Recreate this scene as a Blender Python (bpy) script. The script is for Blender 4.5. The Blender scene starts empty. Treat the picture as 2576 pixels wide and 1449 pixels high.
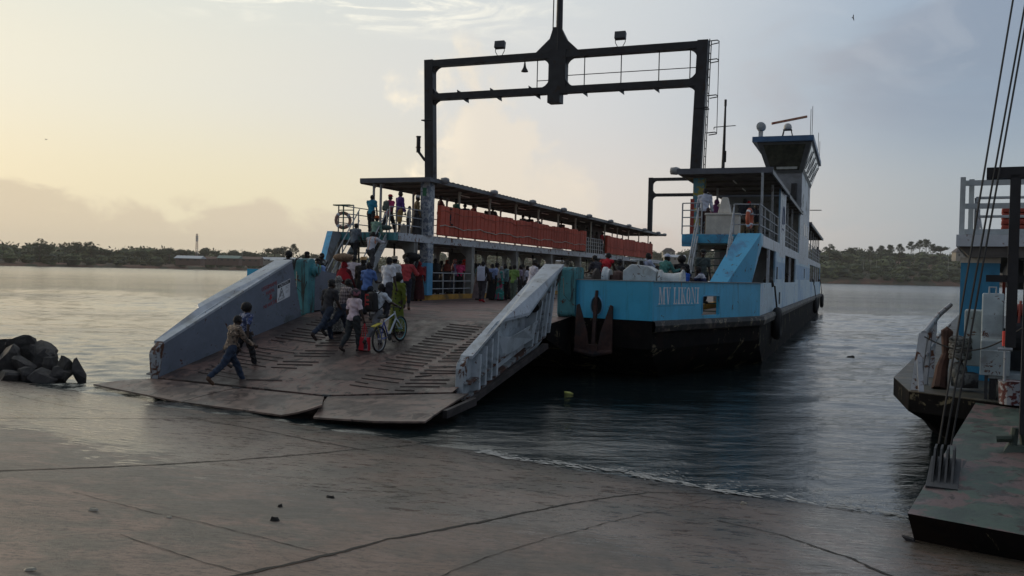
import bpy, bmesh, math, random
import numpy as np
from mathutils import Vector, Matrix
R = math.radians
scene = bpy.context.scene
col = scene.collection
random.seed(7); rng = np.random.default_rng(7)

# ------------------------------------------------------------------ camera, sky, sun, exposure
CAMH = 3.0; PITCH = R(-0.97); ROLL = R(1.33); FOC = 2218.0
cd = bpy.data.cameras.new('camera'); cam = bpy.data.objects.new('camera', cd); col.objects.link(cam)
cd.sensor_width = 36.0; cd.lens = 36.0*FOC/2576.0; cd.clip_start = 0.1; cd.clip_end = 30000
_f = np.array([0, math.cos(PITCH), math.sin(PITCH)]); _r0 = np.array([1., 0, 0]); _u0 = np.cross(_r0, _f)
_r = _r0*math.cos(ROLL)+_u0*math.sin(ROLL); _u = -_r0*math.sin(ROLL)+_u0*math.cos(ROLL)
M = Matrix(((_r[0], _u[0], -_f[0], 0), (_r[1], _u[1], -_f[1], 0), (_r[2], _u[2], -_f[2], CAMH), (0, 0, 0, 1)))
cam.matrix_world = M
scene.camera = cam
def ray(u, v): return _f+_r*(u-1288.)/FOC-_u*(v-724.5)/FOC
EYE = np.array([0, 0, CAMH])
def onz(u, v, z):
    d = ray(u, v); return EYE+d*(z-CAMH)/d[2]

SUN_AZ = R(-47); SUN_EL = R(7)
scene.view_settings.view_transform = 'Standard'; scene.view_settings.look = 'None'
scene.view_settings.gamma = 1; scene.view_settings.exposure = 0.52
try: scene.view_settings.use_curve_mapping = False
except Exception: pass

class NT:
    """tiny helper for node maths"""
    def __init__(s, tree): s.t = tree; s.n = tree.nodes; s.l = tree.links
    def new(s, ty, **kw):
        n = s.n.new(ty)
        for k, v in kw.items(): setattr(n, k, v)
        return n
    def put(s, sock, v):
        if isinstance(v, bpy.types.NodeSocket): s.l.new(v, sock)
        else:
            try: sock.default_value = v
            except Exception: sock.default_value = (v, v, v)
    def m(s, op, a, b=0.0, c=0.0, clamp=False):
        n = s.new('ShaderNodeMath', operation=op); n.use_clamp = clamp
        s.put(n.inputs[0], a); s.put(n.inputs[1], b); s.put(n.inputs[2], c); return n.outputs[0]
    def mix(s, f, a, b):
        n = s.new('ShaderNodeMix', data_type='RGBA'); s.put(n.inputs['Factor'], f)
        s.put(n.inputs[6], a if isinstance(a, bpy.types.NodeSocket) else (*a[:3], 1)); s.put(n.inputs[7], b if isinstance(b, bpy.types.NodeSocket) else (*b[:3], 1))
        return n.outputs[2]
    def noise(s, vec, scale, detail=4, rough=.55, dist=0.0, dim='3D'):
        n = s.new('ShaderNodeTexNoise'); n.noise_dimensions = dim
        s.l.new(vec, n.inputs['Vector']); s.put(n.inputs['Scale'], scale); s.put(n.inputs['Detail'], detail)
        s.put(n.inputs['Roughness'], rough); s.put(n.inputs['Distortion'], dist); return n.outputs['Fac']
    def hn(s, vec, scale, detail=4, rough=.55, dist=0.0, k=1.7):
        return s.m('ADD', s.m('MULTIPLY', s.m('SUBTRACT', s.noise(vec, scale, detail, rough, dist), .5), k), .5)
    def map(s, vec, scale=(1, 1, 1), loc=(0, 0, 0), rot=(0, 0, 0)):
        n = s.new('ShaderNodeMapping'); s.l.new(vec, n.inputs['Vector'])
        n.inputs['Scale'].default_value = scale; n.inputs['Location'].default_value = loc; n.inputs['Rotation'].default_value = rot
        return n.outputs[0]
    def step(s, x, lo, hi):   # smoothstep
        n = s.new('ShaderNodeMapRange'); n.interpolation_type = 'SMOOTHSTEP'; n.clamp = True
        s.put(n.inputs['Value'], x); s.put(n.inputs['From Min'], lo); s.put(n.inputs['From Max'], hi); return n.outputs['Result']
    def xyz(s, vec):
        n = s.new('ShaderNodeSeparateXYZ'); s.l.new(vec, n.inputs[0]); return n.outputs
    def comb(s, x, y, z):
        n = s.new('ShaderNodeCombineXYZ'); s.put(n.inputs[0], x); s.put(n.inputs[1], y); s.put(n.inputs[2], z); return n.outputs[0]

w = bpy.data.worlds.new('World'); scene.world = w; w.use_nodes = True
g = NT(w.node_tree); g.n.clear()
out = g.new('ShaderNodeOutputWorld'); bg = g.new('ShaderNodeBackground'); bg.inputs['Strength'].default_value = 0.1
g.l.new(bg.outputs[0], out.inputs[0])
sky = g.new('ShaderNodeTexSky', sky_type='NISHITA'); sky.sun_disc = False; sky.sun_elevation = SUN_EL; sky.sun_rotation = SUN_AZ
sky.air_density = 1.4; sky.dust_density = 3.0; sky.ozone_density = 1.5
tc = g.new('ShaderNodeTexCoord'); dvec = tc.outputs['Generated']
dx, dy, dz = g.xyz(dvec)
az = g.m('ARCTAN2', dx, dy); el = g.m('ARCSINE', dz)
def lin(c): return tuple(((x/255.)/12.92 if x <= 10 else (((x/255.)+.055)/1.055)**2.4) for x in c)
def K(r, gg, b, k=10.0): return tuple(x*k for x in lin((r, gg, b)))
# high thin overcast veil seen over the whole sky: warm towards the sun on the left, blue-grey on the right
t_az = g.step(az, -0.62, 0.62)
lowc = g.mix(t_az, K(208, 201, 178), K(148, 155, 160))
lowc = g.mix(g.step(az, -.3, .12), K(206, 198, 172), g.mix(g.step(az, .05, .55), K(196, 189, 182), K(144, 152, 158)))
midc = g.mix(g.step(az, -.55, .1), K(203, 201, 187), g.mix(g.step(az, .0, .5), K(190, 190, 190), K(133, 149, 165)))
topc = g.mix(g.step(az, -.5, .3), K(192, 197, 192), g.mix(g.step(az, .1, .55), K(180, 185, 189), K(128, 145, 166)))
veil = g.mix(g.step(el, .07, .2), lowc, g.mix(g.step(el, .2, .34), midc, topc))
zen = g.mix(g.step(el, .4, 1.2), veil, K(158, 162, 168))
veil = zen
# behind the camera and the ground side stay dull
back = g.step(dy, .35, -.5)
veil = g.mix(back, veil, K(98, 106, 120))
base = g.mix(0.95, sky.outputs[0], veil)
# soft broad cloud patches high on the right
v2 = g.comb(g.m('MULTIPLY', az, 1.0), g.m('MULTIPLY', el, 2.0), 3.3)
n1 = g.noise(v2, 3.2, 5, .5, .6)
p1 = g.m('MULTIPLY', g.step(n1, .43, .62), g.m('MULTIPLY', g.step(az, -.1, .12), g.step(el, .1, .2)))
base = g.mix(g.m('MULTIPLY', p1, .62), base, g.mix(g.step(az, .1, .5), K(176, 168, 165), K(118, 128, 143)))
n1b = g.noise(v2, 9, 5, .55, .8)
p1b = g.m('MULTIPLY', g.step(n1b, .5, .7), g.m('MULTIPLY', g.step(az, .0, .3), g.step(el, .12, .26)))
base = g.mix(g.m('MULTIPLY', p1b, .15), base, K(182, 184, 188))
# wispy cirrus along the top
cv = g.map(g.comb(az, el, 0), scale=(5.0, 26, 1), rot=(0, 0, R(-4)))
cn = g.noise(cv, 1.0, 7, .62, 2.2)
cz = g.m('MULTIPLY', g.step(el, .24, .29), g.m('MULTIPLY', g.step(az, -.43, -.33), g.step(az, .12, -.12)))
cir = g.m('MULTIPLY', g.step(cn, .46, .72), cz)
base = g.mix(g.m('MULTIPLY', cir, .85), base, K(238, 232, 214))
# cumulus column behind the gantry
cxv = g.comb(az, el, 0.7)
nA = g.noise(cxv, 17, 6, .55, .35); nB = g.noise(cxv, 60, 4, .5)
ctr = g.m('ADD', -.068, g.m('MULTIPLY', g.m('SUBTRACT', .26, el), .34))
dist = g.m('ABSOLUTE', g.m('SUBTRACT', az, ctr))
wd = g.m('ADD', .030, g.m('MULTIPLY', g.m('SUBTRACT', .26, el), .50))
body = g.m('SUBTRACT', wd, dist)
body = g.m('ADD', body, g.m('MULTIPLY', g.m('SUBTRACT', nA, .5), .24))
body = g.m('ADD', body, g.m('MULTIPLY', g.m('SUBTRACT', nB, .5), .05))
bm_ = g.m('MULTIPLY', g.step(body, .0, .06), g.m('MULTIPLY', g.step(el, .275, .235), g.step(el, .02, .1)))
lef = g.step(az, -.03, -.11)
ccol = g.mix(g.m('MULTIPLY', lef, g.step(nA, .35, .65)), K(208, 197, 180), K(234, 220, 194))
base = g.mix(g.m('MULTIPLY', bm_, g.m('ADD', .6, g.m('MULTIPLY', lef, .22))), base, ccol)
# low bank of cloud above the horizon
lv = g.comb(az, g.m('MULTIPLY', el, 1.6), 5.1)
ln = g.noise(lv, 14, 6, .55, .3)
hgt = g.m('ADD', .066, g.m('MULTIPLY', g.m('SUBTRACT', ln, .5), .11))
hgt = g.m('ADD', hgt, g.m('MULTIPLY', g.step(az, -.44, -.52), .02))
bank = g.m('MULTIPLY', g.step(g.m('SUBTRACT', hgt, el), -.004, .016), g.step(az, .5, .1))
bcol = g.mix(g.step(az, -.5, .1), K(182, 167, 146), K(186, 173, 163))
base = g.mix(g.m('MULTIPLY', bank, .62), base, bcol)
base = g.mix(g.step(dz, 0.0, -.03), base, K(90, 90, 88))
g.l.new(base, bg.inputs['Color'])

sl = bpy.data.lights.new('sun', 'SUN'); sun = bpy.data.objects.new('sun', sl); col.objects.link(sun)
sl.energy = 0.8; sl.angle = R(12); sl.color = (1, .83, .62)
sd = Vector((math.sin(SUN_AZ)*math.cos(SUN_EL), math.cos(SUN_AZ)*math.cos(SUN_EL), math.sin(SUN_EL)))
sun.rotation_euler = sd.to_track_quat('Z', 'Y').to_euler()

# ------------------------------------------------------------------ frames of the two ships
A1 = math.atan2(ray(2147, 707)[0], ray(2147, 707)[1]); SC = -11.35
EA = np.array([math.sin(A1), math.cos(A1), 0]); ES = np.array([math.cos(A1), -math.sin(A1), 0])
def sw(x, y, z): return y*EA+(x+SC)*ES+np.array([0, 0, z])          # ship coordinates -> world
def to_ship(p): return (float(p@ES)-SC, float(p@EA), float(p[2]))
A2 = R(28.5)
B2 = np.array([math.sin(A2), math.cos(A2), 0]); C2 = np.array([math.cos(A2), -math.sin(A2), 0])

# ------------------------------------------------------------------ object helpers
def tag(o, label=None, cat=None, group=None, kind=None):
    if label: o['label'] = label
    if cat: o['category'] = cat
    if group: o['group'] = group
    if kind: o['kind'] = kind
    return o
def empty(name, loc, rz=0.0, label=None, cat=None, group=None):
    o = bpy.data.objects.new(name, None); o.location = loc; o.rotation_euler = (0, 0, rz)
    o.empty_display_size = .3; col.objects.link(o); return tag(o, label, cat, group)
def copy_tree(o, parent=None):
    c = o.copy(); col.objects.link(c); c.parent = parent
    for ch in list(o.children): copy_tree(ch, c)
    return c

class MB:
    """collects geometry; build() links it as one mesh object"""
    def __init__(s): s.v = []; s.f = []; s.mi = []; s.cur = 0
    def add(s, vs, fs):
        b = len(s.v); s.v += [tuple(map(float, p)) for p in vs]
        for f in fs: s.f.append(tuple(b+i for i in f)); s.mi.append(s.cur)
        return s
    def box(s, c, d, rz=0.0, rx=0.0, ry=0.0, taper=1.0):
        m = Matrix.Rotation(rz, 3, 'Z') @ Matrix.Rotation(ry, 3, 'Y') @ Matrix.Rotation(rx, 3, 'X')
        vs = []
        for sz in (-.5, .5):
            k = 1 if sz < 0 else taper
            for sx, sy in ((-.5, -.5), (.5, -.5), (.5, .5), (-.5, .5)):
                q = m @ Vector((sx*d[0]*k, sy*d[1]*k, sz*d[2])); vs.append((q.x+c[0], q.y+c[1], q.z+c[2]))
        return s.add(vs, [(3, 2, 1, 0), (4, 5, 6, 7), (0, 1, 5, 4), (1, 2, 6, 5), (2, 3, 7, 6), (3, 0, 4, 7)])
    def b2(s, x0, x1, y0, y1, z0, z1): return s.box(((x0+x1)/2, (y0+y1)/2, (z0+z1)/2), (abs(x1-x0), abs(y1-y0), abs(z1-z0)))
    def bar(s, a, b, w, h=None, up=(0, 0, 1)):
        """rectangular bar from a to b"""
        h = h or w; a = Vector(a); b = Vector(b); d = (b-a).normalized(); up = Vector(up)
        if abs(d.dot(up)) > .98: up = Vector((1, 0, 0))
        r = d.cross(up).normalized(); u = r.cross(d).normalized(); vs = []
        for p in (a, b):
            for i, j in ((-1, -1), (1, -1), (1, 1), (-1, 1)): vs.append(p+r*i*w/2+u*j*h/2)
        return s.add(vs, [(0, 1, 2, 3), (7, 6, 5, 4), (1, 0, 4, 5), (2, 1, 5, 6), (3, 2, 6, 7), (0, 3, 7, 4)])
    def tube(s, pts, r, n=8, r2=None, closed=False, cap=True):
        pts = [Vector(p) for p in pts]; k = len(pts); rs = r if isinstance(r, (list, tuple)) else [r+(((r2 if r2 is not None else r)-r)*i/max(1, k-1)) for i in range(k)]
        vs = []; prev = None
        for i, p in enumerate(pts):
            if closed: d = (pts[(i+1) % k]-pts[i-1])
            else: d = pts[min(i+1, k-1)]-pts[max(i-1, 0)]
            d.normalize()
            if prev is None:
                a = Vector((0, 0, 1)) if abs(d.z) < .9 else Vector((1, 0, 0)); x = d.cross(a).normalized()
            else: x = (prev-d*prev.dot(d)).normalized()
            prev = x; y = d.cross(x)
            for j in range(n):
                t = 2*math.pi*j/n; vs.append(p+(x*math.cos(t)+y*math.sin(t))*rs[i])
        fs = []
        for i in range(k if closed else k-1):
            i2 = (i+1) % k
            for j in range(n): fs.append((i*n+j, i*n+(j+1) % n, i2*n+(j+1) % n, i2*n+j))
        if cap and not closed: fs += [tuple(range(n))[::-1], tuple((k-1)*n+j for j in range(n))]
        return s.add(vs, fs)
    def prism(s, pts, ax, a, b):
        """pts 2D polygon; extruded along axis ax ('x','y','z') from a to b. 2D order: x->(y,z) y->(x,z) z->(x,y)"""
        def q(p, t): return {'x': (t, p[0], p[1]), 'y': (p[0], t, p[1]), 'z': (p[0], p[1], t)}[ax]
        n = len(pts); vs = [q(p, a) for p in pts]+[q(p, b) for p in pts]
        fs = [tuple(range(n))[::-1], tuple(range(n, 2*n))]+[(i, (i+1) % n, n+(i+1) % n, n+i) for i in range(n)]
        return s.add(vs, fs)
    def lathe(s, prof, c=(0, 0, 0), n=16, axis='z'):
        vs = []; k = len(prof)
        for r, z in prof:
            for j in range(n):
                t = 2*math.pi*j/n; p = (r*math.cos(t), r*math.sin(t), z)
                if axis == 'x': p = (p[2], p[0], p[1])
                if axis == 'y': p = (p[0], p[2], p[1])
                vs.append((p[0]+c[0], p[1]+c[1], p[2]+c[2]))
        fs = [(i*n+j, i*n+(j+1) % n, (i+1)*n+(j+1) % n, (i+1)*n+j) for i in range(k-1) for j in range(n)]
        fs += [tuple(range(n))[::-1], tuple((k-1)*n+j for j in range(n))]
        return s.add(vs, fs)
    def sphere(s, c, r, n=12, m=8):
        rx, ry, rz = r if isinstance(r, (tuple, list)) else (r, r, r)
        vs = [(c[0], c[1], c[2]-rz)]
        for i in range(1, m):
            a = -math.pi/2+math.pi*i/m
            for j in range(n):
                t = 2*math.pi*j/n; vs.append((c[0]+rx*math.cos(a)*math.cos(t), c[1]+ry*math.cos(a)*math.sin(t), c[2]+rz*math.sin(a)))
        vs.append((c[0], c[1], c[2]+rz)); fs = []
        for j in range(n): fs.append((0, 1+(j+1) % n, 1+j)); fs.append((len(vs)-1, 1+(m-2)*n+j, 1+(m-2)*n+(j+1) % n))
        for i in range(m-2):
            for j in range(n): fs.append((1+i*n+j, 1+i*n+(j+1) % n, 1+(i+1)*n+(j+1) % n, 1+(i+1)*n+j))
        return s.add(vs, fs)
    def xf(s, m, start=0):
        for i in range(start, len(s.v)):
            q = m @ Vector(s.v[i]); s.v[i] = (q.x, q.y, q.z)
        return s
    def build(s, name, mat, parent=None, off=(0, 0, 0), smooth=False, bevel=0.0):
        me = bpy.data.meshes.new(name)
        me.from_pydata([(a-off[0], b-off[1], c-off[2]) for a, b, c in s.v], [], s.f); me.validate(); me.update()
        for mm in (mat if isinstance(mat, (list, tuple)) else [mat]): me.materials.append(mm)
        if any(s.mi) and len(s.mi) == len(me.polygons): me.polygons.foreach_set('material_index', s.mi)
        b = bmesh.new(); b.from_mesh(me); bmesh.ops.recalc_face_normals(b, faces=b.faces)
        if bevel > 0:
            es = [e for e in b.edges if len(e.link_faces) == 2 and e.calc_face_angle(0) > .6]
            if es: bmesh.ops.bevel(b, geom=es, offset=bevel, segments=2, affect='EDGES', profile=.5)
        b.to_mesh(me); b.free()
        if smooth: me.shade_smooth()
        o = bpy.data.objects.new(name, me); col.objects.link(o)
        if parent: o.parent = parent
        return o
def arc(cx, cy, r, a0, a1, n=5): return [(cx+r*math.cos(R(a0+(a1-a0)*i/n)), cy+r*math.sin(R(a0+(a1-a0)*i/n))) for i in range(n+1)]
def rrect(x0, x1, y0, y1, r, n=4):
    return arc(x1-r, y0+r, r, -90, 0, n)+arc(x1-r, y1-r, r, 0, 90, n)+arc(x0+r, y1-r, r, 90, 180, n)+arc(x0+r, y0+r, r, 180, 270, n)
def frame_plate(m, ax, x0, x1, y0, y1, hx0, hx1, hy0, hy1, r, a, b, n=4):
    """rectangular plate with one rounded rectangular hole, extruded along ax"""
    hole = rrect(hx0, hx1, hy0, hy1, r, n); k = n+1
    oc = [(x1, y0), (x1, y1), (x0, y1), (x0, y0)]
    def q(p, t): return {'x': (t, p[0], p[1]), 'y': (p[0], t, p[1]), 'z': (p[0], p[1], t)}[ax]
    H = len(hole); vs = [q(p, a) for p in hole]+[q(p, b) for p in hole]+[q(p, a) for p in oc]+[q(p, b) for p in oc]; fs = []
    for c_ in range(4):
        for i in range(n): fs.append((c_*k+i, c_*k+i+1, 2*H+c_)); fs.append((H+c_*k+i+1, H+c_*k+i, 2*H+4+c_))
        j = (c_*k+n); j2 = ((c_+1)*k) % H
        fs.append((j, j2, 2*H+(c_+1) % 4, 2*H+c_)); fs.append((H+j2, H+j, 2*H+4+c_, 2*H+4+(c_+1) % 4))
    for i in range(H): fs.append((i, (i+1) % H, H+(i+1) % H, H+i))
    for i in range(4): fs.append((2*H+i, 2*H+(i+1) % 4, 2*H+4+(i+1) % 4, 2*H+4+i))
    m.add(vs, fs)

# ------------------------------------------------------------------ materials
_mats = {}
def mat(name, c, rough=.6, metal=0.0, var=.12, vs=3.0, dirt=None, dthr=(.55, .75), ds=1.2, bump=.0, bs=40, streak=False, rust=None, rthr=(.62, .7), rs=2.5, spec=.5, emit=None, rough2=None, rnd=0.0):
    if name in _mats: return _mats[name]
    m = bpy.data.materials.new(name); m.use_nodes = True; g = NT(m.node_tree); p = g.n['Principled BSDF']
    tc = g.new('ShaderNodeTexCoord').outputs['Object']; c = tuple(c)
    n = g.hn(tc, vs, 5, .6, 0, 1.5)
    dk = tuple(x*(1-var) for x in c); lt = tuple(min(1, x*(1+var)) for x in c)
    cc = g.mix(g.step(n, .3, .7), dk, lt); rr = rough
    if dirt:
        sv = g.map(tc, scale=(6, 6, .5)) if streak else tc
        dn = g.hn(sv, ds, 6, .65, .4, 1.7); f = g.step(dn, *dthr); cc = g.mix(f, cc, dirt)
    if rust:
        rn = g.hn(tc, rs, 8, .72, .6, 1.75); f2 = g.step(rn, *rthr); cc = g.mix(f2, cc, rust)
        rr = g.m('ADD', rough, g.m('MULTIPLY', f2, .3), clamp=True)
    if rnd:
        oi = g.new('ShaderNodeObjectInfo'); cc = g.mix(g.m('MULTIPLY', oi.outputs['Random'], rnd), cc, tuple(min(1, x*1.7+.03) for x in c)); cc = g.mix(g.m('MULTIPLY', g.m('FRACT', g.m('MULTIPLY', oi.outputs['Random'], 7.3)), rnd), cc, tuple(x*.45 for x in c))
    g.l.new(cc, p.inputs['Base Color']); g.put(p.inputs['Roughness'], rr if rough2 is None else g.m('ADD', rough2, g.m('MULTIPLY', n, (rough-rough2)*2), clamp=True)); g.put(p.inputs['Metallic'], metal)
    g.put(p.inputs['Specular IOR Level'], spec)
    if bump:
        b = g.new('ShaderNodeBump'); b.inputs['Strength'].default_value = bump; b.inputs['Distance'].default_value = .02
        g.l.new(g.noise(tc, bs, 5, .6), b.inputs['Height']); g.l.new(b.outputs[0], p.inputs['Normal'])
    if emit: p.inputs['Emission Color'].default_value = (*emit[0], 1); p.inputs['Emission Strength'].default_value = emit[1]
    _mats[name] = m; return m
RUST = (.09, .035, .018)
BLUE = mat('sky_blue_paint', (.06, .40, .64), .38, dirt=(.05, .22, .4), dthr=(.5, .8), rust=RUST, rthr=(.70, .73), rs=5, var=.07, vs=.8)
BLUEBOW = mat('sky_blue_bow_paint', (.07, .47, .72), .36, dirt=(.05, .30, .47), dthr=(.5, .95), rust=RUST, rthr=(.72, .76), rs=3, var=.10, vs=.6, bump=.12, bs=2.2, streak=True)
TEAL = mat('teal_paint', (.07, .27, .30), .5, dirt=(.03, .05, .045), dthr=(.52, .72), ds=.9, streak=True, rust=RUST, rthr=(.66, .7), rs=5)
GREYP = mat('blue_grey_paint', (.17, .20, .25), .5, dirt=(.10, .12, .13), dthr=(.5, .8), ds=1.5, rust=RUST, rthr=(.72, .75), rs=6, var=.08)
CAPP = mat('pale_grey_paint', (.42, .46, .5), .45, dirt=(.25, .26, .26), dthr=(.5, .85), rust=RUST, rthr=(.70, .73), rs=6)
RAMPW = mat('pale_blue_ramp_paint', (.50, .55, .58), .45, dirt=(.2, .22, .23), dthr=(.5, .8), ds=2, rust=RUST, rthr=(.70, .75), rs=3.2, var=.08)
WHITEP = mat('ship_white_paint', (.62, .66, .70), .45, dirt=(.33, .32, .30), dthr=(.5, .78), ds=.8, streak=True, rust=(.16, .07, .04), rthr=(.67, .72), rs=5, var=.06)
SIDEP = mat('hull_side_paint', (.46, .62, .72), .4, dirt=(.22, .42, .62), dthr=(.5, .66), ds=.35, rust=(.2, .15, .12), rthr=(.69, .73), rs=3, var=.1)
HULLB = mat('black_hull_paint', (.006, .0055, .006), .8, spec=.12, dirt=(.014, .009, .008), dthr=(.5, .7), rust=(.15, .13, .085), rthr=(.645, .70), rs=1.3, var=.3)
HULLR = mat('rubbing_strake_paint', (.028, .027, .026), .6, dirt=(.15, .12, .10), dthr=(.5, .75), ds=2, rust=(.32, .28, .20), rthr=(.62, .68), rs=4, var=.3, bump=.5, bs=12)
BLACK = mat('black_gantry_paint', (.014, .015, .018), .5, var=.3, rust=(.03, .02, .015), rthr=(.6, .7))
DARK = mat('dark_steel', (.03, .032, .035), .6, var=.3)
RAILM = mat('grey_rail_paint', (.36, .39, .41), .45, rust=(.12, .06, .04), rthr=(.64, .7), rs=8)
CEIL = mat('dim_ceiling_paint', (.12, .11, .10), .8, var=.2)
ROOFM = mat('dark_grey_roof_sheet', (.07, .08, .09), .5, var=.2)
GREYW = mat('grey_steel_wall', (.18, .20, .22), .6, dirt=(.1, .1, .1), var=.1)
YELLOW = mat('yellow_kerb_paint', (.50, .27, .04), .6, dirt=(.2, .12, .04), dthr=(.5, .75), var=.15)
YPOST = mat('yellow_post_paint', (.5, .42, .05), .5)
ORANGE = mat('orange_float_canvas', (.46, .075, .038), .75, dirt=(.30, .06, .035), dthr=(.5, .8), ds=2.5, var=.22, vs=2, bump=.3, bs=8, rnd=.4)
ROPE = mat('pale_rope', (.45, .40, .34), .8)
DROPE = mat('dark_rope', (.03, .028, .025), .85)
RUBBER = mat('black_rubber', (.012, .012, .013), .75, bump=.4, bs=20)
RUSTM = mat('rusty_iron', (.06, .028, .022), .8, dirt=(.035, .03, .032), dthr=(.4, .7), var=.3, bump=.5, bs=15)
WMACH = mat('white_machine_paint', (.55, .58, .58), .4, dirt=(.35, .34, .3), dthr=(.5, .8), rust=RUST, rthr=(.69, .72), rs=6)
CABLE = mat('black_cable', (.015, .015, .016), .5)
GLASSD = mat('dark_window_glass', (.02, .026, .024), .08, var=.1, spec=.6)
CREAM = mat('cream_box', (.6, .57, .5), .5, dirt=(.4, .37, .32))
BRICKR = mat('lifebuoy_orange', (.5, .11, .05), .5)
WHITE = mat('plain_white', (.7, .72, .74), .5)
TUBEL = mat('lamp_tube', (.75, .73, .66), .4)
PAPER = mat('pasted_posters', (.42, .45, .47), .7, dirt=(.14, .17, .22), dthr=(.47, .55), ds=6, var=.2)
# ------------------------------------------------------------------ slipway, water, foam
W0 = np.array([5.1, 11.05]); WD = np.array([.845, -.535]); WN = np.array([-.535, -.845]); SLOPE = .11
def vnoise(x, y, s=1.0, seed=0):
    a = math.sin(x*1.7*s+seed)*math.cos(y*1.3*s-seed*2)+.5*math.sin(x*3.1*s-y*2.3*s+seed*3)+.25*math.sin(x*6.3*s+y*5.1*s+seed)
    return a/1.75
def ground_z(x, y):
    n = (x-W0[0])*WN[0]+(y-W0[1])*WN[1]
    return SLOPE*n+.012*vnoise(x, y, .6, 1)+.006*vnoise(x, y, 2.1, 4)
def make_ground():
    ts = np.concatenate([np.linspace(-60, -26, 18), np.linspace(-25.6, 22, 150), np.linspace(23, 60, 16)])
    ns = np.concatenate([np.linspace(-14, -3, 12), np.linspace(-2.8, 14, 90), np.linspace(14.5, 40, 16)])
    vs = []; fs = []
    for n in ns:
        for t in ts:
            p = W0+WD*t+WN*n; vs.append((p[0], p[1], ground_z(*p)))
    L = len(ts)
    for i in range(len(ns)-1):
        for j in range(L-1): fs.append((i*L+j, i*L+j+1, (i+1)*L+j+1, (i+1)*L+j))
    m = MB(); m.add(vs, fs)
    # jagged expansion joints and cracks between the slabs, lying 4 mm above the slab
    m.cur = 1
    def joint(pts, w=.022, jag=.03):
        w *= 1.5 if w > .0085 else .9
        P = [onz(u, v, 0.4)[:2] for u, v in pts]
        Q = []
        for u, v in pts:                      # meet the sloping slab
            z = .3
            for _ in range(8): q = onz(u, v, z); z = ground_z(q[0], q[1])
            Q.append(np.array(q[:2]))
        line = []
        for a, b in zip(Q[:-1], Q[1:]):
            L_ = np.linalg.norm(b-a); k = max(2, int(L_/.10)); nn = np.array([-(b-a)[1], (b-a)[0]])/L_
            for i in range(k): 
                t = i/k; q = a+(b-a)*t+nn*(random.uniform(-jag, jag)*.35+.03*math.sin(L_*t*1.7+a[0])); line.append((q, nn, w*random.uniform(.45, 1.35)))
        line.append((Q[-1], nn, w))
        vs = []; fs = []
        for q, nn_, ww in line:
            for s_ in (-1, 1):
                r_ = q+nn_*s_*ww; vs.append((r_[0], r_[1], ground_z(*r_)+.005))
        for i in range(len(line)-1): fs.append((2*i, 2*i+1, 2*i+3, 2*i+2))
        m.add(vs, fs)
    joint([(-60, 1052), (300, 1053), (620, 1053), (760, 1046)], .012)
    joint([(470, 1050), (640, 1080), (805, 1112), (920, 1132)], .016)
    joint([(920, 1132), (1060, 1150), (1240, 1178)], .008)
    joint([(-60, 1190), (40, 1184), (300, 1175), (620, 1155), (905, 1130), (1060, 1118)], .014)
    joint([(560, 1452), (700, 1422), (1000, 1352), (1200, 1316), (1350, 1286), (1480, 1262), (1625, 1240)], .014)
    joint([(1625, 1240), (1830, 1243), (1960, 1222)], .012)
    joint([(1100, 1452), (1300, 1380), (1450, 1340), (1600, 1300), (1790, 1252)], .006)
    joint([(300, 1345), (480, 1400), (640, 1449)], .005)
    joint([(180, 1240), (420, 1296), (640, 1345), (850, 1400)], .006)
    joint([(20, 990), (160, 1020), (260, 1035)], .008)
    joint([(1800, 1310), (1960, 1345), (2130, 1400), (2250, 1452)], .012, .05)
    joint([(900, 1200), (1020, 1235), (1150, 1262)], .005)
    g_ = bpy.data.materials.new('wet_concrete'); g_.use_nodes = True; g = NT(g_.node_tree); p = g.n['Principled BSDF']
    tc = g.new('ShaderNodeTexCoord').outputs['Object']; x, y, z = g.xyz(tc)
    nd = g.m('ADD', g.m('MULTIPLY', g.m('SUBTRACT', x, W0[0]), WN[0]), g.m('MULTIPLY', g.m('SUBTRACT', y, W0[1]), WN[1]))
    td = g.m('ADD', g.m('MULTIPLY', g.m('SUBTRACT', x, W0[0]), WD[0]), g.m('MULTIPLY', g.m('SUBTRACT', y, W0[1]), WD[1]))
    big = g.hn(tc, .35, 5, .6, .5, 1.8); med = g.hn(tc, 1.6, 6, .65, .6, 1.8); fin = g.hn(g.map(tc, scale=(.8, 1.5, 1)), 11, 8, .8, .3, 1.9); gr = g.hn(tc, 60, 3, .75, 0, 1.6)
    c1 = g.mix(g.step(big, .35, .65), (.185, .118, .082), (.115, .098, .074))
    c1 = g.mix(g.step(med, .4, .68), c1, (.235, .155, .115))
    c1 = g.mix(g.m('MULTIPLY', g.step(g.hn(tc, .7, 6, .65, .4, 1.8), .5, .75), .75), c1, (.055, .056, .046))
    c1 = g.mix(g.m('MULTIPLY', g.step(g.hn(g.map(tc, scale=(.5, 2.2, 1), rot=(0, 0, R(25))), 1.1, 6, .7, .8, 1.8), .6, .8), .6), c1, (.075, .05, .038))
    c1 = g.mix(g.m('MULTIPLY', g.step(fin, .50, .74), .85), c1, (.06, .045, .036))
    sc_ = g.hn(g.map(tc, scale=(2.2, 9, 1), rot=(0, 0, R(12))), 2.2, 8, .8, 1.2, 1.8)
    c1 = g.mix(g.m('MULTIPLY', g.step(sc_, .58, .74), .7), c1, (.03, .028, .024))
    c1 = g.mix(g.m('MULTIPLY', g.step(g.noise(g.map(tc, scale=(2, 7, 1)), 1.6, 4, .6), .70, .73), .5), c1, (.24, .2, .15))
    c1 = g.mix(g.m('MULTIPLY', g.step(gr, .4, .8), .35), c1, (.17, .14, .11))
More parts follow.
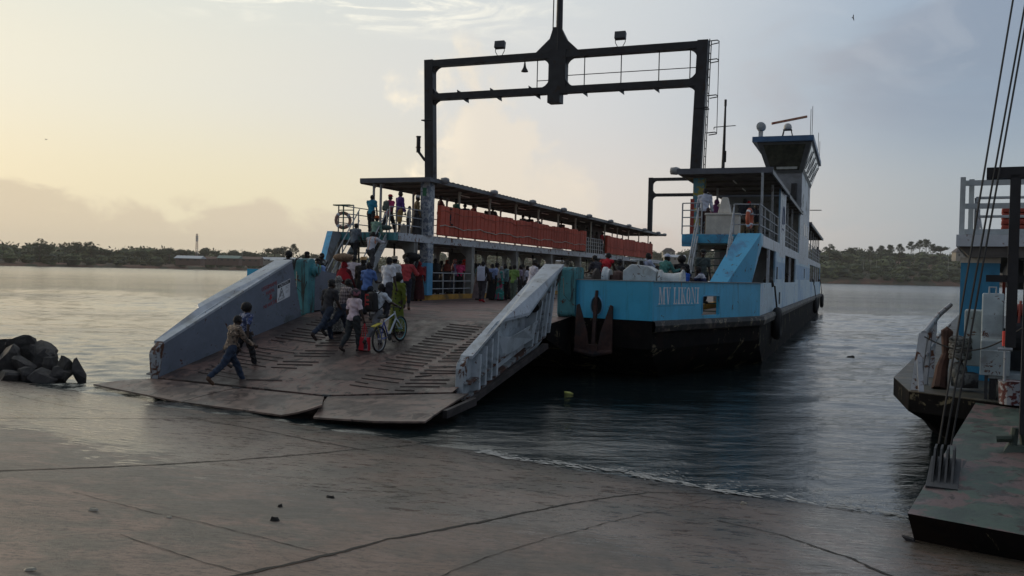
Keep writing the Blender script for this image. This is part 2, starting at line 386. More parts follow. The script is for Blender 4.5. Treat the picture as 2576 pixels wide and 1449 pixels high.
    vo = g.new('ShaderNodeTexVoronoi'); g.l.new(g.map(tc, scale=(.8, 1.4, 1)), vo.inputs['Vector']); vo.inputs['Scale'].default_value = 16
    vm = g.m('MULTIPLY', g.step(vo.outputs['Distance'], .24, .10), g.step(g.noise(tc, 2.5, 3, .6), .46, .56))
    c1 = g.mix(g.m('MULTIPLY', vm, .8), c1, (.022, .018, .015))
    vo2 = g.new('ShaderNodeTexVoronoi'); g.l.new(g.map(tc, loc=(7, 3, 0), scale=(1, 1.7, 1)), vo2.inputs['Vector']); vo2.inputs['Scale'].default_value = 7
    c1 = g.mix(g.m('MULTIPLY', g.m('MULTIPLY', g.step(vo2.outputs['Distance'], .16, .08), g.step(g.noise(tc, 1.1, 3, .6), .5, .6)), .6), c1, (.36, .29, .22))
    # wetness: a film of water near the edge that ends in ragged tongues and puddles
    edge = g.m('ADD', 4.9, g.m('MULTIPLY', td, -.035))
    pn = g.noise(g.map(tc, scale=(1, 1, 1), rot=(0, 0, R(0))), 1.1, 6, .62, .8)
    pn2 = g.noise(g.map(tc, scale=(1.2, 3.8, 1)), 2.6, 8, .68, .5)
    wv = g.m('ADD', g.m('SUBTRACT', edge, nd), g.m('ADD', g.m('MULTIPLY', g.m('SUBTRACT', pn, .5), 3.4), g.m('MULTIPLY', g.m('SUBTRACT', pn2, .5), 5.5)))
    wet = g.step(wv, 0.0, .5); soak = g.step(wv, -2.6, .4)
    pud = g.m('MULTIPLY', g.step(pn2, .665, .69), g.step(nd, 9, 4))
    wet = g.m('MAXIMUM', wet, pud)
    dark = g.m('ADD', .0, g.m('MULTIPLY', g.step(nd, 1.1, .15), g.step(td, -12, -6)))
    c2 = g.mix(g.m('MULTIPLY', soak, .35), c1, (.05, .04, .033))
    c2 = g.mix(g.m('MULTIPLY', dark, .85), c2, (.018, .013, .010))   # weedy strip washed by the waves; dark ferry reflection painted into its colour
    g.l.new(c2, p.inputs['Base Color'])
    rg = g.m('ADD', .50, g.m('MULTIPLY', fin, .25)); rg = g.m('SUBTRACT', rg, g.m('MULTIPLY', soak, .14))
    film = g.m('ADD', g.m('SUBTRACT', .30, g.m('MULTIPLY', g.step(pn2, .5, .62), .16)), g.m('MULTIPLY', g.step(fin, .45, .8), .2))
    mr = g.new('ShaderNodeMix'); mr.data_type = 'FLOAT'; g.put(mr.inputs[0], wet); g.put(mr.inputs[2], rg); g.put(mr.inputs[3], film)
    g.l.new(mr.outputs[0], p.inputs['Roughness'])
    b = g.new('ShaderNodeBump'); b.inputs['Distance'].default_value = .012
    g.put(b.inputs['Strength'], g.m('SUBTRACT', .9, g.m('MULTIPLY', wet, .80)))
    g.put(b.inputs['Height'], g.m('ADD', g.m('MULTIPLY', fin, .5), g.m('ADD', g.m('MULTIPLY', gr, g.m('SUBTRACT', .3, g.m('MULTIPLY', wet, .28))), g.m('MULTIPLY', sc_, .5))))
    g.l.new(b.outputs[0], p.inputs['Normal']); p.inputs['Specular IOR Level'].default_value = .8
    jm = mat('joint_grime', (.012, .011, .009), .8, var=.4)
    o = m.build('ground', [g_, jm]); tag(o, 'wet brown concrete slipway of cracked slabs', kind='structure')
    o.data.polygons.foreach_set('use_smooth', [True]*len(o.data.polygons))
make_ground()

def make_water():
    m = MB(); S_ = 9000.
    ys = np.concatenate([[-60, -10, 3, 7.0], np.exp(np.linspace(math.log(8.0), math.log(110), 440)), np.exp(np.linspace(math.log(116), math.log(12000), 40))])
    tn = np.concatenate([[-60, -20, -6, -2.5, -1.6], np.linspace(-1.15, -.72, 20), np.linspace(-.70, .72, 430), [.9, 1.4, 2.5, 6, 20, 60]])
    Yg, Tg = np.meshgrid(ys, tn, indexing='ij'); Xg = Tg*np.maximum(Yg, 8.0)
    Z = np.zeros_like(Xg); rr = np.random.default_rng(11)
    for i in range(34):
        lam = .22*1.16**(i*.62)*rr.uniform(.85, 1.15); k = 2*math.pi/lam; th = R(-100)+rr.normal(0, .62)
        amp = .0062*lam**.8*rr.uniform(.6, 1.2)
        res = np.clip(1.5-np.maximum(Yg, 8)*.0062/lam*2.2, 0, 1)
        ph = k*(math.cos(th)*Xg+math.sin(th)*Yg)+rr.uniform(0, 6.28)+.8*np.sin(Xg*.21+i)+.8*np.cos(Yg*.17+i*2)
        Z += amp*res*(np.sin(ph)+.25*np.sin(2*ph+.6))
    patch = .65+.5*np.sin(Xg*.11+1)*np.sin(Yg*.13+2)+.25*np.sin(Xg*.31+Yg*.23)
    near = np.clip((110-Yg)/60, 0, 1)*np.clip((Yg-7)/1.5, 0, 1)
    Z *= near*np.clip(patch, .25, 1.4)
    V = np.stack([Xg, Yg, Z], -1).reshape(-1, 3); ny, nx = Xg.shape
    idx = np.arange(ny*nx).reshape(ny, nx); Fq = np.stack([idx[:-1, :-1], idx[:-1, 1:], idx[1:, 1:], idx[1:, :-1]], -1).reshape(-1, 4)
    me = bpy.data.meshes.new('water'); me.from_pydata(V.tolist(), [], Fq.tolist()); me.update(); me.shade_smooth()
    a = bpy.data.materials.new('harbour_water'); a.use_nodes = True; g = NT(a.node_tree); p = g.n['Principled BSDF']
    tc = g.new('ShaderNodeTexCoord').outputs['Object']; x, y, z = g.xyz(tc)
    r = g.m('SQRT', g.m('ADD', g.m('MULTIPLY', x, x), g.m('MULTIPLY', y, y)))
    p.inputs['Base Color'].default_value = (.010, .018, .020, 1); p.inputs['IOR'].default_value = 1.42
    g.put(p.inputs['Roughness'], g.m('ADD', .05, g.m('MULTIPLY', g.step(r, 30, 500), .15)))
    w1 = g.noise(g.map(tc, scale=(.9, 2.2, 1), rot=(0, 0, R(14))), 1.25, 5, .55, .5)
    w2 = g.noise(g.map(tc, scale=(.55, 1.3, 1), rot=(0, 0, R(-9))), .34, 4, .5, .4)
    w3 = g.noise(g.map(tc, scale=(1.4, 3.6, 1), rot=(0, 0, R(5))), 4.2, 4, .6, .2)
    w4 = g.noise(g.map(tc, scale=(.2, 1, 1), rot=(0, 0, R(3))), .05, 3, .5)
    amp = g.m('ADD', .45, g.m('MULTIPLY', g.step(w4, .4, .65), .7))
    h = g.m('ADD', g.m('MULTIPLY', w1, .5), g.m('ADD', g.m('MULTIPLY', w2, 1.3), g.m('MULTIPLY', w3, .13)))
    b = g.new('ShaderNodeBump'); b.inputs['Distance'].default_value = .10
    g.put(b.inputs['Strength'], g.m('MULTIPLY', amp, 1.0)); g.l.new(h, b.inputs['Height']); g.l.new(b.outputs[0], p.inputs['Normal'])
    me.materials.append(a); wo = bpy.data.objects.new('water', me); col.objects.link(wo); tag(wo, 'rippled harbour water, bright on the left and dark under the ferry', kind='structure')
    # sea bed far below keeps the sheet from floating on nothing
    # foam lip along the slipway
    f = MB()
    for i in range(2800):
        t = random.uniform(-6.6, 4.6); k = random.random()
        if random.random() > .28+.62*max(0, math.sin(t*1.3+.4)*math.sin(t*3.1)): continue
        base = -.02+.10*math.sin(t*1.9)+.05*math.sin(t*5.3+1)
        n = base+random.gauss(-.03, .06) if k < .6 else base-random.uniform(0, .75)*(1 if t > -3.5 else .35)
        q = W0+WD*t+WN*n; zz = max(ground_z(*q), 0)+.006+random.uniform(0, .016)
        s_ = random.uniform(.006, .030)*(1.4 if k < .6 else .7); a_ = random.uniform(0, 3.1)
        el_ = random.uniform(1.2, 3.5); ang = math.atan2(WD[1], WD[0])+random.gauss(0, .3)
        pts = []
        for j in range(6):
            u_ = math.cos(j*math.pi/3)*s_*el_; v_ = math.sin(j*math.pi/3)*s_*random.uniform(.5, 1)
            pts.append((q[0]+u_*math.cos(ang)-v_*math.sin(ang), q[1]+u_*math.sin(ang)+v_*math.cos(ang), zz+.004))
        f.add(pts, [tuple(range(6))])
    tag(f.build('foam', mat('foam', (.36, .36, .34), .6)), 'thin line of white foam where wavelets meet the slipway', 'foam', kind='stuff')
make_water()

# ------------------------------------------------------------------ rocks at the left edge of the slipway
ROCK = mat('dark_grey_rock', (.06, .056, .052), .85, dirt=(.04, .036, .034), dthr=(.42, .65), ds=3, var=.3, vs=4, bump=.8, bs=9)
def rock(u, v, wpx, hpx, dist, label, k):
    d = ray(u, v+hpx/2); base = EYE+d*dist/d[1]; wd = wpx*dist/FOC; ht = hpx*dist/FOC
    b = bmesh.new(); bmesh.ops.create_icosphere(b, subdivisions=2, radius=1)
    rr = random.Random(k); planes = [(Vector((rr.gauss(0, 1), rr.gauss(0, 1), rr.gauss(0, .8))).normalized(), rr.uniform(.35, .7)) for _ in range(8)]
    for vt in b.verts:
        p = vt.co.copy()
        for nn, dd in planes:
            q = p.dot(nn)
            if q > dd: p -= nn*(q-dd)
        p *= 1+.05*vnoise(p.x*3, p.y*3+p.z*2, 1.5, k); vt.co = Vector((p.x*wd*.68, p.y*wd*.55, p.z*ht*.86))
    bmesh.ops.rotate(b, verts=b.verts, cent=(0, 0, 0), matrix=Matrix.Rotation(rr.uniform(-.25, .25), 3, 'Y') @ Matrix.Rotation(rr.uniform(-.4, .4), 3, 'X'))
    me = bpy.data.meshes.new('rock'); b.to_mesh(me); b.free(); me.materials.append(ROCK)
    o = bpy.data.objects.new('rock', me); o.location = (base[0], base[1], base[2]+ht*.26); col.objects.link(o)
    tag(o, label, 'rock', 'boulders piled at the water edge')
rocks = [
 (14, 868, 70, 46, 24.2, 'dark rock at the top left of the pile, cut by the frame edge'), (52, 858, 62, 44, 23.8, 'pointed dark boulder forming the peak of the rock pile'),
 (105, 875, 92, 40, 23.6, 'long overhanging boulder jutting right from the top of the pile'), (70, 885, 62, 46, 23.3, 'rounded boulder below the overhanging one'),
 (22, 905, 84, 70, 22.9, 'large smooth boulder low at the left end of the pile'), (64, 912, 60, 46, 22.7, 'squat boulder in the middle of the pile beside the large smooth one'),
 (100, 908, 58, 44, 22.9, 'angular boulder in the middle right of the pile'), (135, 915, 46, 46, 22.7, 'tilted slab of rock right of the pile centre'),
 (160, 918, 58, 60, 22.4, 'tall split boulder second from the right end of the pile'), (197, 925, 42, 48, 22.3, 'last boulder at the right end of the pile with a steep seaward face'),
 (150, 938, 62, 36, 22.2, 'low boulder at the waterline in front of the split one'), (105, 940, 72, 30, 22.1, 'flat wet rock at the foot of the pile'),
 (70, 938, 50, 26, 22.2, 'small wedge of rock at the foot of the pile left of the flat one'), (20, 945, 66, 34, 22.1, 'broad low rock at the bottom left corner of the pile'),
 (128, 890, 40, 28, 23.2, 'small block tucked under the overhanging boulder'), (-30, 880, 90, 80, 23.8, 'boulder mostly outside the left edge of the frame')]
for k, a in enumerate(rocks): rock(*a, k+3)

# ------------------------------------------------------------------ litter and floating things
def litter(name, u, v, z, s, matl, label, cat, h=.02, water=False):
    if not water:
        zz = .3
        for _ in range(8): q = onz(u, v, zz); zz = ground_z(q[0], q[1])
    else: q = onz(u, v, z)
    m = MB(); n = 9
    ang = [2*math.pi*i/n for i in range(n)]
    rr = [random.uniform(.6, 1.1) for _ in ang]
    lo = [(math.cos(a)*s*r_, math.sin(a)*s*.55*r_, 0) for a, r_ in zip(ang, rr)]
    hi = [(x*.7+random.uniform(-.1, .1)*s, y*.7, h*random.uniform(.6, 1.4)) for x, y, _ in lo]
    m.add(lo+hi, [tuple(range(n))[::-1], tuple(range(n, 2*n))]+[(i, (i+1) % n, n+(i+1) % n, n+i) for i in range(n)])
    o = m.build(name, matl, smooth=False); o.location = (q[0], q[1], q[2]+.004); tag(o, label, cat)
LP = mat('pale_litter', (.4, .36, .28), .7); LD = mat('dark_litter', (.02, .018, .015), .8); LB = mat('blue_litter', (.02, .05, .3), .5)
litter('scrap_of_paper', 234, 1286, 0, .055, LP, 'pale folded scrap of paper lying on the dry concrete at the left', 'litter')
litter('flat_stone', 425, 1303, 0, .045, LP, 'small pale flat stone on the concrete right of the paper scrap', 'stone', .012)
litter('flat_stone', 76, 1436, 0, .05, LP, 'pale flat stone in the bottom left corner', 'stone', .015)
litter('dead_leaf', 832, 1253, 0, .055, LD, 'dark curled leaf on the concrete below the ramp', 'leaf', .02)
litter('clod_of_mud', 704, 1276, 0, .03, LD, 'small dark clod upper of the two left of the leaf', 'clod', .025)
litter('clod_of_mud', 691, 1311, 0, .045, LD, 'larger dark clod lower of the two left of the leaf', 'clod', .03)
litter('plastic_wrapper', 1870, 1268, 0, .05, LP, 'pale wrapper at the water edge where the slab joint ends', 'litter', .02)
litter('plastic_wrapper', 385, 1003, 0, .12, LB, 'blue plastic scrap caught under the edge of the left ramp flap', 'litter', .03)
def bottle():
    q = onz(1430, 990, 0); m = MB(); m.lathe([(.012, -.11), (.03, -.10), (.034, 0), (.03, .05), (.014, .09), (.012, .12)], n=12, axis='x')
    o = m.build('floating_bottle', mat('yellow_plastic', (.6, .6, .15), .35), smooth=True); o.location = (q[0], q[1], .015); o.rotation_euler = (0, .1, -.25)
    tag(o, 'yellow plastic bottle floating in the dark water by the ramp', 'bottle')
    q = onz(2140, 899, 0); m = MB(); m.sphere((0, 0, 0), (.16, .1, .05)); m.sphere((.07, 0, .02), (.08, .06, .05))
    o = m.build('floating_float', LD, smooth=True); o.location = (q[0], q[1], .01); tag(o, 'small dark float drifting on the water between the ferries', 'float')
    for u, v, s in ((421, 893, .1), (462, 892, .12), (670, 905, .1)):
        pass
bottle()
# ------------------------------------------------------------------ the ferry
ORG = (0.0, 59.0, 0.0)
FERRY = empty('ferry', tuple(sw(*ORG)), -A1, 'large blue and white double-ended car ferry with black gantry, bow ramp down on the slipway', 'ferry')
def fb(m, name, mt, parent=FERRY, **k): return m.build(name, mt, parent, off=ORG, **k)
DK, CB, UF, UB, RT = 1.75, 1.97, 4.50, 4.20, 6.95
plan = [(3.72, 24.9), (6.15, 24.3), (8.45, 30.6), (8.45, 87.4), (6.15, 93.7), (3.72, 93.1)]
full = plan+[(-3.72, 93.1), (-6.15, 93.7), (-8.45, 87.4), (-8.45, 27.8), (-7.6, 24.4), (-3.72, 24.9)]
def hull():
    m = MB(); n = len(full)
    rings = []
    for z, k in ((1.72, 0), (.95, 0), (.55, .55), (-.1, 2.4), (-.9, 4.5)):
        ring = []
        for x, y in full:
            yy = y+(k if y < 59 else -k); xx = x*(1-.012*k) if abs(x) < 8 else x*(1-.004*k); ring.append((xx, yy, z))
        rings.append(ring)
    vs = [p for r_ in rings for p in r_]; fs = [tuple(range(n))]
    for i in range(len(rings)-1):
        for j in range(n): fs.append((i*n+j, i*n+(j+1) % n, (i+1)*n+(j+1) % n, (i+1)*n+j))
    m.add(vs, fs); h = fb(m, 'hull', HULLB)
    # rubbing strake
    for sg in (1,):
        m = MB(); P = [(sg*x, y) for x, y in plan]
        prof = [(0, 1.76), (.13, 1.74), (.17, 1.62), (.13, 1.46), (0, 1.42)]
        def offs(d):
            r_ = []
            for i, (x, y) in enumerate(P):
                t = Vector((P[min(i+1, 5)][0]-P[max(i-1, 0)][0], P[min(i+1, 5)][1]-P[max(i-1, 0)][1])).normalized(); nn = Vector((t.y, -t.x))*sg; r_.append((x+nn.x*d, y+nn.y*d))
            return r_
        vs = []; 
        for d, z in prof: vs += [(x, y, z) for x, y in offs(d)]
        fs = [(i*6+j, i*6+j+1, (i+1)*6+j+1, (i+1)*6+j) for i in range(4) for j in range(1, 5)]
        m.add(vs, fs); fb(m, 'rubbing_strake', HULLR, h)
    return h
HULL = hull()
# car deck
DECKM = mat('rusty_wet_deck', (.15, .088, .076), .55, dirt=(.055, .04, .036), dthr=(.4, .7), ds=.8, var=.2, bump=.35, bs=14, rough2=.3)
m = MB(); m.prism([(-3.72, 24.9), (3.72, 24.9), (6.1, 24.35), (8.4, 30.6), (8.4, 87.4), (6.1, 93.6), (-6.1, 93.6), (-8.4, 87.4), (-8.4, 30.6), (-6.1, 24.35)], 'z', 1.724, DK)
m.add([(-4.2, 22.8, 1.62), (3.6, 22.8, 1.62), (3.6, 24.95, 1.752), (-4.2, 24.95, 1.752), (-4.2, 22.8, 1.2), (3.6, 22.8, 1.2), (3.6, 24.95, .6), (-4.2, 24.95, .6)],
      [(0, 1, 2, 3), (4, 5, 1, 0), (5, 6, 2, 1), (7, 4, 0, 3), (7, 6, 5, 4)])
cdk = fb(m, 'car_deck', [DECKM, HULLB])
for p_ in cdk.data.polygons:
    if p_.normal.z < .5: p_.material_index = 1

# ---- bow bulwark with hawse pipe, window and name
def wall_seg(m, a, b, z0, z1, t=.1, inside=1):
    a = Vector((a[0], a[1], 0)); b = Vector((b[0], b[1], 0)); d = (b-a).normalized(); nn = Vector((-d.y, d.x, 0))*t*inside
    vs = []
    for z in (z0, z1):
        for p in (a, b, b+nn, a+nn): vs.append((p.x, p.y, z))
    m.add(vs, [(3, 2, 1, 0), (4, 5, 6, 7), (0, 1, 5, 4), (1, 2, 6, 5), (2, 3, 7, 6), (3, 0, 4, 7)])
BT = 2.85
Pa, Pb, Pc = (3.74, 24.88), (6.15, 24.3), (8.45, 30.6)
def lerp(a, b, t): return (a[0]+(b[0]-a[0])*t, a[1]+(b[1]-a[1])*t)
m = MB()
wall_seg(m, Pa, Pb, DK, BT)
h0, h1 = .415, .575      # window opening along the angled panel
wall_seg(m, Pb, lerp(Pb, Pc, h0), DK, BT); wall_seg(m, lerp(Pb, Pc, h1), Pc, DK, BT)
wall_seg(m, lerp(Pb, Pc, h0), lerp(Pb, Pc, h1), DK, 1.86); wall_seg(m, lerp(Pb, Pc, h0), lerp(Pb, Pc, h1), 2.45, BT)
BUL = fb(m, 'bow_bulwark', BLUEBOW)
m = MB(); 
for a, b in ((Pa, Pb), (Pb, Pc)): m.bar((a[0], a[1]+.05, BT+.012), (b[0], b[1]+.05, BT+.012), .14, .024)
fb(m, 'top_rail', mat('dull_top_rail', (.28, .3, .3), .5), BUL)
m = MB(); q0 = lerp(Pb, Pc, h0); q1 = lerp(Pb, Pc, h1); dd = Vector((Pc[0]-Pb[0], Pc[1]-Pb[1], 0)).normalized(); no = Vector((dd.y, -dd.x, 0))
def onp(t, z, o=0.0): q = lerp(Pb, Pc, t); return (q[0]+no.x*o, q[1]+no.y*o, z)
m.tube([onp(h0, 1.90, .01), onp(h0, 2.40, .01), onp(h0+.008, 2.45, .01), onp(h1-.008, 2.45, .01), onp(h1, 2.40, .01), onp(h1, 1.90, .01)], .022, 6)
fb(m, 'window_rim', mat('light_blue_rim', (.14, .45, .68), .4), BUL)
# mirrored bulwark on the far bow and the low sides
m = MB(); wall_seg(m, (-4.9, 24.72), (-7.6, 24.35), DK, 2.94, inside=-1); wall_seg(m, (-7.6, 24.35), (-8.45, 27.8), DK, 2.94, inside=-1)
fb(m, 'bow_bulwark', BLUEBOW)
m = MB(); wall_seg(m, (6.15, 93.7), (3.74, 93.1), DK, BT); wall_seg(m, (8.45, 87.4), (6.15, 93.7), DK, BT); wall_seg(m, (-6.15, 93.7), (-3.74, 93.1), DK, BT, inside=-1); wall_seg(m, (-8.45, 87.4), (-6.15, 93.7), DK, BT, inside=-1)
fb(m, 'stern_bulwark', BLUEBOW)
# name painted on the angled panel: condensed serif letters
def letter_polys():
    def st(x0, x1): return [(x0, 0), (x1, 0), (x1, 1), (x0, 1)]
    s = .07
    def serif(x0, x1, y): return [(x0, y), (x1, y), (x1, y+s), (x0, y+s)]
    L = {}
    L['I'] = (.36, [st(.09, .27), serif(0, .36, 0), serif(0, .36, 1-s)])
    L['L'] = (.55, [st(.08, .26), serif(0, .34, 1-s), serif(0, .52, 0), [(.44, 0), (.53, 0), (.53, .3), (.48, .3)]])
    L['M'] = (.92, [[(.1, 0), (.17, 0), (.17, 1), (.1, 1)], [(.1, 1), (.3, 1), (.5, .12), (.42, 0)], [(.42, 0), (.5, 0), (.72, 1), (.66, 1)], st(.66, .84), serif(0, .27, 0), serif(.58, .92, 0), serif(0, .28, 1-s), serif(.66, .92, 1-s)])
    L['V'] = (.66, [[(.06, 1), (.26, 1), (.42, .0), (.3, 0)], [(.34, 0), (.4, 0), (.58, 1), (.52, 1)], serif(0, .32, 1-s), serif(.44, .66, 1-s)])
    L['K'] = (.72, [st(.08, .26), serif(0, .34, 0), serif(0, .34, 1-s), [(.26, .42), (.33, .5), (.6, 1), (.53, 1)], [(.3, .5), (.4, .66), (.68, 0), (.48, 0)], serif(.46, .72, 1-s), serif(.4, .74, 0)])
    L['O'] = (.62, 'O'); L['N'] = (.78, [[(.1, 0), (.16, 0), (.16, 1), (.1, 1)], [(.06, 1), (.26, 1), (.68, 0), (.58, 0)], [(.62, 0), (.68, 0), (.68, 1), (.62, 1)], serif(0, .26, 0), serif(.52, .78, 1-s), serif(0, .24, 1-s)])
    return L
LT = letter_polys(); m = MB(); x = 0.0; order = 'MV LIKONI'; total = sum((LT[c][0]+.09 if c != ' ' else .32) for c in order)-.09
t0, t1 = .045, .385; zl, zh = 2.21, 2.70; lay = 0
for c in order:
    if c == ' ': x += .32; continue
    wd, P = LT[c]
    def put(pt, o): return onp(t0+(t1-t0)*(x+pt[0])/total, zl+(zh-zl)*pt[1], o)
    if P == 'O':
        n = 20; o_ = .004; vs = [put((.31+.29*math.cos(2*math.pi*i/n), .5+.51*math.sin(2*math.pi*i/n)), o_) for i in range(n)]+[put((.31+.12*math.cos(2*math.pi*i/n), .5+.42*math.sin(2*math.pi*i/n)), o_) for i in range(n)]
        m.add(vs, [(i, (i+1) % n, n+(i+1) % n, n+i) for i in range(n)])
    else:
        for k, pl in enumerate(P):
            o_ = .003+.0012*k; m.add([put(q, o_) for q in pl], [tuple(range(len(pl)))])
    x += wd+.09
fb(m, 'ship_name', mat('faded_white_lettering', (.80, .81, .82), .6, dirt=(.35, .45, .55), dthr=(.72, .85), ds=9), BUL)
m = MB(); m.add([onp(.03, 2.16, .003), onp(.35, 2.165, .003), onp(.35, 2.171, .003), onp(.03, 2.166, .003)], [(0, 1, 2, 3)]); fb(m, 'pencil_line', DARK, BUL)
# hawse pipe
fd = Vector((Pb[0]-Pa[0], Pb[1]-Pa[1], 0)).normalized(); fn = Vector((fd.y, -fd.x, 0))
def onf(x, z, o): t = (x-Pa[0])/fd.x; return (x, Pa[1]+fd.y*t+fn.y*o, z)
m = MB(); cx, cz = 4.43, 2.1
m.tube([onf(cx+.19*math.cos(a), cz+.30*math.sin(a)*(1 if math.sin(a) > 0 else .9), .015) for a in [2*math.pi*i/24 for i in range(24)]], .022, 6, closed=True)
fb(m, 'hawse_rim', mat('light_blue_rim', (.14, .45, .68), .4), BUL)
m = MB(); m.add([onf(cx+.18*math.cos(a), cz+.29*math.sin(a), .006) for a in [2*math.pi*i/24 for i in range(24)]], [tuple(range(24))]); fb(m, 'dark_hawse_disc', DARK, BUL)  # flat dark disc stands in for the shade inside the hawse pipe
# anchor hanging in the hawse
an = empty('anchor', tuple(sw(4.43, 24.45, .8)), -A1, 'big rusty anchor with two upturned flukes hanging at the blue bow', 'anchor')
m = MB(); m.bar((0, 0, .05), (0, .18, 1.5), .13, .1); m.tube([(0, .16, 1.4), (0, .26, 1.75)], .05, 8); m.build('shank', RUSTM, an, bevel=.01)
for sg in (-1, 1):
    m = MB(); m.prism([(sg*.12, .0), (sg*.2, .55), (sg*.46, 1.36), (sg*.54, 1.32), (sg*.56, .0), (sg*.5, -.02)], 'y', -.05, .05); m.xf(Matrix.Rotation(R(-3), 3, 'X').to_4x4()); m.build('fluke', RUSTM, an, bevel=.012)
m = MB(); m.tube([(-.56, -.03, .02), (0, -.06, -.06), (.56, -.03, .02)], [.05, .09, .05], 8); m.box((0, -.02, .08), (.3, .22, .25)); m.build('crown', RUSTM, an)

# ---- side walls (the near side is the one facing right)
def sidewall(sg, name):
    X0 = sg*8.42; t = sg*-.07; m = MB()
    def plate(y0, y1, z0, z1): m.b2(X0, X0+t, y0, y1, z0, z1)
    plate(30.62, 87.3, DK, 2.86)                                    # lower belt
    plate(30.9, 87.3, 4.10, UF)                                     # belt at the upper floor
    if sg > 0:
        plate(36.7, 42.0, 2.86, 4.10); plate(49.8, 66.4, 2.86, 4.10); plate(86.7, 87.3, 2.86, 4.10)
        plate(38.5, 41.6, UF, 7.0); plate(52.6, 63.6, UF, 7.1)
        o = fb(m, name, SIDEP)
        for q_ in ((49.9, 66.3, 3.0, 3.82), (36.8, 41.9, 3.0, 3.72)): m = MB(); m.b2(X0+.003, X0-.02, *q_); fb(m, 'blue_band', mat('faded_blue_band', (.20, .38, .58), .45, dirt=(.36, .5, .62), dthr=(.45, .65), ds=.6, var=.1), o)
        m = MB(); m.b2(X0+.004, X0-.02, 38.5, 41.6, 3.95, 7.0); m.b2(X0+.004, X0-.02, 52.6, 63.6, 3.95, 7.1); m.b2(X0+.004, X0-.02, 30.95, 38.5, 4.11, 4.49); m.b2(X0+.004, X0-.02, 41.6, 52.6, 4.11, 4.49); m.b2(X0+.004, X0-.02, 63.6, 87.2, 4.11, 4.49)
        fb(m, 'white_band', WHITEP, o)
        for y0, y1, z0, z1 in ((37.3, 37.6, 3.0, 3.5), (38.9, 39.3, 1.95, 2.45), (58.6, 58.8, 3.1, 3.7)):
            m = MB(); m.b2(X0+.03, X0, y0, y1, z0, z1); fb(m, 'vent_slot', DARK, o)
        for y in (57.2, 59.0, 61.5):
            m = MB(); m.b2(X0+.02, X0, y, y+.45, 5.7, 6.5); fb(m, 'slit_window', GLASSD, o)
        m = MB(); m.b2(X0+.012, X0, 39.2, 40.8, 5.0, 6.4); c_ = fb(m, 'emblem_plate', mat('emblem_plate', (.55, .57, .6), .5), o)
        m = MB(); DBL = mat('emblem_ink', (.05, .08, .16), .5)
        m.tube([(X0+.02, 40.0+.45*math.cos(a), 5.6+.55*math.sin(a)) for a in [R(i*15-20) for i in range(0, 16)]], .03, 4); m.prism([(39.85, 5.35), (40.15, 5.35), (40.05, 5.95), (39.95, 5.95)], 'x', X0+.013, X0+.02); m.b2(X0+.013, X0+.02, 39.5, 40.5, 5.12, 5.2)
        fb(m, 'emblem', DBL, c_)
    else:
        o = fb(m, name, WHITEP)
    # window frames / thin bars
    bars = [(33.9, 2.86, 4.1), (45.9, 2.86, 4.1)] if sg > 0 else []
    for y in (70, 74, 78, 82): bars.append((y, 2.86, 4.1)) if sg > 0 else None
    for y, z0, z1 in bars:
        m = MB(); m.b2(X0, X0-.09*sg, y-.05, y+.05, z0, z1); fb(m, 'window_bar', WHITEP, o)
    return o
SIDE = sidewall(1, 'side_wall'); SIDEL = sidewall(-1, 'side_wall')
# arcade of rounded openings on the far side casing: columns with flared heads
m = MB(); ys = [31.0+3.1*i for i in range(19)]
for i in range(len(ys)-1):
    a, b = ys[i], ys[i+1]; frame_plate(m, 'x', a, b, 2.86, UB, a+.17, b-.17, 2.88, 4.0, .32, -8.3, -8.45, 4)
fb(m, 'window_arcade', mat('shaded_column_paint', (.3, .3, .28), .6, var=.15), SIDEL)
for y in ys[:-1]:
    m = MB(); m.tube([(-8.2, y+1.45, 2.8), (-8.2, y+1.45, UB)], .045, 6); fb(m, 'thin_column', DARK, SIDEL)
# ---- casings: upper floors, kerbs, pillars, roofs on both sides
def casing(sg, y0, y1):
    P = empty('side_casing', (0, 0, 0)); P.parent = FERRY
    xi, xo = sg*5.72, sg*8.33
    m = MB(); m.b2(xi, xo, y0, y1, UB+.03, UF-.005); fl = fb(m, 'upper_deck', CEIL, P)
    m = MB(); m.b2(xi-sg*.045, xi, y0-.02, y1, UB, UF+.02)
    m.prism([(xi-sg*.05, y0), (xi+sg*.35, y0-.28), (xo, y0-.28), (xo, y0-.2), (xi+sg*.35, y0-.2), (xi-sg*.0, y0)], 'z', UB, UF+.02)
    fb(m, 'deck_edge', mat('rusty_white_edge', (.52, .56, .60), .5, dirt=(.3, .3, .3), dthr=(.55, .8), ds=3, rust=(.14, .06, .035), rthr=(.63, .67), rs=4, var=.08), P)
    m = MB(); m.b2(xi-sg*.02, xi+sg*.2, 26.0 if sg < 0 else 27.0, 90, DK, CB); fb(m, 'kerb', YELLOW, P)
    for i, y in enumerate([y0+1.6+5.95*k for k in range(9)]):
        if y > y1-1: break
        m = MB(); m.b2(xi+sg*.0, xi+sg*.32, y-.16, y+.16, CB, UB+.03); m.prism([(xi, UB-.5), (xi, UB+.02), (xi-sg*.0, UB+.02), (xi+sg*.9, UB+.02), (xi+sg*.33, UB-.5)], 'y', y-.1, y+.1)
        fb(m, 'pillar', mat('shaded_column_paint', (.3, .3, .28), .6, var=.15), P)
    return P
CL = casing(-1, 31.3, 86.5); CR = casing(1, 31.3, 86.5)
GP = mat('blue_and_white_pillar', (.10, .36, .60), .45, var=.1)
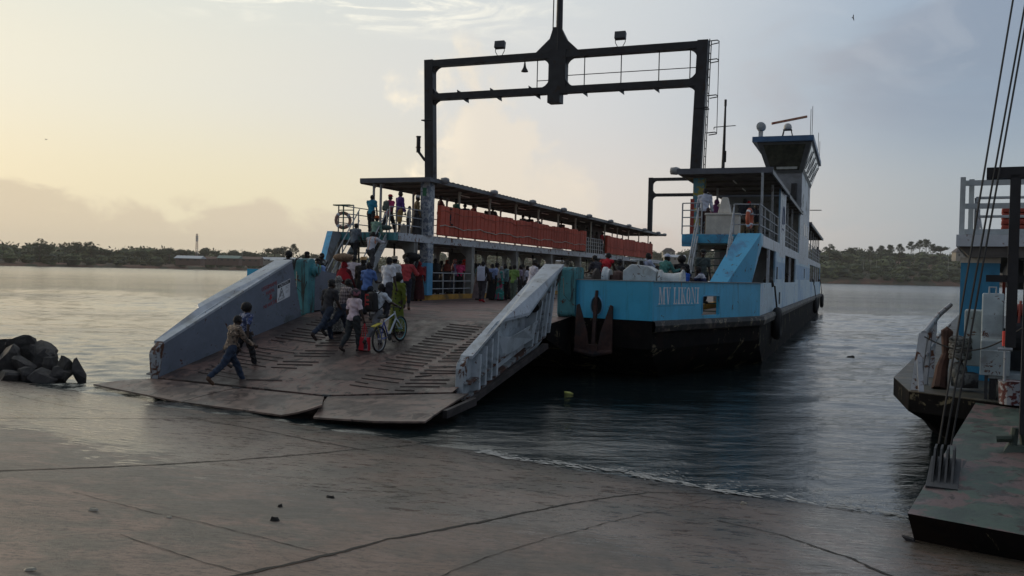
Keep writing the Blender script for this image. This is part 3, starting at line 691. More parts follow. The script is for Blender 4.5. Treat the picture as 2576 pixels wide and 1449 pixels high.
def pillar_big(sg, y, posters=True):
    x = sg*5.78
    m = MB(); m.b2(x-.19, x+.19, y-.22, y+.3, CB, UB); o = fb(m, 'gantry_pillar', GP)
    m = MB(); m.b2(x-.195, x+.195, y-.226, y+.304, 3.35, UB); fb(m, 'poster_sheet', PAPER, o)
    m = MB(); m.b2(x-.2, x+.2, y-.23, y+.31, UF+.02, 6.8); u = fb(m, 'gantry_pillar', PAPER if sg < 0 else mat('yellow_pillar', (.42, .40, .08), .5, dirt=(.1, .3, .4), dthr=(.5, .55), ds=1.5))
    if sg < 0:
        m = MB(); m.b2(x-.1, x+.08, y-.235, y-.228, 6.2, 6.55); fb(m, 'green_notice', mat('green_notice', (.02, .16, .07), .5), u)
        m = MB(); m.b2(x+.02, x+.15, y-.234, y-.228, 2.6, 3.2); fb(m, 'red_lettered_notice', mat('red_print', (.4, .3, .32), .6, dirt=(.35, .05, .08), dthr=(.5, .52), ds=9), o)
pillar_big(-1, 33.95); pillar_big(1, 33.95)
def roof(sg, y0, y1, xi, xo, name='canopy_roof'):
    m = MB(); n = int((y1-y0)/.25)
    # corrugated sheet with its flutes running across
    vs = []; fs = []
    for i in range(n+1):
        y = y0+(y1-y0)*i/n; z = RT+(.02 if i % 2 else -.012)
        vs += [(xi, y, z), (xo, y, z-.06), (xi, y, z-.02), (xo, y, z-.08)]
    for i in range(n): fs += [(4*i, 4*i+1, 4*i+5, 4*i+4), (4*i+2, 4*i+6, 4*i+7, 4*i+3)]
    fs += [(4*i, 4*i+4, 4*i+6, 4*i+2) for i in range(n)]+[(4*i+1, 4*i+3, 4*i+7, 4*i+5) for i in range(n)]
    m.add(vs, fs)
    o = fb(m, name, ROOFM)
    m = MB(); m.b2(xi, xi+sg*.06, y0, y1, RT-.17, RT-.03); m.b2(xi, xo, y0-.05, y0+.02, RT-.19, RT+.01); m.b2(xo-sg*.06, xo, y0, y1, RT-.23, RT-.09); m.b2(xi, xo, y1-.03, y1+.03, RT-.19, RT+.01)
    fb(m, 'fascia', mat('dark_fascia', (.09, .10, .12), .45), o)
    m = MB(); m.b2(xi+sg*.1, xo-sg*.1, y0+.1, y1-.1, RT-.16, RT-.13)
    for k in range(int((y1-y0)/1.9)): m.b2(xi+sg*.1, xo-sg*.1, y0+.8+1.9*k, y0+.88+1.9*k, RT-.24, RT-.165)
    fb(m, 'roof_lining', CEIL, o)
    return o
RL = roof(-1, 33.4, 81.8, -5.35, -8.75); RR1 = roof(1, 32.4, 41.0, 5.2, 8.6)
RR2 = roof(1, 42.0, 53.4, 5.3, 8.55); RR3 = roof(1, 63.6, 88.3, 5.3, 8.6)
for k in range(12):
    y = 34.6+4.0*k
    m = MB(); m.tube([(-6.4, y, RT-.27), (-6.4, y+1.2, RT-.27)], .025, 6); fb(m, 'strip_light', TUBEL, RL)
for k in range(2):
    m = MB(); m.tube([(7.0, 34.2+3*k, RT-.26), (7.0, 35.2+3*k, RT-.26)], .025, 6); fb(m, 'strip_light', TUBEL, RR1)
# lamp housings along the inner roof edge
for k in range(9):
    y = 34.6+5.6*k; m = MB(); m.lathe([(.05, -.2), (.13, -.17), (.15, .05), (.1, .17), (.03, .2)], (-5.26, y, RT-.02), 10, 'x'); fb(m, 'edge_lamp', mat('lamp_housing', (.28, .29, .3), .5), RL, smooth=True)
m = MB(); m.lathe([(.03, -.2), (.13, -.17), (.15, .05), (.1, .17), (.03, .2)], (5.12, 32.5, RT-.05), 10, 'x'); fb(m, 'edge_lamp', mat('lamp_housing', (.28, .29, .3), .5), RR1, smooth=True)
m = MB(); m.lathe([(.03, -.2), (.13, -.17), (.15, .05), (.1, .17), (.03, .2)], (-5.2, 81.9, RT-.05), 10, 'x'); fb(m, 'edge_lamp', mat('lamp_housing', (.28, .29, .3), .5), RL, smooth=True)
def posts(parent, xs, ys_, z0=UF, z1=RT-.2, r=.04, mt=None):
    for x in xs:
        for y in ys_:
            m = MB(); m.b2(x-r, x+r, y-r, y+r, z0, z1); m.prism([(y+r, z1-.25), (y+r, z1), (y+.3, z1)], 'x', x-.015, x+.015); fb(m, 'roof_post', mt or RAILM, parent)
posts(CL, [-5.95], [37.6+3.7*k for k in range(12)], mt=mat('cream_post', (.42, .40, .33), .5)); posts(CL, [-8.25], [33.7+3.7*k for k in range(13)])
posts(CL, [-7.9], [33.7]); 
posts(CR, [8.25], [32.3, 36.5, 45.2, 48.6, 66.5, 70.5, 74.5, 78.5, 82.5, 86.5]); posts(CR, [5.95], [37.5, 45, 66.5, 74, 82])
# grey inner bulkhead rooms of the casings (tower base and far cabin)
for q_ in ((5.9, 8.30, 41.0, 41.6, UF, 6.7), (6.0, 8.3, 52.8, 63.2, DK, UB+.02), (5.95, 8.3, 38.6, 38.75, DK, UB)): m = MB(); m.b2(*q_); fb(m, 'bulkhead', GREYW, CR)
for q_ in ((-8.2, -7.2, 62.5, 67.5, UF, 6.75), (-8.25, -8.12, 41.4, 44.2, DK, 4.0)): m = MB(); m.b2(*q_); fb(m, 'bulkhead', mat('dark_bulkhead', (.07, .06, .055), .7), CL)
# rails
def rail(parent, pts, z0, hs, posts_at=1.3, r=.022, closed=False, mt=None):
    m = MB(); pts = [Vector(p) for p in pts]
    for h in hs: m.tube([(p.x, p.y, p.z+h) for p in pts], r, 6)
    for a, b in zip(pts[:-1], pts[1:]):
        L_ = (b-a).length; n = max(1, round(L_/posts_at))
        for i in range(n+1): q = a+(b-a)*i/n; m.tube([(q.x, q.y, q.z), (q.x, q.y, q.z+max(hs))], r*1.25, 6)
    return fb(m, 'guard_rail', mt or RAILM, parent)
rail(CL, [(-5.76, 32.2, CB), (-5.76, 39.1, CB)], 0, [.26, .6, .96], 1.15)
rail(CL, [(-6.0, 31.1, UF), (-5.80, 31.3, UF), (-5.80, 33.6, UF)], 0, [.35, .7, 1.05], 1.1)
rail(CL, [(-8.3, 31.0, UF), (-8.3, 86, UF)], 0, [.4, .8, 1.1], 3.0); rail(CL, [(-7.6, 31.0, UF), (-8.3, 31.0, UF)], 0, [.3, .6, .9, 1.1], .7)
rail(CL, [(-5.76, 57.6, UF), (-5.76, 62.3, UF)], 0, [.3, .55, .8, 1.05], .5)
rail(CR, [(5.66, 31.2, UF), (6.35, 31.1, UF)], 0, [.3, .6, .85, 1.1], .62); rail(CR, [(7.45, 31.1, UF), (8.3, 31.2, UF), (8.36, 38.3, UF)], 0, [.35, .7, 1.05], 1.6)
rail(CR, [(8.36, 42.2, UF), (8.36, 52.4, UF)], 0, [.25, .5, .8, 1.05], 1.9); rail(CR, [(8.36, 64, UF), (8.36, 87, UF)], 0, [.25, .5, .8, 1.05], 2.2)
rail(CR, [(5.76, 33.9, UF), (5.76, 86, UF)], 0, [.4, .8, 1.1], 3.0)
# benches on the upper decks
for y in (36.0, 38.0): m = MB(); m.b2(6.4, 8.0, y, y+.4, UF+.38, UF+.44); m.b2(6.5, 6.56, y+.1, y+.3, UF, UF+.38); m.b2(7.8, 7.86, y+.1, y+.3, UF, UF+.38); fb(m, 'bench', DARK, CR)

# ---- stairs with braces at both bows
def stairs(sg, xa, xb):
    """flight from the bow deck up to the upper landing"""
    S_ = empty('stairway', (0, 0, 0)); S_.parent = FERRY
    y0, z0, y1, z1 = 28.6, DK, 31.05, UF-.02
    for x in (xa, xb):
        m = MB(); m.prism([(y0, z0), (y0+.3, z0), (y1+.15, z1-.2), (y1+.15, z1+.02), (y1-.05, z1+.02), (y0, z0+.22)], 'x', x-.025, x+.025); fb(m, 'stringer', RAILM, S_)
    n = 11
    for i in range(n):
        t = (i+.7)/n; m = MB(); m.b2(min(xa, xb)+.03, max(xa, xb)-.03, y0+(y1-y0)*t-.02, y0+(y1-y0)*t+.26, z0+(z1-z0)*t-.02, z0+(z1-z0)*t+.015); fb(m, 'tread', mat('dark_green_tread', (.05, .08, .06), .6), S_)
    for x in (xa, xb):
        m = MB()
        for h in (.5, .95): m.tube([(x, y0-.05, z0+h), (x, y1, z1+h)], .024, 6)
        for t in (.02, .5, .97): m.tube([(x, y0+(y1-y0)*t, z0+(z1-z0)*t), (x, y0+(y1-y0)*t, z0+(z1-z0)*t+.95)], .026, 6)
        fb(m, 'handrail', RAILM, S_)
    m = MB(); m.b2(sg*5.7, sg*8.3, 30.95, 31.28, UB, UF); fb(m, 'landing_beam', BLUE if sg > 0 else TEAL, S_)
    return S_
STR = stairs(1, 6.25, 7.45); STL = stairs(-1, -6.05, -7.35)
for sg in (1, -1):
    # diagonal blue brace rising from the bulwark to the upper deck
    m = MB(); x0 = sg*7.62; x1 = sg*8.44
    q = [(x0, 28.45, BT), (sg*8.22, 30.0, BT), (x1, 30.75, UF-.38), (x1, 31.2, UF-.38), (x1, 31.2, UF+.02), (x1, 30.4, UF+.02)]
    q2 = [(a-sg*((.55 if i in (0, 1) else .75) if sg > 0 else .26), b, c) for i, (a, b, c) in enumerate(q)]
    n = 6; m.add(q+q2, [tuple(range(n)), tuple(range(2*n-1, n-1, -1))]+[(i, (i+1) % n, n+(i+1) % n, n+i) for i in range(n)]); br_ = fb(m, 'diagonal_brace', [BLUE, GREYW])
    for p_ in br_.data.polygons:
        if p_.normal.x*sg < -.5: p_.material_index = 1
    m = MB(); m.b2(sg*8.36, sg*8.42, 30.55, 31.2, 2.84, 4.12) if False else m.b2(sg*8.38, sg*8.43, 33.9, 33.96, 2.86, 4.1); fb(m, 'thin_stay', WHITEP)
m = MB(); m.b2(5.7, 6.2, 30.98, 31.3, UF-.42, UF-.02); fb(m, 'blue_stair_gusset', BLUE, STR)

# ---- portals
def portal(y, x_, ztop, near):
    P = empty('portal_gantry', (0, 0, 0)); P.parent = FERRY
    w_ = .40; yb0, yb1 = y-.18, y+.18; zl = ztop-1.72
    for sg in (-1, 1):
        m = MB(); lean = (.16 if near else 0)
        m.add([(sg*(x_-lean)+a, b, z) if z < 8 else (sg*x_+a, b, z) for z in (6.8, ztop) for a, b in ((-w_/2, yb0), (w_/2, yb0), (w_/2, yb1), (-w_/2, yb1))], [(3, 2, 1, 0), (4, 5, 6, 7), (0, 1, 5, 4), (1, 2, 6, 5), (2, 3, 7, 6), (3, 0, 4, 7)])
        o = fb(m, 'gantry_leg', BLACK, P)
        if near: m = MB(); zz = zl-.85; m.tube([(sg*x_-.24, y-.2, zz), (sg*x_+.24, y-.2, zz), (sg*x_+.24, y+.2, zz), (sg*x_-.24, y+.2, zz)], .03, 5, closed=True); fb(m, 'collar', BLACK, o)
    m = MB(); xm = x_-w_/2
    m.b2(-xm, xm, yb0+.01, yb1-.01, ztop-.30, ztop-.03)
    u = fb(m, 'upper_crossbeam', BLACK, P)
    m = MB(); m.b2(-xm, xm, yb0+.01, yb1-.01, zl, zl+.27); l = fb(m, 'lower_crossbeam', BLACK, P)
    # rounded gussets
    m = MB(); r_ = .42
    def gus(cx, cz, sx, sz):
        pts = [(cx, cz)]+[(cx+sx*r_-sx*r_*math.sin(R(a)), cz+sz*r_-sz*r_*math.cos(R(a))) for a in (0, 18, 36, 54, 72, 90)]
        gm = MB(); gm.prism(pts, 'y', y-.12, y+.12); fb(gm, 'gusset', BLACK, P)
    for sg in (-1, 1):
        gus(sg*xm, ztop-.29, -sg, -1); gus(sg*xm, zl+.26, -sg, 1); gus(sg*xm, zl+.01, -sg, -1)
        if near: gus(sg*.34, ztop-.29, sg, -1); gus(sg*.34, zl+.26, sg, 1)
    if near:
        m = MB(); m.b2(-.36, .36, y-.19, y+.19, zl-.02, ztop+.02); m.prism([(-.36, ztop), (.36, ztop), (.85, ztop-.03), (.36, ztop+.42), (.08, ztop+.95), (-.22, ztop+.95), (-.36, ztop+.5), (-.95, ztop-.03)], 'y', y-.12, y+.12); m.b2(-.36, .16, y-.25, y+.25, zl-.38, zl)
        fb(m, 'mast_foot', BLACK, P)
        m = MB(); m.tube([(0, y, ztop-.2), (0, y, ztop+9)], [.14, .09], 10); m.tube([(-.24, y-.1, ztop), (-.2, y-.1, ztop+9)], .025, 5); fb(m, 'centre_mast', BLACK, P)
    return P
G1 = portal(33.95, 5.78, 12.0, True); G2 = portal(79.8, 6.15, 12.0, False)
m = MB()
for x in (1.1, 2.6, 4.1, 5.3): m.tube([(x, 33.95, 10.5), (x, 33.95, 11.75)], .022, 5)
m.tube([(.4, 33.95, 11.0), (5.6, 33.95, 11.0)], .018, 5); m.tube([(-.9, 33.95, 10.5), (-.9, 33.95, 11.75)], .022, 5); m.tube([(-.9, 33.95, 10.85), (-.35, 33.95, 10.85)], .018, 5)
fb(m, 'walkway_rail', BLACK, G1)
for x in (-4.1, -2.6, -.9, 1.1, 2.6, 4.0):
    m = MB(); m.prism([(x-.14, 10.31), (x+.1, 10.31), (x+.12, 10.12)], 'y', 33.8, 34.1); m.prism([(x-.3, 10.5), (x-.1, 10.5), (x-.32, 10.66)], 'y', 33.8, 34.1) if x < 0 else None; fb(m, 'bracket', BLACK, G1)
for x, lbl in ((-2.55, 0), (2.55, 0)):
    fl = empty('floodlight', (0, 0, 0)); fl.parent = G1; z = 12.0
    m = MB(); m.box((x, 33.9, z+.42), (.44, .22, .3), rx=R(-12)); fb(m, 'lamp_head', mat('floodlight_housing', (.05, .055, .06), .5), fl, bevel=.02)
    m = MB()
    for s_ in (-1, 1): m.tube([(x+s_*.1, 33.9, z-.02), (x+s_*.2, 33.9, z+.16), (x+s_*.2, 33.9, z+.4)], .016, 5)
    fb(m, 'lamp_bracket', BLACK, fl)
m = MB(); m.lathe([(.03, .15), (.05, 0), (.07, -.08), (.15, -.22), (.15, -.24)], (-1.45, 33.95, 11.5), 10); fb(m, 'loud_hailer', DARK, G1, smooth=True)
m = MB(); x = -6.28; m.tube([(x, 34, 8.1), (x, 34, 8.75)], .09, 10); m.tube([(x, 34, 8.3), (x, 34, 8.33)], .12, 10); m.tube([(x, 34, 8.75), (x, 34, 8.8)], .11, 10); m.tube([(x, 34, 8.15), (-5.95, 34, 7.75)], .06, 8); fb(m, 'signal_lamp', BLACK, G1)
m = MB(); x = 5.93
for xx in (x, ): 
    m.tube([(xx-.0, 33.75, 6.9), (xx+.12, 33.75, 12.0)], .02, 5); m.tube([(xx-.0, 34.15, 6.9), (xx+.12, 34.15, 12.0)], .02, 5)
for i in range(17): z = 7.0+.3*i; m.tube([(xx+.12*(z-6.9)/5.1, 33.75, z), (xx+.12*(z-6.9)/5.1, 34.15, z)], .014, 5)
for z in (8.45, 9.85, 11.2, 11.9): m.tube([(x+.1, 33.7, z), (x+.4, 33.75, z+.03), (x+.44, 33.95, z+.03), (x+.4, 34.15, z+.03), (x+.1, 34.2, z)], .022, 5)
m.tube([(x+.44, 33.95, 8.45), (x+.44, 33.95, 11.9)], .014, 5); fb(m, 'caged_ladder', BLACK, G1)
# signal mast behind the canopy
m = MB(); m.tube([(5.72, 40.4, 6.9), (5.76, 40.4, 8.7), (5.78, 40.4, 10.85)], [.085, .07, .04], 8); m.tube([(5.78, 40.4, 10.7), (5.78, 40.4, 11.0)], .055, 8); m.tube([(5.3, 40.4, 9.78), (6.25, 40.4, 9.82)], .02, 5); m.tube([(5.3, 40.4, 9.78), (5.3, 40.4, 9.68)], .02, 5); m.tube([(5.83, 40.4, 8.2), (5.83, 40.4, 8.7)], .05, 6)
fb(m, 'signal_mast', BLACK)

# ---- bridge tower with flared wheelhouse
T = empty('bridge_tower', (0, 0, 0)); T.parent = FERRY
m = MB(); m.b2(6.55, 8.41, 53.6, 63.4, UF, 9.25); fb(m, 'tower_shaft', mat('tower_grey', (.22, .235, .25), .5, dirt=(.16, .16, .17)), T)
m = MB(); m.b2(8.413, 8.43, 53.6, 63.4, 7.1, 9.25); fb(m, 'tower_side', mat('sooty_white_side', (.60, .64, .68), .45, dirt=(.03, .03, .035), dthr=(.5, .62), ds=.35, var=.05), T)
m = MB(); zb, zt = 9.2, 10.85
bot = [(6.5, 53.5), (8.45, 53.5), (8.45, 63.3), (6.5, 63.3)]; top = [(5.95, 52.6), (8.95, 52.6), (8.95, 64.2), (5.95, 64.2)]
m.add([(x, y, zb) for x, y in bot]+[(x, y, zt) for x, y in top], [(0, 1, 2, 3), (0, 1, 5, 4), (1, 2, 6, 5), (2, 3, 7, 6), (3, 0, 4, 7), (7, 6, 5, 4)]); wh = fb(m, 'wheelhouse', mat('wheelhouse_paint', (.11, .12, .125), .5), T)
def onq(a, b, c, d, s_, t_, o):
    a, b, c, d = map(Vector, (a, b, c, d)); p = (a*(1-s_)+b*s_)*(1-t_)+(d*(1-s_)+c*s_)*t_; n = (b-a).cross(d-a).normalized(); return tuple(p+n*o)
fr_ = ((6.5, 53.5, zb), (8.45, 53.5, zb), (8.95, 52.6, zt), (5.95, 52.6, zt))
m = MB(); m.add([onq(*fr_, s_, t_, .02) for s_, t_ in ((.12, .08), (.88, .08), (.9, .92), (.1, .92))], [(0, 1, 2, 3)]); fb(m, 'front_window', mat('dim_olive_glass', (.05, .052, .035), .15, var=.4), wh)
m = MB(); m.add([onq(*fr_, s_, t_, .035) for s_, t_ in ((.28, .12), (.82, .12), (.82, .2), (.28, .2))], [(0, 1, 2, 3)]); fb(m, 'window_reflection', mat('bright_reflection', (.6, .64, .6), .1), wh)  # pale strip paints a bright reflection onto the front window
sd_ = ((8.45, 53.5, zb), (8.45, 63.3, zb), (8.95, 64.2, zt), (8.95, 52.6, zt))
for i in range(4):
    m = MB(); a, b = .04+.24*i, .23+.24*i; m.add([onq(*sd_, s_, t_, .02) for s_, t_ in ((a, .12), (b, .12), (b, .9), (a, .9))], [(0, 1, 2, 3)]); fb(m, 'side_window', mat('pale_glass', (.45, .5, .52), .08), wh)
    m = MB()
    for t_ in (.3, .7): m.tube([onq(*sd_, a, .15, .06), onq(*sd_, b, .85, .06)], .03, 5)
    fb(m, 'window_frame', BLACK, wh)
m = MB(); m.b2(5.7, 9.05, 52.3, 64.4, zt, 11.15); fb(m, 'wheelhouse_roof', mat('dark_blue_roof_edge', (.045, .12, .24), .4), T)
# radar, searchlight, aerials on the roof
rz_ = 11.15
rd = empty('radar', (0, 0, 0)); rd.parent = T
m = MB()
for sx, sy in ((-1, -1), (1, -1), (1, 1), (-1, 1)): m.tube([(7.5+sx*.34, 54.2+sy*.25, rz_), (7.5+sx*.2, 54.2+sy*.15, rz_+.62)], .028, 5)
m.b2(7.25, 7.75, 54.0, 54.4, rz_+.6, rz_+.64); fb(m, 'radar_stand', DARK, rd)
m = MB(); m.lathe([(.2, 0), (.24, .1), (.2, .28), (.1, .36)], (7.5, 54.2, rz_+.64), 12); fb(m, 'radar_motor', mat('radar_grey', (.5, .5, .48), .5), rd, smooth=True)
m = MB(); m.bar((6.6, 54.0, rz_+1.0), (8.55, 54.5, rz_+1.42), .16, .13); fb(m, 'radar_scanner', mat('radar_orange', (.45, .22, .13), .5, dirt=(.3, .06, .04), dthr=(.55, .6)), rd, bevel=.02)
slt = empty('searchlight', (0, 0, 0)); slt.parent = T
m = MB(); m.b2(5.98, 6.22, 52.9, 53.1, rz_, rz_+.4); m.tube([(6.1, 53, rz_), (6.1, 53, rz_+.25)], .12, 8); fb(m, 'searchlight_yoke', mat('radar_grey', (.5, .5, .48), .5), slt)
m = MB(); m.lathe([(.1, -.28), (.24, -.22), (.27, 0), (.27, .25)], (6.1, 53.0, rz_+.68), 14, 'y'); fb(m, 'searchlight_drum', mat('drum_grey', (.33, .36, .37), .4), slt, smooth=False)
for x, y, h in ((8.85, 52.6, 1.5), (8.93, 52.8, 1.7), (8.98, 60.5, 1.4), (8.98, 63, 1.2)):
    m = MB(); m.tube([(x, y, rz_), (x, y, rz_+h)], .016, 5); fb(m, 'whip_aerial', DARK, T)
ac = empty('air_conditioner', (0, 0, 0)); ac.parent = T
m = MB(); m.b2(6.9, 7.75, 53.2, 53.6, 7.45, 8.05); fb(m, 'casing', mat('ac_grey', (.34, .35, .35), .5), ac, bevel=.02)
m = MB(); m.tube([(7.2, 53.17, 7.75), (7.2, 53.19, 7.75)], .24, 16); fb(m, 'fan_grille', DARK, ac)
m = MB(); m.b2(7.85, 8.15, 53.25, 53.6, 7.55, 8.55); m.b2(7.85, 8.15, 53.15, 53.25, 7.7, 8.1); fb(m, 'loudspeaker_box', BLACK, T)
m = MB(); m.prism([(5.55, 6.9), (5.95, 9.3), (6.15, 9.3), (6.0, 6.9)], 'y', 58, 58.3); fb(m, 'funnel_fin', WHITEP, T)
m = MB(); m.b2(7.3, 7.9, 53.1, 53.6, 6.65, 7.15); m.b2(7.35, 7.85, 53.05, 53.1, 6.9, 7.0); fb(m, 'wall_box', DARK, T)
m = MB(); m.tube([(8.45, 63.4, 7.75), (9.2, 63.4, 7.75)], .03, 5); fb(m, 'side_bracket', DARK, T)
# ---- bow machinery on the near side: windlass
Wn = empty('windlass', (.17, .55, .1)); Wn.parent = FERRY
m = MB(); m.prism([(4.75, 2.45), (5.75, 2.45), (5.75, 3.05), (5.5, 3.2), (5.0, 3.25), (4.75, 3.05)], 'y', 25.2, 25.9); m.b2(4.85, 5.6, 25.3, 25.8, DK, 2.45); fb(m, 'gear_case', WMACH, Wn, bevel=.03)
m = MB(); m.lathe([(.33, 0), (.33, .06), (.24, .12), (.22, .4), (.26, .62), (.34, .68), (.34, .72)], (5.8, 25.5, 2.78), 18, 'x'); fb(m, 'warping_drum', WMACH, Wn, smooth=False)
m = MB(); m.lathe([(.36, 0), (.36, .08), (.3, .12), (.3, .2)], (4.1, 25.5, 2.8), 18, 'x'); fb(m, 'chain_wheel', WMACH, Wn)
m = MB(); m.tube([(4.3, 25.5, 2.8), (4.8, 25.5, 2.8)], .12, 10); m.lathe([(.25, 0), (.28, .1), (.25, .22)], (4.42, 25.5, 2.78), 12, 'x'); fb(m, 'shaft', RUSTM, Wn)
m = MB(); m.tube([(5.15+.24*math.cos(R(a)), 25.5+.24*math.sin(R(a)), 3.38) for a in range(0, 360, 20)], .018, 5, closed=True); m.tube([(5.15, 25.5, 3.2), (5.15, 25.5, 3.38)], .03, 6)
for a in (0, 60, 120): m.tube([(5.15-.23*math.cos(R(a)), 25.5-.23*math.sin(R(a)), 3.37), (5.15+.23*math.cos(R(a)), 25.5+.23*math.sin(R(a)), 3.37)], .014, 5)
fb(m, 'handwheel', mat('handwheel_grey', (.4, .42, .42), .4), Wn)
# a second drum behind the ramp post
m = MB(); m.lathe([(.5, 0), (.5, .06)], (3.95, 26.2, 2.7), 20, 'x'); m.lathe([(.5, 0), (.5, .06)], (3.35, 26.2, 2.7), 20, 'x'); m.lathe([(.25, 0), (.25, .55)], (3.4, 26.2, 2.7), 14, 'x'); fb(m, 'hose_drum', mat('brown_drum', (.05, .035, .03), .6), FERRY)
# ---- teal ramp posts
for sg, x0, x1 in ((1, 3.22, 3.76), (-1, -4.75, -4.2)):
    y_ = 24.75 if sg > 0 else 22.9; m = MB()
    zt_ = 3.22 if sg > 0 else 3.3; y2_ = y_+.55 if sg > 0 else y_+.38
    m.prism(rrect(y_, y2_+(.3 if sg > 0 else -.02), 1.5 if sg < 0 else 1.75, zt_, .14), 'x', x0, x1); p_ = fb(m, 'ramp_post', TEAL)
    m = MB(); m.lathe([(.2, 0), (.2, .12), (.12, .14), (.12, .2)], (x0-.06 if sg > 0 else x1-.02, y_+.3, 2.95), 16, 'x'); fb(m, 'sheave', TEAL, p_)
    m = MB()
    for k in range(4):
        a = .035*k; m.tube([(x0+a, y_-.25+.03*k, 2.55+.1*k), (x0+.1+a, y_-.1, 3.2+.05*k), (x0+.2+a, y_+.12, 3.36+.02*k), (x0+.36+a*.4, y_+.3, 3.12)], .011, 5)
    m.tube([(x0+.2, y_-.1, 2.9), (x0+.25, y_-.16, 2.4), (x0+.4, y_-.05, 2.2), (x0+.5, y_, 2.6)], .011, 5)
    fb(m, 'hydraulic_hoses', CABLE, p_)
m = MB(); m.prism([(23.3, 1.7), (26.2, 1.75), (26.0, 2.1), (24.9, 2.8), (23.7, 2.93), (23.3, 3.1)], 'x', -4.32, -4.22); gw = fb(m, 'bow_wing_plate', GREYP)
m = MB(); pts_ = [(24.15, 2.42), (24.5, 2.33), (25.0, 2.36), (25.5, 2.28), (25.55, 2.16), (25.1, 2.12), (24.9, 2.05), (24.6, 2.14), (24.2, 2.12), (24.0, 2.26)]; m.prism(pts_, 'x', -4.217, -4.212); fb(m, 'bare_paint_patch', WHITE, gw)

# ------------------------------------------------------------------ the bow ramp
RP = empty('bow_ramp', (0, 0, 0)); RP.parent = FERRY
def rz(x, y):
    """height of the ramp plate at ship x,y"""
    t = (y-fy(x))/(22.8-fy(x)); zf = .28 if x < .7 else .24+(x-.7)/2.9*.2
    if x < .7: zf = .30+(x+4.15)/4.85*(-.06)
    return zf+(1.62-zf)*min(max(t, -.3), 1.1)
def fy(x): return 16.65-.03*(x+4.15) if x < .7 else 16.5+(x-.7)*.24
RAMPM = mat('wet_rusty_ramp', (.15, .092, .075), .5, dirt=(.055, .040, .036), dthr=(.42, .60), ds=.55, rust=(.035, .026, .022), rthr=(.56, .62), rs=3, var=.3, bump=.4, bs=10, rough2=.18)
m = MB(); xs = [-4.15+7.55*i/30 for i in range(31)]; n = 24
vs = []; fs = []
for i, x in enumerate(xs):
    for j in range(n+1):
        y = fy(x)+(22.8-fy(x))*j/n; vs.append((x, y, rz(x, y)+.008*vnoise(x, y, .9, 2)))
for i in range(30):
    for j in range(n): fs.append((i*(n+1)+j, (i+1)*(n+1)+j, (i+1)*(n+1)+j+1, i*(n+1)+j+1))
m.add(vs, fs)
vs2 = [(a, b, c-.22-.25*((b-16.5)/6.3)) for a, b, c in vs]; m.add(vs2, [f[::-1] for f in fs])
m.add([vs[i*(n+1)] for i in range(31)]+[vs2[i*(n+1)] for i in range(31)], [(i, i+1, 32+i, 31+i) for i in range(30)])
fb(m, 'ramp_plate', RAMPM, RP, smooth=True)
# chevron tread bars welded on the plate (pattern of one surface)
m = MB()
def tb(x0, y0, x1, y1, w_=.024):
    if random.random() < .12: x1 = x0+(x1-x0)*random.uniform(.3, .8); y1 = y0+(y1-y0)*.6+random.uniform(-.05, .05)
    elif random.random() < .1: y1 += random.uniform(-.09, .09)
    k = 3; pts = [(x0+(x1-x0)*i/k, y0+(y1-y0)*i/k) for i in range(k+1)]
    m.tube([(a, b, rz(a, b)+.014) for a, b in pts], w_*.5, 5)
sp = .235
def field(xc, xw0, xw1, ya, yb, sl, miss=0.0, gapc=.08):
    y = ya
    while y < yb:
        if random.random() > miss:
            l0 = random.uniform(-.04, .04)
            tb(xc-xw0+l0, y+sl*(xw0), xc-gapc, y+sl*gapc)
        if random.random() > miss: tb(xc+gapc, y+sl*gapc, xc+xw1+random.uniform(-.04, .04), y+sl*xw1)
        y += sp
field(2.0, 1.15, 1.0, 17.0, 22.3, .16, .03)
field(-1.9, 1.5, 1.0, 16.95, 22.2, .16, .22)
fb(m, 'tread_bars', mat('tread_bar_steel', (.075, .055, .048), .4, rough2=.2), RP)
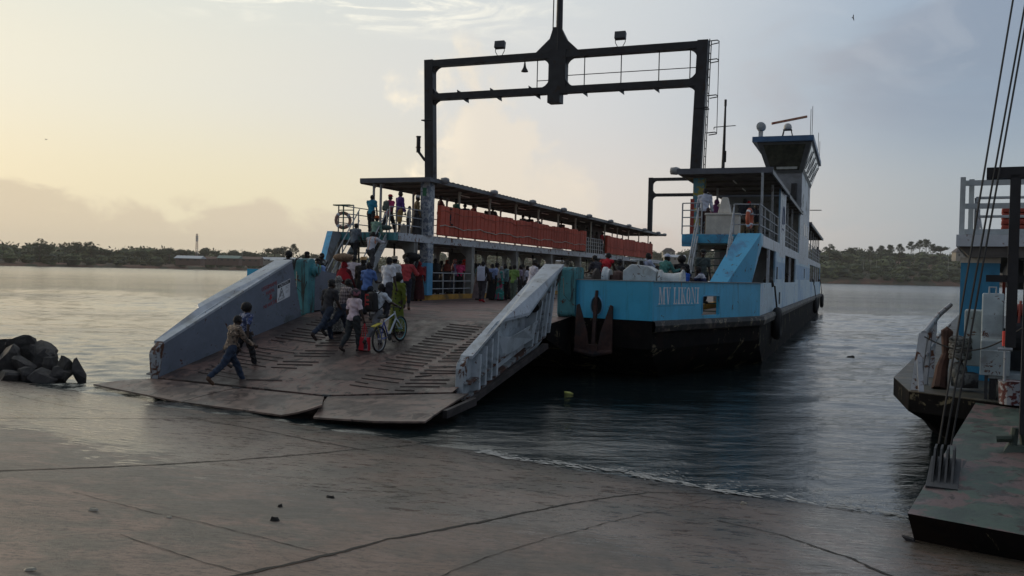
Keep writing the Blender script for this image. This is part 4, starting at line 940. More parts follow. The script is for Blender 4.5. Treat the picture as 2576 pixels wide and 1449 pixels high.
# side walls of the ramp
def wallbox(sg):
    S_ = empty('ramp_wall', (0, 0, 0)); S_.parent = RP
    if sg > 0:
        xi, xt, xo = 3.32, 3.47, 3.86
        zt = [(17.55, 1.0), (17.75, 1.14), (19.4, 1.9), (20.6, 2.02), (23.3, 3.26)]; zb_ = [(17.5, .30), (19.5, .62), (21.9, 1.0), (22.9, 1.40)]
    else:
        xi, xt, xo = -4.17, -4.32, -4.72
        zt = [(16.60, .98), (16.82, 1.14), (18.45, 1.9), (18.65, 1.98), (22.0, 3.23)]; zb_ = [(16.65, .22), (18.6, .55), (21.0, .9), (22.5, 1.32)]
    ztin = [zt[0], zt[1], zt[-1]]
    def topz(y):
        P = zt
        for a, b in zip(P[:-1], P[1:]):
            if y <= b[0]: return a[1]+(b[1]-a[1])*(y-a[0])/(b[0]-a[0])
        return P[-1][1]
    ya, za = zt[1]; yb, zb2 = zt[-1]
    def inz(y): return za+(zb2-za)*(y-ya)/(yb-ya)
    m = MB(); end_y = 22.6 if sg > 0 else 22.55
    # inner skin: front edge slightly rounded
    poly = [(zb_[0][0], zb_[0][1]), (zt[0][0]-.02, zt[0][1]-.1), (zt[0][0]+.02, zt[0][1]+.02), (ya, inz(ya)), (yb, zb2), (end_y+ (.3 if sg > 0 else 0), zb_[-1][1]+.2), (zb_[-1][0], zb_[-1][1]), (21.0, .85), (19, .5)]
    m.prism(poly, 'x', xi, xi+sg*.03); fb(m, 'inner_plate', GREYP, S_)
    # front pillar
    m = MB(); m.prism([(zb_[0][0]-.03, zb_[0][1]-.03), (zt[0][0]-.05, zt[0][1]-.12), (zt[0][0]+.0, zt[0][1]+.0), (ya+.02, inz(ya)+.02), (ya+.04, inz(ya)-.05), (zb_[0][0]+.03, zb_[0][1]-.03)], 'x', xi-sg*.02, xt+sg*.03)
    fb(m, 'front_edge', mat('rusted_white_edge', (.36, .40, .42), .5, rust=(.10, .04, .02), rthr=(.47, .56), rs=3.2), S_, bevel=.02)
    # cap: narrow in front, wide behind the kink
    k1 = zt[2][0]; k2 = zt[3][0]
    ring = [(xi-sg*.02, ya, inz(ya)+.015), (xi-sg*.02, yb, zb2+.015), (xo, yb, zb2+.015), (xo, k2, inz(k2)+.0 if False else topz(k2)+.015), (xt+sg*.20, k1, topz(k1)+.015), (xt+sg*.12, ya, inz(ya)+.015)]
    lo = [(a, b, c-.07) for a, b, c in ring]; n_ = 6
    m = MB(); m.add(ring+lo, [tuple(range(n_)), tuple(range(2*n_-1, n_-1, -1))]+[(i, (i+1) % n_, n_+(i+1) % n_, n_+i) for i in range(n_)]); fb(m, 'top_cap', CAPP, S_)
    # outer skin recessed, ribs and chords
    m = MB(); poly = [(zb_[0][0]+.05, zb_[0][1]-.12), (ya, inz(ya)-.06), (k1, topz(k1)-.06), (k2, topz(k2)-.06), (yb, zb2-.06), (zb_[-1][0], zb_[-1][1]+.1), (zb_[-1][0], zb_[-1][1]-.15), (21.9, .85), (19.5, .42)]
    m.prism(poly, 'x', xt-sg*.03, xt); fb(m, 'outer_skin', RAMPW, S_)
    for y in [ya+.22+.34*i for i in range(int((yb-ya-.3)/.34))]:
        if k1-.1 < y < k2+.75: continue
        m = MB(); m.add([(xt, y-.05, rz_at(sg, y)-.25), (xt, y+.05, rz_at(sg, y)-.25), (xt+sg*.21, y+.05, rz_at(sg, y)-.2), (xt+sg*.21, y-.05, rz_at(sg, y)-.2), (xt, y+.05, topz(y)-.07), (xt, y+.12, topz(y)-.07), (xt+sg*(.2 if y < k1 else .34), y+.12, topz(y)-.07), (xt+sg*(.2 if y < k1 else .34), y+.05, topz(y)-.07)],
              [(3, 2, 1, 0), (4, 5, 6, 7), (0, 1, 5, 4), (1, 2, 6, 5), (2, 3, 7, 6), (3, 0, 4, 7)]); fb(m, 'rib', RAMPW, S_)
    m = MB(); 
    pts = [(xt+sg*.09, y, rz_at(sg, y)+.06) for y in np.linspace(zb_[0][0], zb_[-1][0]-.2, 8)]
    for a, b in zip(pts[:-1], pts[1:]): m.bar(a, b, .2, .035)
    pts = [(xt+sg*.06, y, rz_at(sg, y)-.26) for y in np.linspace(zb_[0][0], zb_[-1][0]-.2, 8)]
    for a, b in zip(pts[:-1], pts[1:]): m.bar(a, b, .16, .07)
    fb(m, 'chord', mat('rusty_pale_chord', (.22, .24, .25), .6, rust=(.07, .03, .018), rthr=(.42, .54), rs=2.5), S_)
    # side housing panel in the middle
    m = MB(); a0, a1 = k1+.12, k2+.62
    zb0 = rz_at(sg, a0); x9 = xo-sg*.02
    m.add([(xt, a0, topz(a0)-.42), (x9-sg*.1, a0+.1, topz(a0)-.45), (x9, a0+.75, topz(a0+.75)-.38), (x9, a1+.1, topz(a1)-.5), (xt, a0, zb0+.05), (xt+sg*.16, a0, zb0+.05), (xt+sg*.28, a1, rz_at(sg, a1)+.05), (xt, a1+.1, rz_at(sg, a1)+.1)],
          [(0, 1, 5, 4), (1, 2, 6, 5), (2, 3, 6), (3, 7, 6), (4, 5, 6, 7), (0, 7, 3, 2, 1), (0, 4, 7)])
    fb(m, 'ram_housing', RAMPW, S_)
    if sg > 0:
        m = MB(); m.tube([(xt+.25, k2+.75, 2.22), (xt+.22, k2+2.3, 2.95)], .13, 12); fb(m, 'hydraulic_cylinder', mat('grimy_cylinder', (.3, .3, .29), .35, dirt=(.05, .04, .04), dthr=(.45, .6)), S_, smooth=True)
        m = MB(); m.tube([(xt+.25, k2+.62, 2.15), (xt+.25, k2+.85, 2.26)], .17, 12); fb(m, 'cylinder_boot', RUBBER, S_)
        m = MB(); m.tube([(xt+.25, k2+.2, 1.92), (xt+.25, k2+.66, 2.16)], .055, 10); fb(m, 'piston_rod', mat('chrome_rod', (.8, .85, .9), .12, 1.0), S_, smooth=True)
    return S_
def rz_at(sg, y): return rz(3.3 if sg > 0 else -4.1, y)-.0
WR = wallbox(1); WL = wallbox(-1)
# hinged flaps at the ramp foot
def slab(m, pts, t=.05):
    n = len(pts); m.add([tuple(p) for p in pts]+[(p[0], p[1], p[2]-t) for p in pts], [tuple(range(n)), tuple(range(2*n-1, n-1, -1))]+[(i, (i+1) % n, n+(i+1) % n, n+i) for i in range(n)])
def zg(x, y): q = sw(x, y, 0); return ground_z(q[0], q[1])
FLAPM = mat('wet_flap_plate', (.18, .125, .10), .45, dirt=(.075, .055, .047), dthr=(.45, .62), ds=.8, rust=(.05, .03, .024), rthr=(.6, .64), rs=2.4, var=.3, bump=.3, bs=8, rough2=.2)
def flap(front, back, nx, name):
    m = MB(); vs = []; fs = []; ny = 8
    def pl(P, t):
        for (a, b) in zip(P[:-1], P[1:]):
            if t <= b[0]+1e-9:
                k = (t-a[0])/(b[0]-a[0]); return tuple(a[1][i]+(b[1][i]-a[1][i])*k for i in range(3))
        return P[-1][1]
    for i in range(nx+1):
        f_ = pl(front, i/nx); b_ = pl(back, i/nx)
        for j in range(ny+1):
            t = j/ny; x, y, z = (b_[q]+(f_[q]-b_[q])*t for q in range(3)); vs.append((x, y, z+.02*math.sin(t*math.pi)))
    for i in range(nx):
        for j in range(ny): fs.append((i*(ny+1)+j, i*(ny+1)+j+1, (i+1)*(ny+1)+j+1, (i+1)*(ny+1)+j))
    m.add(vs, fs); vs2 = [(a, b, c-.035) for a, b, c in vs]; m.add(vs2, [f[::-1] for f in fs])
    edge = [i*(ny+1)+ny for i in range(nx+1)]; N = len(vs)
    m.add([vs[k] for k in edge]+[vs2[k] for k in edge], [(i, i+1, nx+2+i, nx+1+i) for i in range(nx)])
    for s0 in (0, nx): idx = [s0*(ny+1)+j for j in range(ny+1)]; m.add([vs[k] for k in idx]+[vs2[k] for k in idx], [(i, i+1, ny+2+i, ny+1+i) for i in range(ny)])
    return fb(m, name, FLAPM, RP, smooth=False)
E_ = .03
flap([(0, (-5.55, 16.05, max(.02, zg(-5.55, 16.05))+.09)), (1, (-2.15, 15.22, zg(-2.15, 15.22)+.07))], [(0, (-4.3, 16.62, .27)), (1, (-1.7, 16.5, .24))], 8, 'ramp_flap')
flap([(0, (-2.1, 15.2, zg(-2.1, 15.2)+.075)), (.75, (.8, 14.72, zg(.8, 14.72)+.1)), (.92, (1.35, 14.66, .2)), (1, (1.58, 14.95, .3))], [(0, (-1.66, 16.5, .235)), (1, (.68, 16.4, .22))], 16, 'ramp_flap')
flap([(0, (1.64, 14.56, .115)), (.7, (3.1, 14.52, .16)), (1, (3.98, 14.72, .2))], [(0, (.76, 16.42, .225)), (1, (3.78, 17.15, .42))], 12, 'ramp_flap')
m = MB(); m.bar((3.9, 17.2, .25), (3.96, 15.6, .2), .1, .16); fb(m, 'edge_girder', mat('rusty_girder', (.04, .032, .03), .7, var=.4), RP)
for q_ in ((3.62, .1), (-4.5, .1)): m = MB(); m.bar((q_[0], 17.4, .16), (q_[0], 22.6, 1.05), .16, .14); fb(m, 'edge_girder', mat('rusty_girder', (.04, .032, .03), .7, var=.4), RP)
for x in (-1.7, .7): m = MB(); m.tube([(x-.1, 16.47, .22), (x+.1, 16.47, .22)], .04, 8); fb(m, 'hinge_pin', DARK, RP)
# painted warning and caution sign on the far ramp wall
def text_mesh(name, s, size, mt, parent, p0, dx_, dz_, ext=.001):
    c = bpy.data.curves.new(name, 'FONT'); c.body = s; c.size = size; c.align_x = 'CENTER'; c.extrude = ext; c.space_line = .95
    o = bpy.data.objects.new(name, c); col.objects.link(o); bpy.context.view_layer.update()
    me = bpy.data.meshes.new_from_object(o.evaluated_get(bpy.context.evaluated_depsgraph_get())); bpy.data.objects.remove(o)
    dx_ = Vector(dx_).normalized(); dz_ = Vector(dz_).normalized(); n_ = dx_.cross(dz_)
    mm = Matrix(((dx_.x, dz_.x, n_.x, p0[0]-ORG[0]), (dx_.y, dz_.y, n_.y, p0[1]-ORG[1]), (dx_.z, dz_.z, n_.z, p0[2]-ORG[2]), (0, 0, 0, 1)))
    me.transform(mm); me.materials.clear(); me.materials.append(mt); o = bpy.data.objects.new(name, me); col.objects.link(o); o.parent = parent; return o
REDP = mat('red_stencil_paint', (.32, .05, .05), .6)
wx = -4.163; dxv = (0, 1, .30); dzv = (0, -.12, 1)
for i, (s_, y_, z_) in enumerate((('USISIMAME', 20.95, 2.42), ('HAPA', 20.98, 2.26), ('NI HATARI', 21.05, 1.92))):
    text_mesh('painted_words', s_, .155, REDP, WL, (wx, y_, z_), dxv, dzv)
m = MB(); m.prism([(20.97, 2.22), (21.05, 2.24), (21.05, 2.15), (21.1, 2.16), (21.0, 2.07), (20.92, 2.11), (20.97, 2.13)], 'x', wx-.001, wx+.002); fb(m, 'painted_arrow', REDP, WL)
def sign(p, w_, h_):
    y, z = p; S_ = empty('caution_sign', (0, 0, 0)); S_.parent = WL
    def q(a, b, o): return (wx+o, y+a, z+b+a*.30)
    def quad(a0, a1, b0, b1, o): return [q(a0, b0, o), q(a1, b0, o), q(a1, b1, o), q(a0, b1, o)]
    m = MB(); m.add(quad(0, w_, 0, h_, .006)+quad(0, w_, 0, h_, 0), [(0, 1, 2, 3), (7, 6, 5, 4), (0, 4, 5, 1), (1, 5, 6, 2), (2, 6, 7, 3), (3, 7, 4, 0)])
    m.build('sign_board', WHITE, S_, off=ORG)
    m = MB(); m.add(quad(.015, w_-.015, h_*.78, h_-.015, .009), [(0, 1, 2, 3)])
    a, b = .04, .06
    for (s0, t0), (s1, t1) in (((.05, .06), (.33, .06)), ((.33, .06), (.19, .40)), ((.19, .40), (.05, .06))): m.bar(q(s0, t0*h_/.55, .009), q(s1, t1*h_/.55, .009), .016, .003)
    m.bar(q(.13, .14, .009), q(.2, .28, .009), .03, .003); m.bar(q(.2, .16, .009), q(.26, .12, .009), .03, .003)
    for i, bb in enumerate((.66, .58, .40, .32)): m.bar(q(.4, bb*h_, .009), q(w_-.06-.03*(i % 2), bb*h_, .009), .012, .003)
    m.build('sign_print', BLACK, S_, off=ORG)
    text_mesh('sign_heading', 'CAUTION', .1, WHITE, S_, (wx+.011, y+w_/2, z+h_*.82+w_*.15), (0, 1, .30), (0, 0, 1), .0005)
sign((21.30, 1.98), .62, .52)

# ------------------------------------------------------------------ things hung or lashed on the ferry
proto = None
def floats(y0, y1, n):
    global proto
    for i in range(n):
        wd = (y1-y0)/n; y = y0+wd*(i+.5); z = 4.58
        if proto is None or True:
            o = empty('life_float', tuple(sw(-5.62, y, z)), -A1, None, 'life float')
            o['label'] = FL[0] if y0 < 50 else 'orange canvas life float standing in the short row beyond the railed gap'; o['group'] = 'orange life floats lashed along the upper deck rail of the large ferry'
            m = MB(); hw = wd*.485; rnd = random.Random(i+int(y0)); hgt = 1.31+rnd.uniform(-.06, .05); tl_ = rnd.uniform(-.025, .025)
            for k in (-1, 1):
                a0 = -hw if k < 0 else .015; a1 = -.015 if k < 0 else hw
                m.box((rnd.uniform(-.01, .01), (a0+a1)/2, hgt/2), (.2, a1-a0, hgt), ry=rnd.uniform(-.01, .03), rx=tl_)
            m.build('float_body', ORANGE, o, bevel=.035)
            m = MB(); m.box((0, 0, hgt*.36), (.19, wd*.95, .03)); m.box((-.0, 0, hgt*.7), (.19, wd*.95, .03)); m.build('seam_strap', mat('dark_orange_strap', (.30, .05, .03), .8), o)
FL = ['orange canvas life float standing in the long row under the far canopy']
floats(34.75, 57.3, 23); floats(62.7, 78.4, 16)
for (y0, y1, zz, nm) in ((34.7, 57.4, 4.98, 'pale rope lashed low across the long row of orange floats'), (34.7, 57.4, 5.62, 'dark red cord strung high across the long row of orange floats'), (62.7, 78.4, 5.1, 'cord strung across the short far row of orange floats')):
    m = MB(); n = 46; m.tube([(-5.50, y0+(y1-y0)*i/n, zz+.05*math.sin(i*.9)+.03*math.sin(i*2.3)) for i in range(n+1)], .022 if zz < 5 else .014, 5)
    q = sw(*ORG); o = m.build('lashing_rope', ROPE if zz < 5 else mat('orange_cord', (.3, .08, .05), .8), None, off=(-5.5, y0, zz)); o.location = tuple(sw(-5.5, y0, zz)); o.rotation_euler = (0, 0, -A1); tag(o, nm, 'rope')
# tyre fenders on the near side
def fender(y, z, label):
    o = empty('tyre_fender', tuple(sw(8.62, y, z)), -A1, label, 'tyre fender', 'tyre fenders hung over the side of the large ferry')
    m = MB(); m.tube([(.0, .42*math.cos(R(a)), .42+.42*math.sin(R(a))) for a in range(0, 360, 20)], .17, 10, closed=True); m.xf(Matrix.Diagonal((1, 1, 1.1, 1))); m.build('tyre', RUBBER, o, smooth=True)
    m = MB(); m.tube([(0, 0, .9), (-.1, -.25, 1.9), (-.2, -.35, 2.75-z)], .035, 6); m.tube([(-.2, -.35, 2.75-z), (-.25, -.6, 2.95-z), (-.3, -1.1, 3.0-z), (-.35, -1.5, 2.92-z)], [.09, .12, .14, .08], 8); m.build('hanging_rope', DROPE, o)
fender(35.7, .82, 'nearest black tyre fender on its rope, below the wide window of the ferry'); fender(73.5, .55, 'second black tyre fender, towards the far end of the ferry side'); fender(87.9, .6, 'small farthest tyre fender at the end of the ferry side')
# lifebuoys
def buoy(x, y, z, rzz, label, matl=BRICKR, tilt=0):
    o = empty('lifebuoy', tuple(sw(x, y, z)), -A1+rzz, label, 'lifebuoy')
    m = MB(); m.tube([(.3*math.cos(R(a)), 0, .3*math.sin(R(a))) for a in range(0, 360, 20)], .07, 8, closed=True); m.xf(Matrix.Rotation(tilt, 4, 'X')); m.build('ring', matl, o, smooth=True)
    m = MB(); 
    for a in (45, 135, 225, 315): m.tube([(.3*math.cos(R(a+d)), 0, .3*math.sin(R(a+d))) for d in (-8, 0, 8)], .076, 8)
    m.build('reflective_band', WHITE, o)
buoy(7.98, 31.05, 5.05, R(84), 'orange lifebuoy hung on the near upper landing rail', tilt=0)
buoy(-8.02, 30.9, 4.98, R(52), 'faded lifebuoy hung at the top of the far stairs', mat('faded_buoy', (.35, .2, .16), .6))
m = MB(); m.box((-7.95, 30.75, 5.58), (.75, .3, .045)); m.tube([(-7.95, 30.8, 4.5), (-7.95, 30.8, 5.56)], .03, 6); fb(m, 'green_bracket_shelf', mat('green_shelf', (.03, .12, .09), .5), STL)
# cream chest and cone on the near landing
o = empty('storage_chest', tuple(sw(7.0, 31.75, UF)), -A1, 'cream coloured chest with a lid at the top of the near stairs', 'chest')
m = MB(); m.box((0, 0, .36), (1.15, .5, .7)); m.build('chest_body', CREAM, o, bevel=.03); m = MB(); m.box((0, -.01, .74), (1.22, .56, .07)); m.build('lid', CREAM, o, bevel=.02)
o = empty('pedestal_cover', tuple(sw(7.05, 31.75, UF+.78)), -A1, 'tapered cream cover standing on the chest lid', 'cover')
m = MB(); m.box((0, 0, .28), (.46, .34, .56), taper=.45); m.build('cover_shell', CREAM, o, bevel=.03)
m = MB(); m.b2(5.34, 5.46, 31.5, 31.62, 0, 1.3); o = m.build('fire_hose_board', mat('red_board', (.3, .04, .03), .5), None, off=(5.4, 31.5, 0)); o.location = tuple(sw(5.9, 31.7, UF)); o.rotation_euler = (0, 0, -A1); tag(o, 'narrow red board standing behind the rail left of the near landing', 'board')
# ------------------------------------------------------------------ far shores
def shore_pt(u, y):
    d = ray(u, 690.0); t = y/d[1]; return np.array([d[0]*t, y])
SOIL = mat('red_brown_soil', (.16, .085, .055), .9, var=.3, vs=.05, dirt=(.07, .07, .04), dthr=(.45, .6), ds=.04)
LEAF = mat('hazy_green_leaf', (.060, .085, .030), .8, var=.35, vs=.06)
LEAF2 = mat('olive_leaf', (.10, .115, .042), .8, var=.35, vs=.08)
LEAF3 = mat('dark_leaf', (.035, .05, .024), .8, var=.3, vs=.08)
BARK = mat('grey_bark', (.10, .08, .06), .9)
def shoreline(pts, prof, name, desc):
    P = [shore_pt(u, y) for u, y in pts]; Q = []
    for a, b in zip(P[:-1], P[1:]):
        k = max(2, int(np.linalg.norm(b-a)/14))
        for i in range(k): Q.append(a+(b-a)*i/k)
    Q.append(P[-1]); vs = []; fs = []; n = len(prof); segs = []
    for i, q in enumerate(Q):
        t = Q[min(i+1, len(Q)-1)]-Q[max(i-1, 0)]; t = t/np.linalg.norm(t); nn = np.array([-t[1], t[0]])
        if nn[1] < 0: nn = -nn
        f = i/(len(Q)-1)
        for d, h in prof:
            hh = h(f) if callable(h) else h
            w_ = q+nn*(d+(random.uniform(-.12, .12)*d if d > 3 else 0)); vs.append((w_[0], w_[1], hh*(1+.12*vnoise(w_[0]*.02, w_[1]*.02, 1, 3)) if d > 0 else -1.0))
        segs.append((q, nn, f))
    for i in range(len(Q)-1):
        for j in range(n-1): fs.append((i*n+j, (i+1)*n+j, (i+1)*n+j+1, i*n+j+1))
    m = MB(); m.add(vs, fs); o = m.build(name, SOIL); o.data.shade_smooth(); tag(o, desc, kind='structure'); return segs
def prof_h(prof, d, f):
    for (a, ha), (b, hb) in zip(prof[:-1], prof[1:]):
        if d <= b:
            ha = ha(f) if callable(ha) else ha; hb = hb(f) if callable(hb) else hb; return ha+(hb-ha)*(d-a)/(b-a)
    return hb(f) if callable(hb) else hb
def blob(V, F, c, r, n, q=1.3, core=True, top=.0):
    """a crown: leaf-clump faces scattered through an ellipsoid, with a rough core"""
    rx, ry, rz_ = r
    for _ in range(n):
        while True:
            p = rng.normal(size=3); p /= np.linalg.norm(p)
            if p[2] > -.45+top: break
        k = rng.uniform(.72, 1.12); s = q*rng.uniform(.5, 1.25)
        o = np.array([c[0]+p[0]*rx*k, c[1]+p[1]*ry*k, c[2]+p[2]*rz_*k])
        a = rng.normal(size=3); a /= np.linalg.norm(a); b = np.cross(a, p+.4*rng.normal(size=3)); b /= (np.linalg.norm(b)+1e-6)
        i = len(V); V += [tuple(o-a*s*.5), tuple(o+b*s*.32), tuple(o+a*s*.5), tuple(o-b*s*.32)]; F.append((i, i+1, i+2, i+3))
    if core:
        i0 = len(V); N = 7
        for zi, kz in ((-.8, .5), (-.1, .86), (.5, .7), (.86, .25)):
            for j in range(N):
                t = 2*math.pi*j/N+zi; k = kz*rng.uniform(.78, 1.02); V.append((c[0]+rx*k*math.cos(t), c[1]+ry*k*math.sin(t), c[2]+rz_*zi*.85))
        for a in range(3):
            for j in range(N): F.append((i0+a*N+j, i0+a*N+(j+1) % N, i0+(a+1)*N+(j+1) % N, i0+(a+1)*N+j))
        F.append(tuple(i0+3*N+j for j in range(N)))
def mesh_from(V, F, name, mts):
    me = bpy.data.meshes.new(name); me.from_pydata(V, [], F); me.update()
    for x in mts: me.materials.append(x)
    if len(mts) > 1: me.polygons.foreach_set('material_index', [int(x) for x in rng.integers(0, len(mts), len(F))])
    o = bpy.data.objects.new(name, me); col.objects.link(o); return o
pl = [(0, 0), (2, 1.2), (12, 2.6), (60, 4.0), (160, 6), (400, 8)]
pr = [(0, 0), (2, 1.6), (9, 4.5), (50, lambda f: 9+6*min(1, f*1.2)), (140, lambda f: 17+11*min(1, f*1.3)), (260, lambda f: 24+11*min(1, f*1.3)), (520, lambda f: 26+12*min(1, f*1.3))]
SL = shoreline([(-420, 520), (-100, 560), (0, 600), (300, 700), (600, 800), (850, 930), (1120, 1000)], pl, 'far_bank', 'low wooded headland across the harbour on the left')
SR = shoreline([(1000, 1060), (1400, 1000), (1750, 940), (2070, 900), (2300, 900), (2620, 960), (3000, 1100)], pr, 'hills', 'wooded hillside with a strip of red soil across the harbour on the right')
def wood(segs, prof, rows, name, desc, rsz, n, dens=1.0, mts=(LEAF, LEAF2, LEAF3)):
    V = []; F = []
    for d0 in rows:
        for q, nn, f in segs:
            for _ in range(dens if isinstance(dens, int) else 1):
                if random.random() < .12: continue
                d = d0*random.uniform(.75, 1.3)+random.uniform(0, 4); p = q+nn*d+np.array([random.uniform(-8, 8), 0]); r = rsz*random.uniform(.55, 1.25)*(1 if d > 20 else .6)
                h = prof_h(prof, d, f)
                blob(V, F, (p[0], p[1], h+r*.55), (r*1.25, r*1.1, r*.85), n, r*.32)
    o = mesh_from(V, F, name, list(mts)); tag(o, desc, 'wood', kind='stuff')
wood(SL, pl, [5, 14, 50, 80, 105, 130, 150, 170], 'wood', 'hazy dark wood covering the low left headland', 9.4, 64, 1)
wood(SR, pr, [7, 14, 26, 50, 80, 120, 170, 230, 300], 'wood', 'green scrub and trees covering the right hillside', 8.4, 62, 1)

# trees that stand out on the skyline
def tree_proto(kind):
    V = []; F = []; t = MB()
    if kind == 'broad':
        t.tube([(0, 0, 0), (.2, .1, 3), (0, 0, 6)], [.5, .35, .2], 7)
        for k in range(9):
            a = rng.uniform(0, 6.28); r = rng.uniform(1.2, 4.3); z = rng.uniform(4.5, 8.6)-r*.3; s = rng.uniform(1.5, 2.6); t.tube([(0, 0, 3.5), (r*math.cos(a)*.6, r*math.sin(a)*.6, z-.6), (r*math.cos(a), r*math.sin(a), z)], [.2, .1, .05], 5)
            blob(V, F, (r*math.cos(a), r*math.sin(a), z), (s*1.2, s*1.2, s*.8), 90, .85)
    elif kind == 'umbrella':
        t.tube([(0, 0, 0), (.2, 0, 3.5), (0, .1, 6)], [.4, .28, .15], 7)
        for k in range(10):
            a = rng.uniform(0, 6.28); r = rng.uniform(.5, 5.2); t.tube([(0, 0, 4), (r*math.cos(a), r*math.sin(a), 6.6)], [.14, .05], 5)
            blob(V, F, (r*math.cos(a), r*math.sin(a), 6.7-r*.22), (2.2, 2.2, 1.1), 90, .8)
    elif kind == 'feathery':
        t.tube([(0, 0, 0), (.2, 0, 5), (-.1, .2, 10), (0, 0, 14)], [.35, .28, .15, .05], 7)
        for k in range(24):
            a = rng.uniform(0, 6.28); z = rng.uniform(2, 13); L = (14.5-z)*.34+.8; e = (L*math.cos(a), L*math.sin(a), z+L*.8)
            t.tube([(0, 0, z), e], [.08, .03], 4); blob(V, F, e, (1.3, 1.3, 1.3), 46, .8, core=False); blob(V, F, (e[0]*.5, e[1]*.5, z+L*.4), (1.1, 1.1, 1.2), 36, .8, core=False)
    elif kind == 'palm':
        t.tube([(0, 0, 0), (.4, 0, 4), (.3, .2, 9)], [.25, .18, .14], 7)
        for k in range(16):
            a = k*.3927+rng.uniform(-.1, .1); dr = rng.uniform(-.2, .9); pts = [(.3+math.cos(a)*x, .2+math.sin(a)*x, 9+dr*x-.32*x*x) for x in (0, 1, 2, 2.8)]
            for p, q in zip(pts[:-1], pts[1:]):
                n_ = (-math.sin(a)*.4, math.cos(a)*.4); i = len(V); V += [(p[0]-n_[0], p[1]-n_[1], p[2]-.15), (q[0]-n_[0]*.7, q[1]-n_[1]*.7, q[2]-.25), q, p]; F.append((i, i+1, i+2, i+3)); V += [(p[0]+n_[0], p[1]+n_[1], p[2]-.15), (q[0]+n_[0]*.7, q[1]+n_[1]*.7, q[2]-.25)]; F.append((i+4, i+5, i+2, i+3))
    elif kind == 'airy':
        t.tube([(0, 0, 0), (.3, 0, 6), (0, .1, 11)], [.45, .3, .12], 7)
        for k in range(14):
            a = rng.uniform(0, 6.28); r = rng.uniform(.8, 4.0); z = rng.uniform(5, 14)-r*.2; t.tube([(0, 0, 6), (r*math.cos(a)*.5, r*math.sin(a)*.5, z-1.6), (r*math.cos(a), r*math.sin(a), z)], [.16, .1, .04], 5)
            blob(V, F, (r*math.cos(a), r*math.sin(a), z), (2.0, 2.0, 1.5), 90, .95, core=False)
    e = empty('tree', (0, 0, 0)); crown = mesh_from(V, F, 'crown', [LEAF3, LEAF, LEAF3] if kind != 'feathery' else [LEAF, LEAF3]); crown.parent = e; t.build('trunk', BARK, e); return e
TP = {}; TU = {}
def tree(kind, u, vtop, y, label, group=None, wide=1.0):
    TU[kind] = TU.get(kind, -1)+1; L_ = TP.setdefault(kind, [])
    if len(L_) < 2: o = tree_proto(kind); L_.append(o)
    else: o = copy_tree(L_[TU[kind] % 2])
    p = shore_pt(u, y); d = ray(u, vtop); ztop = CAMH+d[2]*y/d[1]; nat = {'broad': 10.0, 'umbrella': 8.0, 'feathery': 15.5, 'palm': 9.6, 'airy': 15.8}[kind]
    hgt = {'broad': 12, 'umbrella': 11, 'feathery': 16, 'palm': 13, 'airy': 16}[kind]; base = max(2.0, ztop-hgt); s = (ztop-base)/nat
    o.location = (p[0], p[1], base); o.scale = (s*wide, s*wide, s); o.rotation_euler = (0, 0, random.uniform(0, 6.28)); tag(o, label, 'tree', group)
G_L = 'trees on the left headland skyline'; G_R = 'trees on the right hillside skyline'
tree('airy', 100, 598, 640, 'tall airy tree standing highest at the left end of the headland', G_L, 1.1)
tree('airy', 118, 612, 650, 'slightly lower airy tree touching the tallest one on the left headland', G_L)
for i, (u, v, k, w_) in enumerate([(38, 640, 'broad', 1.2), (165, 610, 'airy', 1.1), (192, 606, 'airy', 1.2), (228, 606, 'airy', 1.1), (260, 622, 'broad', 1.2), (345, 626, 'broad', 1.4), (400, 624, 'broad', 1.3), (425, 622, 'broad', 1.2), (462, 624, 'broad', 1.3), (520, 622, 'broad', 1.2), (552, 634, 'broad', 1.1), (590, 628, 'broad', 1.3), (628, 630, 'broad', 1.4), (655, 636, 'broad', 1.2), (690, 620, 'broad', 1.6), (715, 618, 'airy', 1.3), (738, 612, 'feathery', 1), (800, 638, 'broad', 1.4), (850, 640, 'broad', 1.3)]):
    lab = ['low round tree at the far left edge of the headland', 'first of the three loose crowned trees right of the tallest tree', 'middle one of the three loose crowned trees on the left headland', 'last of the three loose crowned trees on the left headland', 'rounded tree just right of the loose crowned trees', 'broad dark tree at the middle of the left headland', 'broad tree left of the white roofed shed', 'dense tree rising behind the white roofed shed', 'wide dark tree right of the white roofed shed',
           'spreading tree just right of the lattice mast', 'dark round tree between the spreading trees', 'spreading tree in the right part of the headland', 'wide spreading tree before the big knoll of trees', 'small round tree left of the big knoll of trees', 'large domed tree forming the left of the big knoll', 'loose tree on top of the big knoll', 'thin feathery tree poking from the top of the big knoll', 'tree low on the skyline behind the bow crew', 'tree low on the skyline beside the far stairs'][i]
    tree(k, u, v, 690+i*14, lab, G_L, w_)
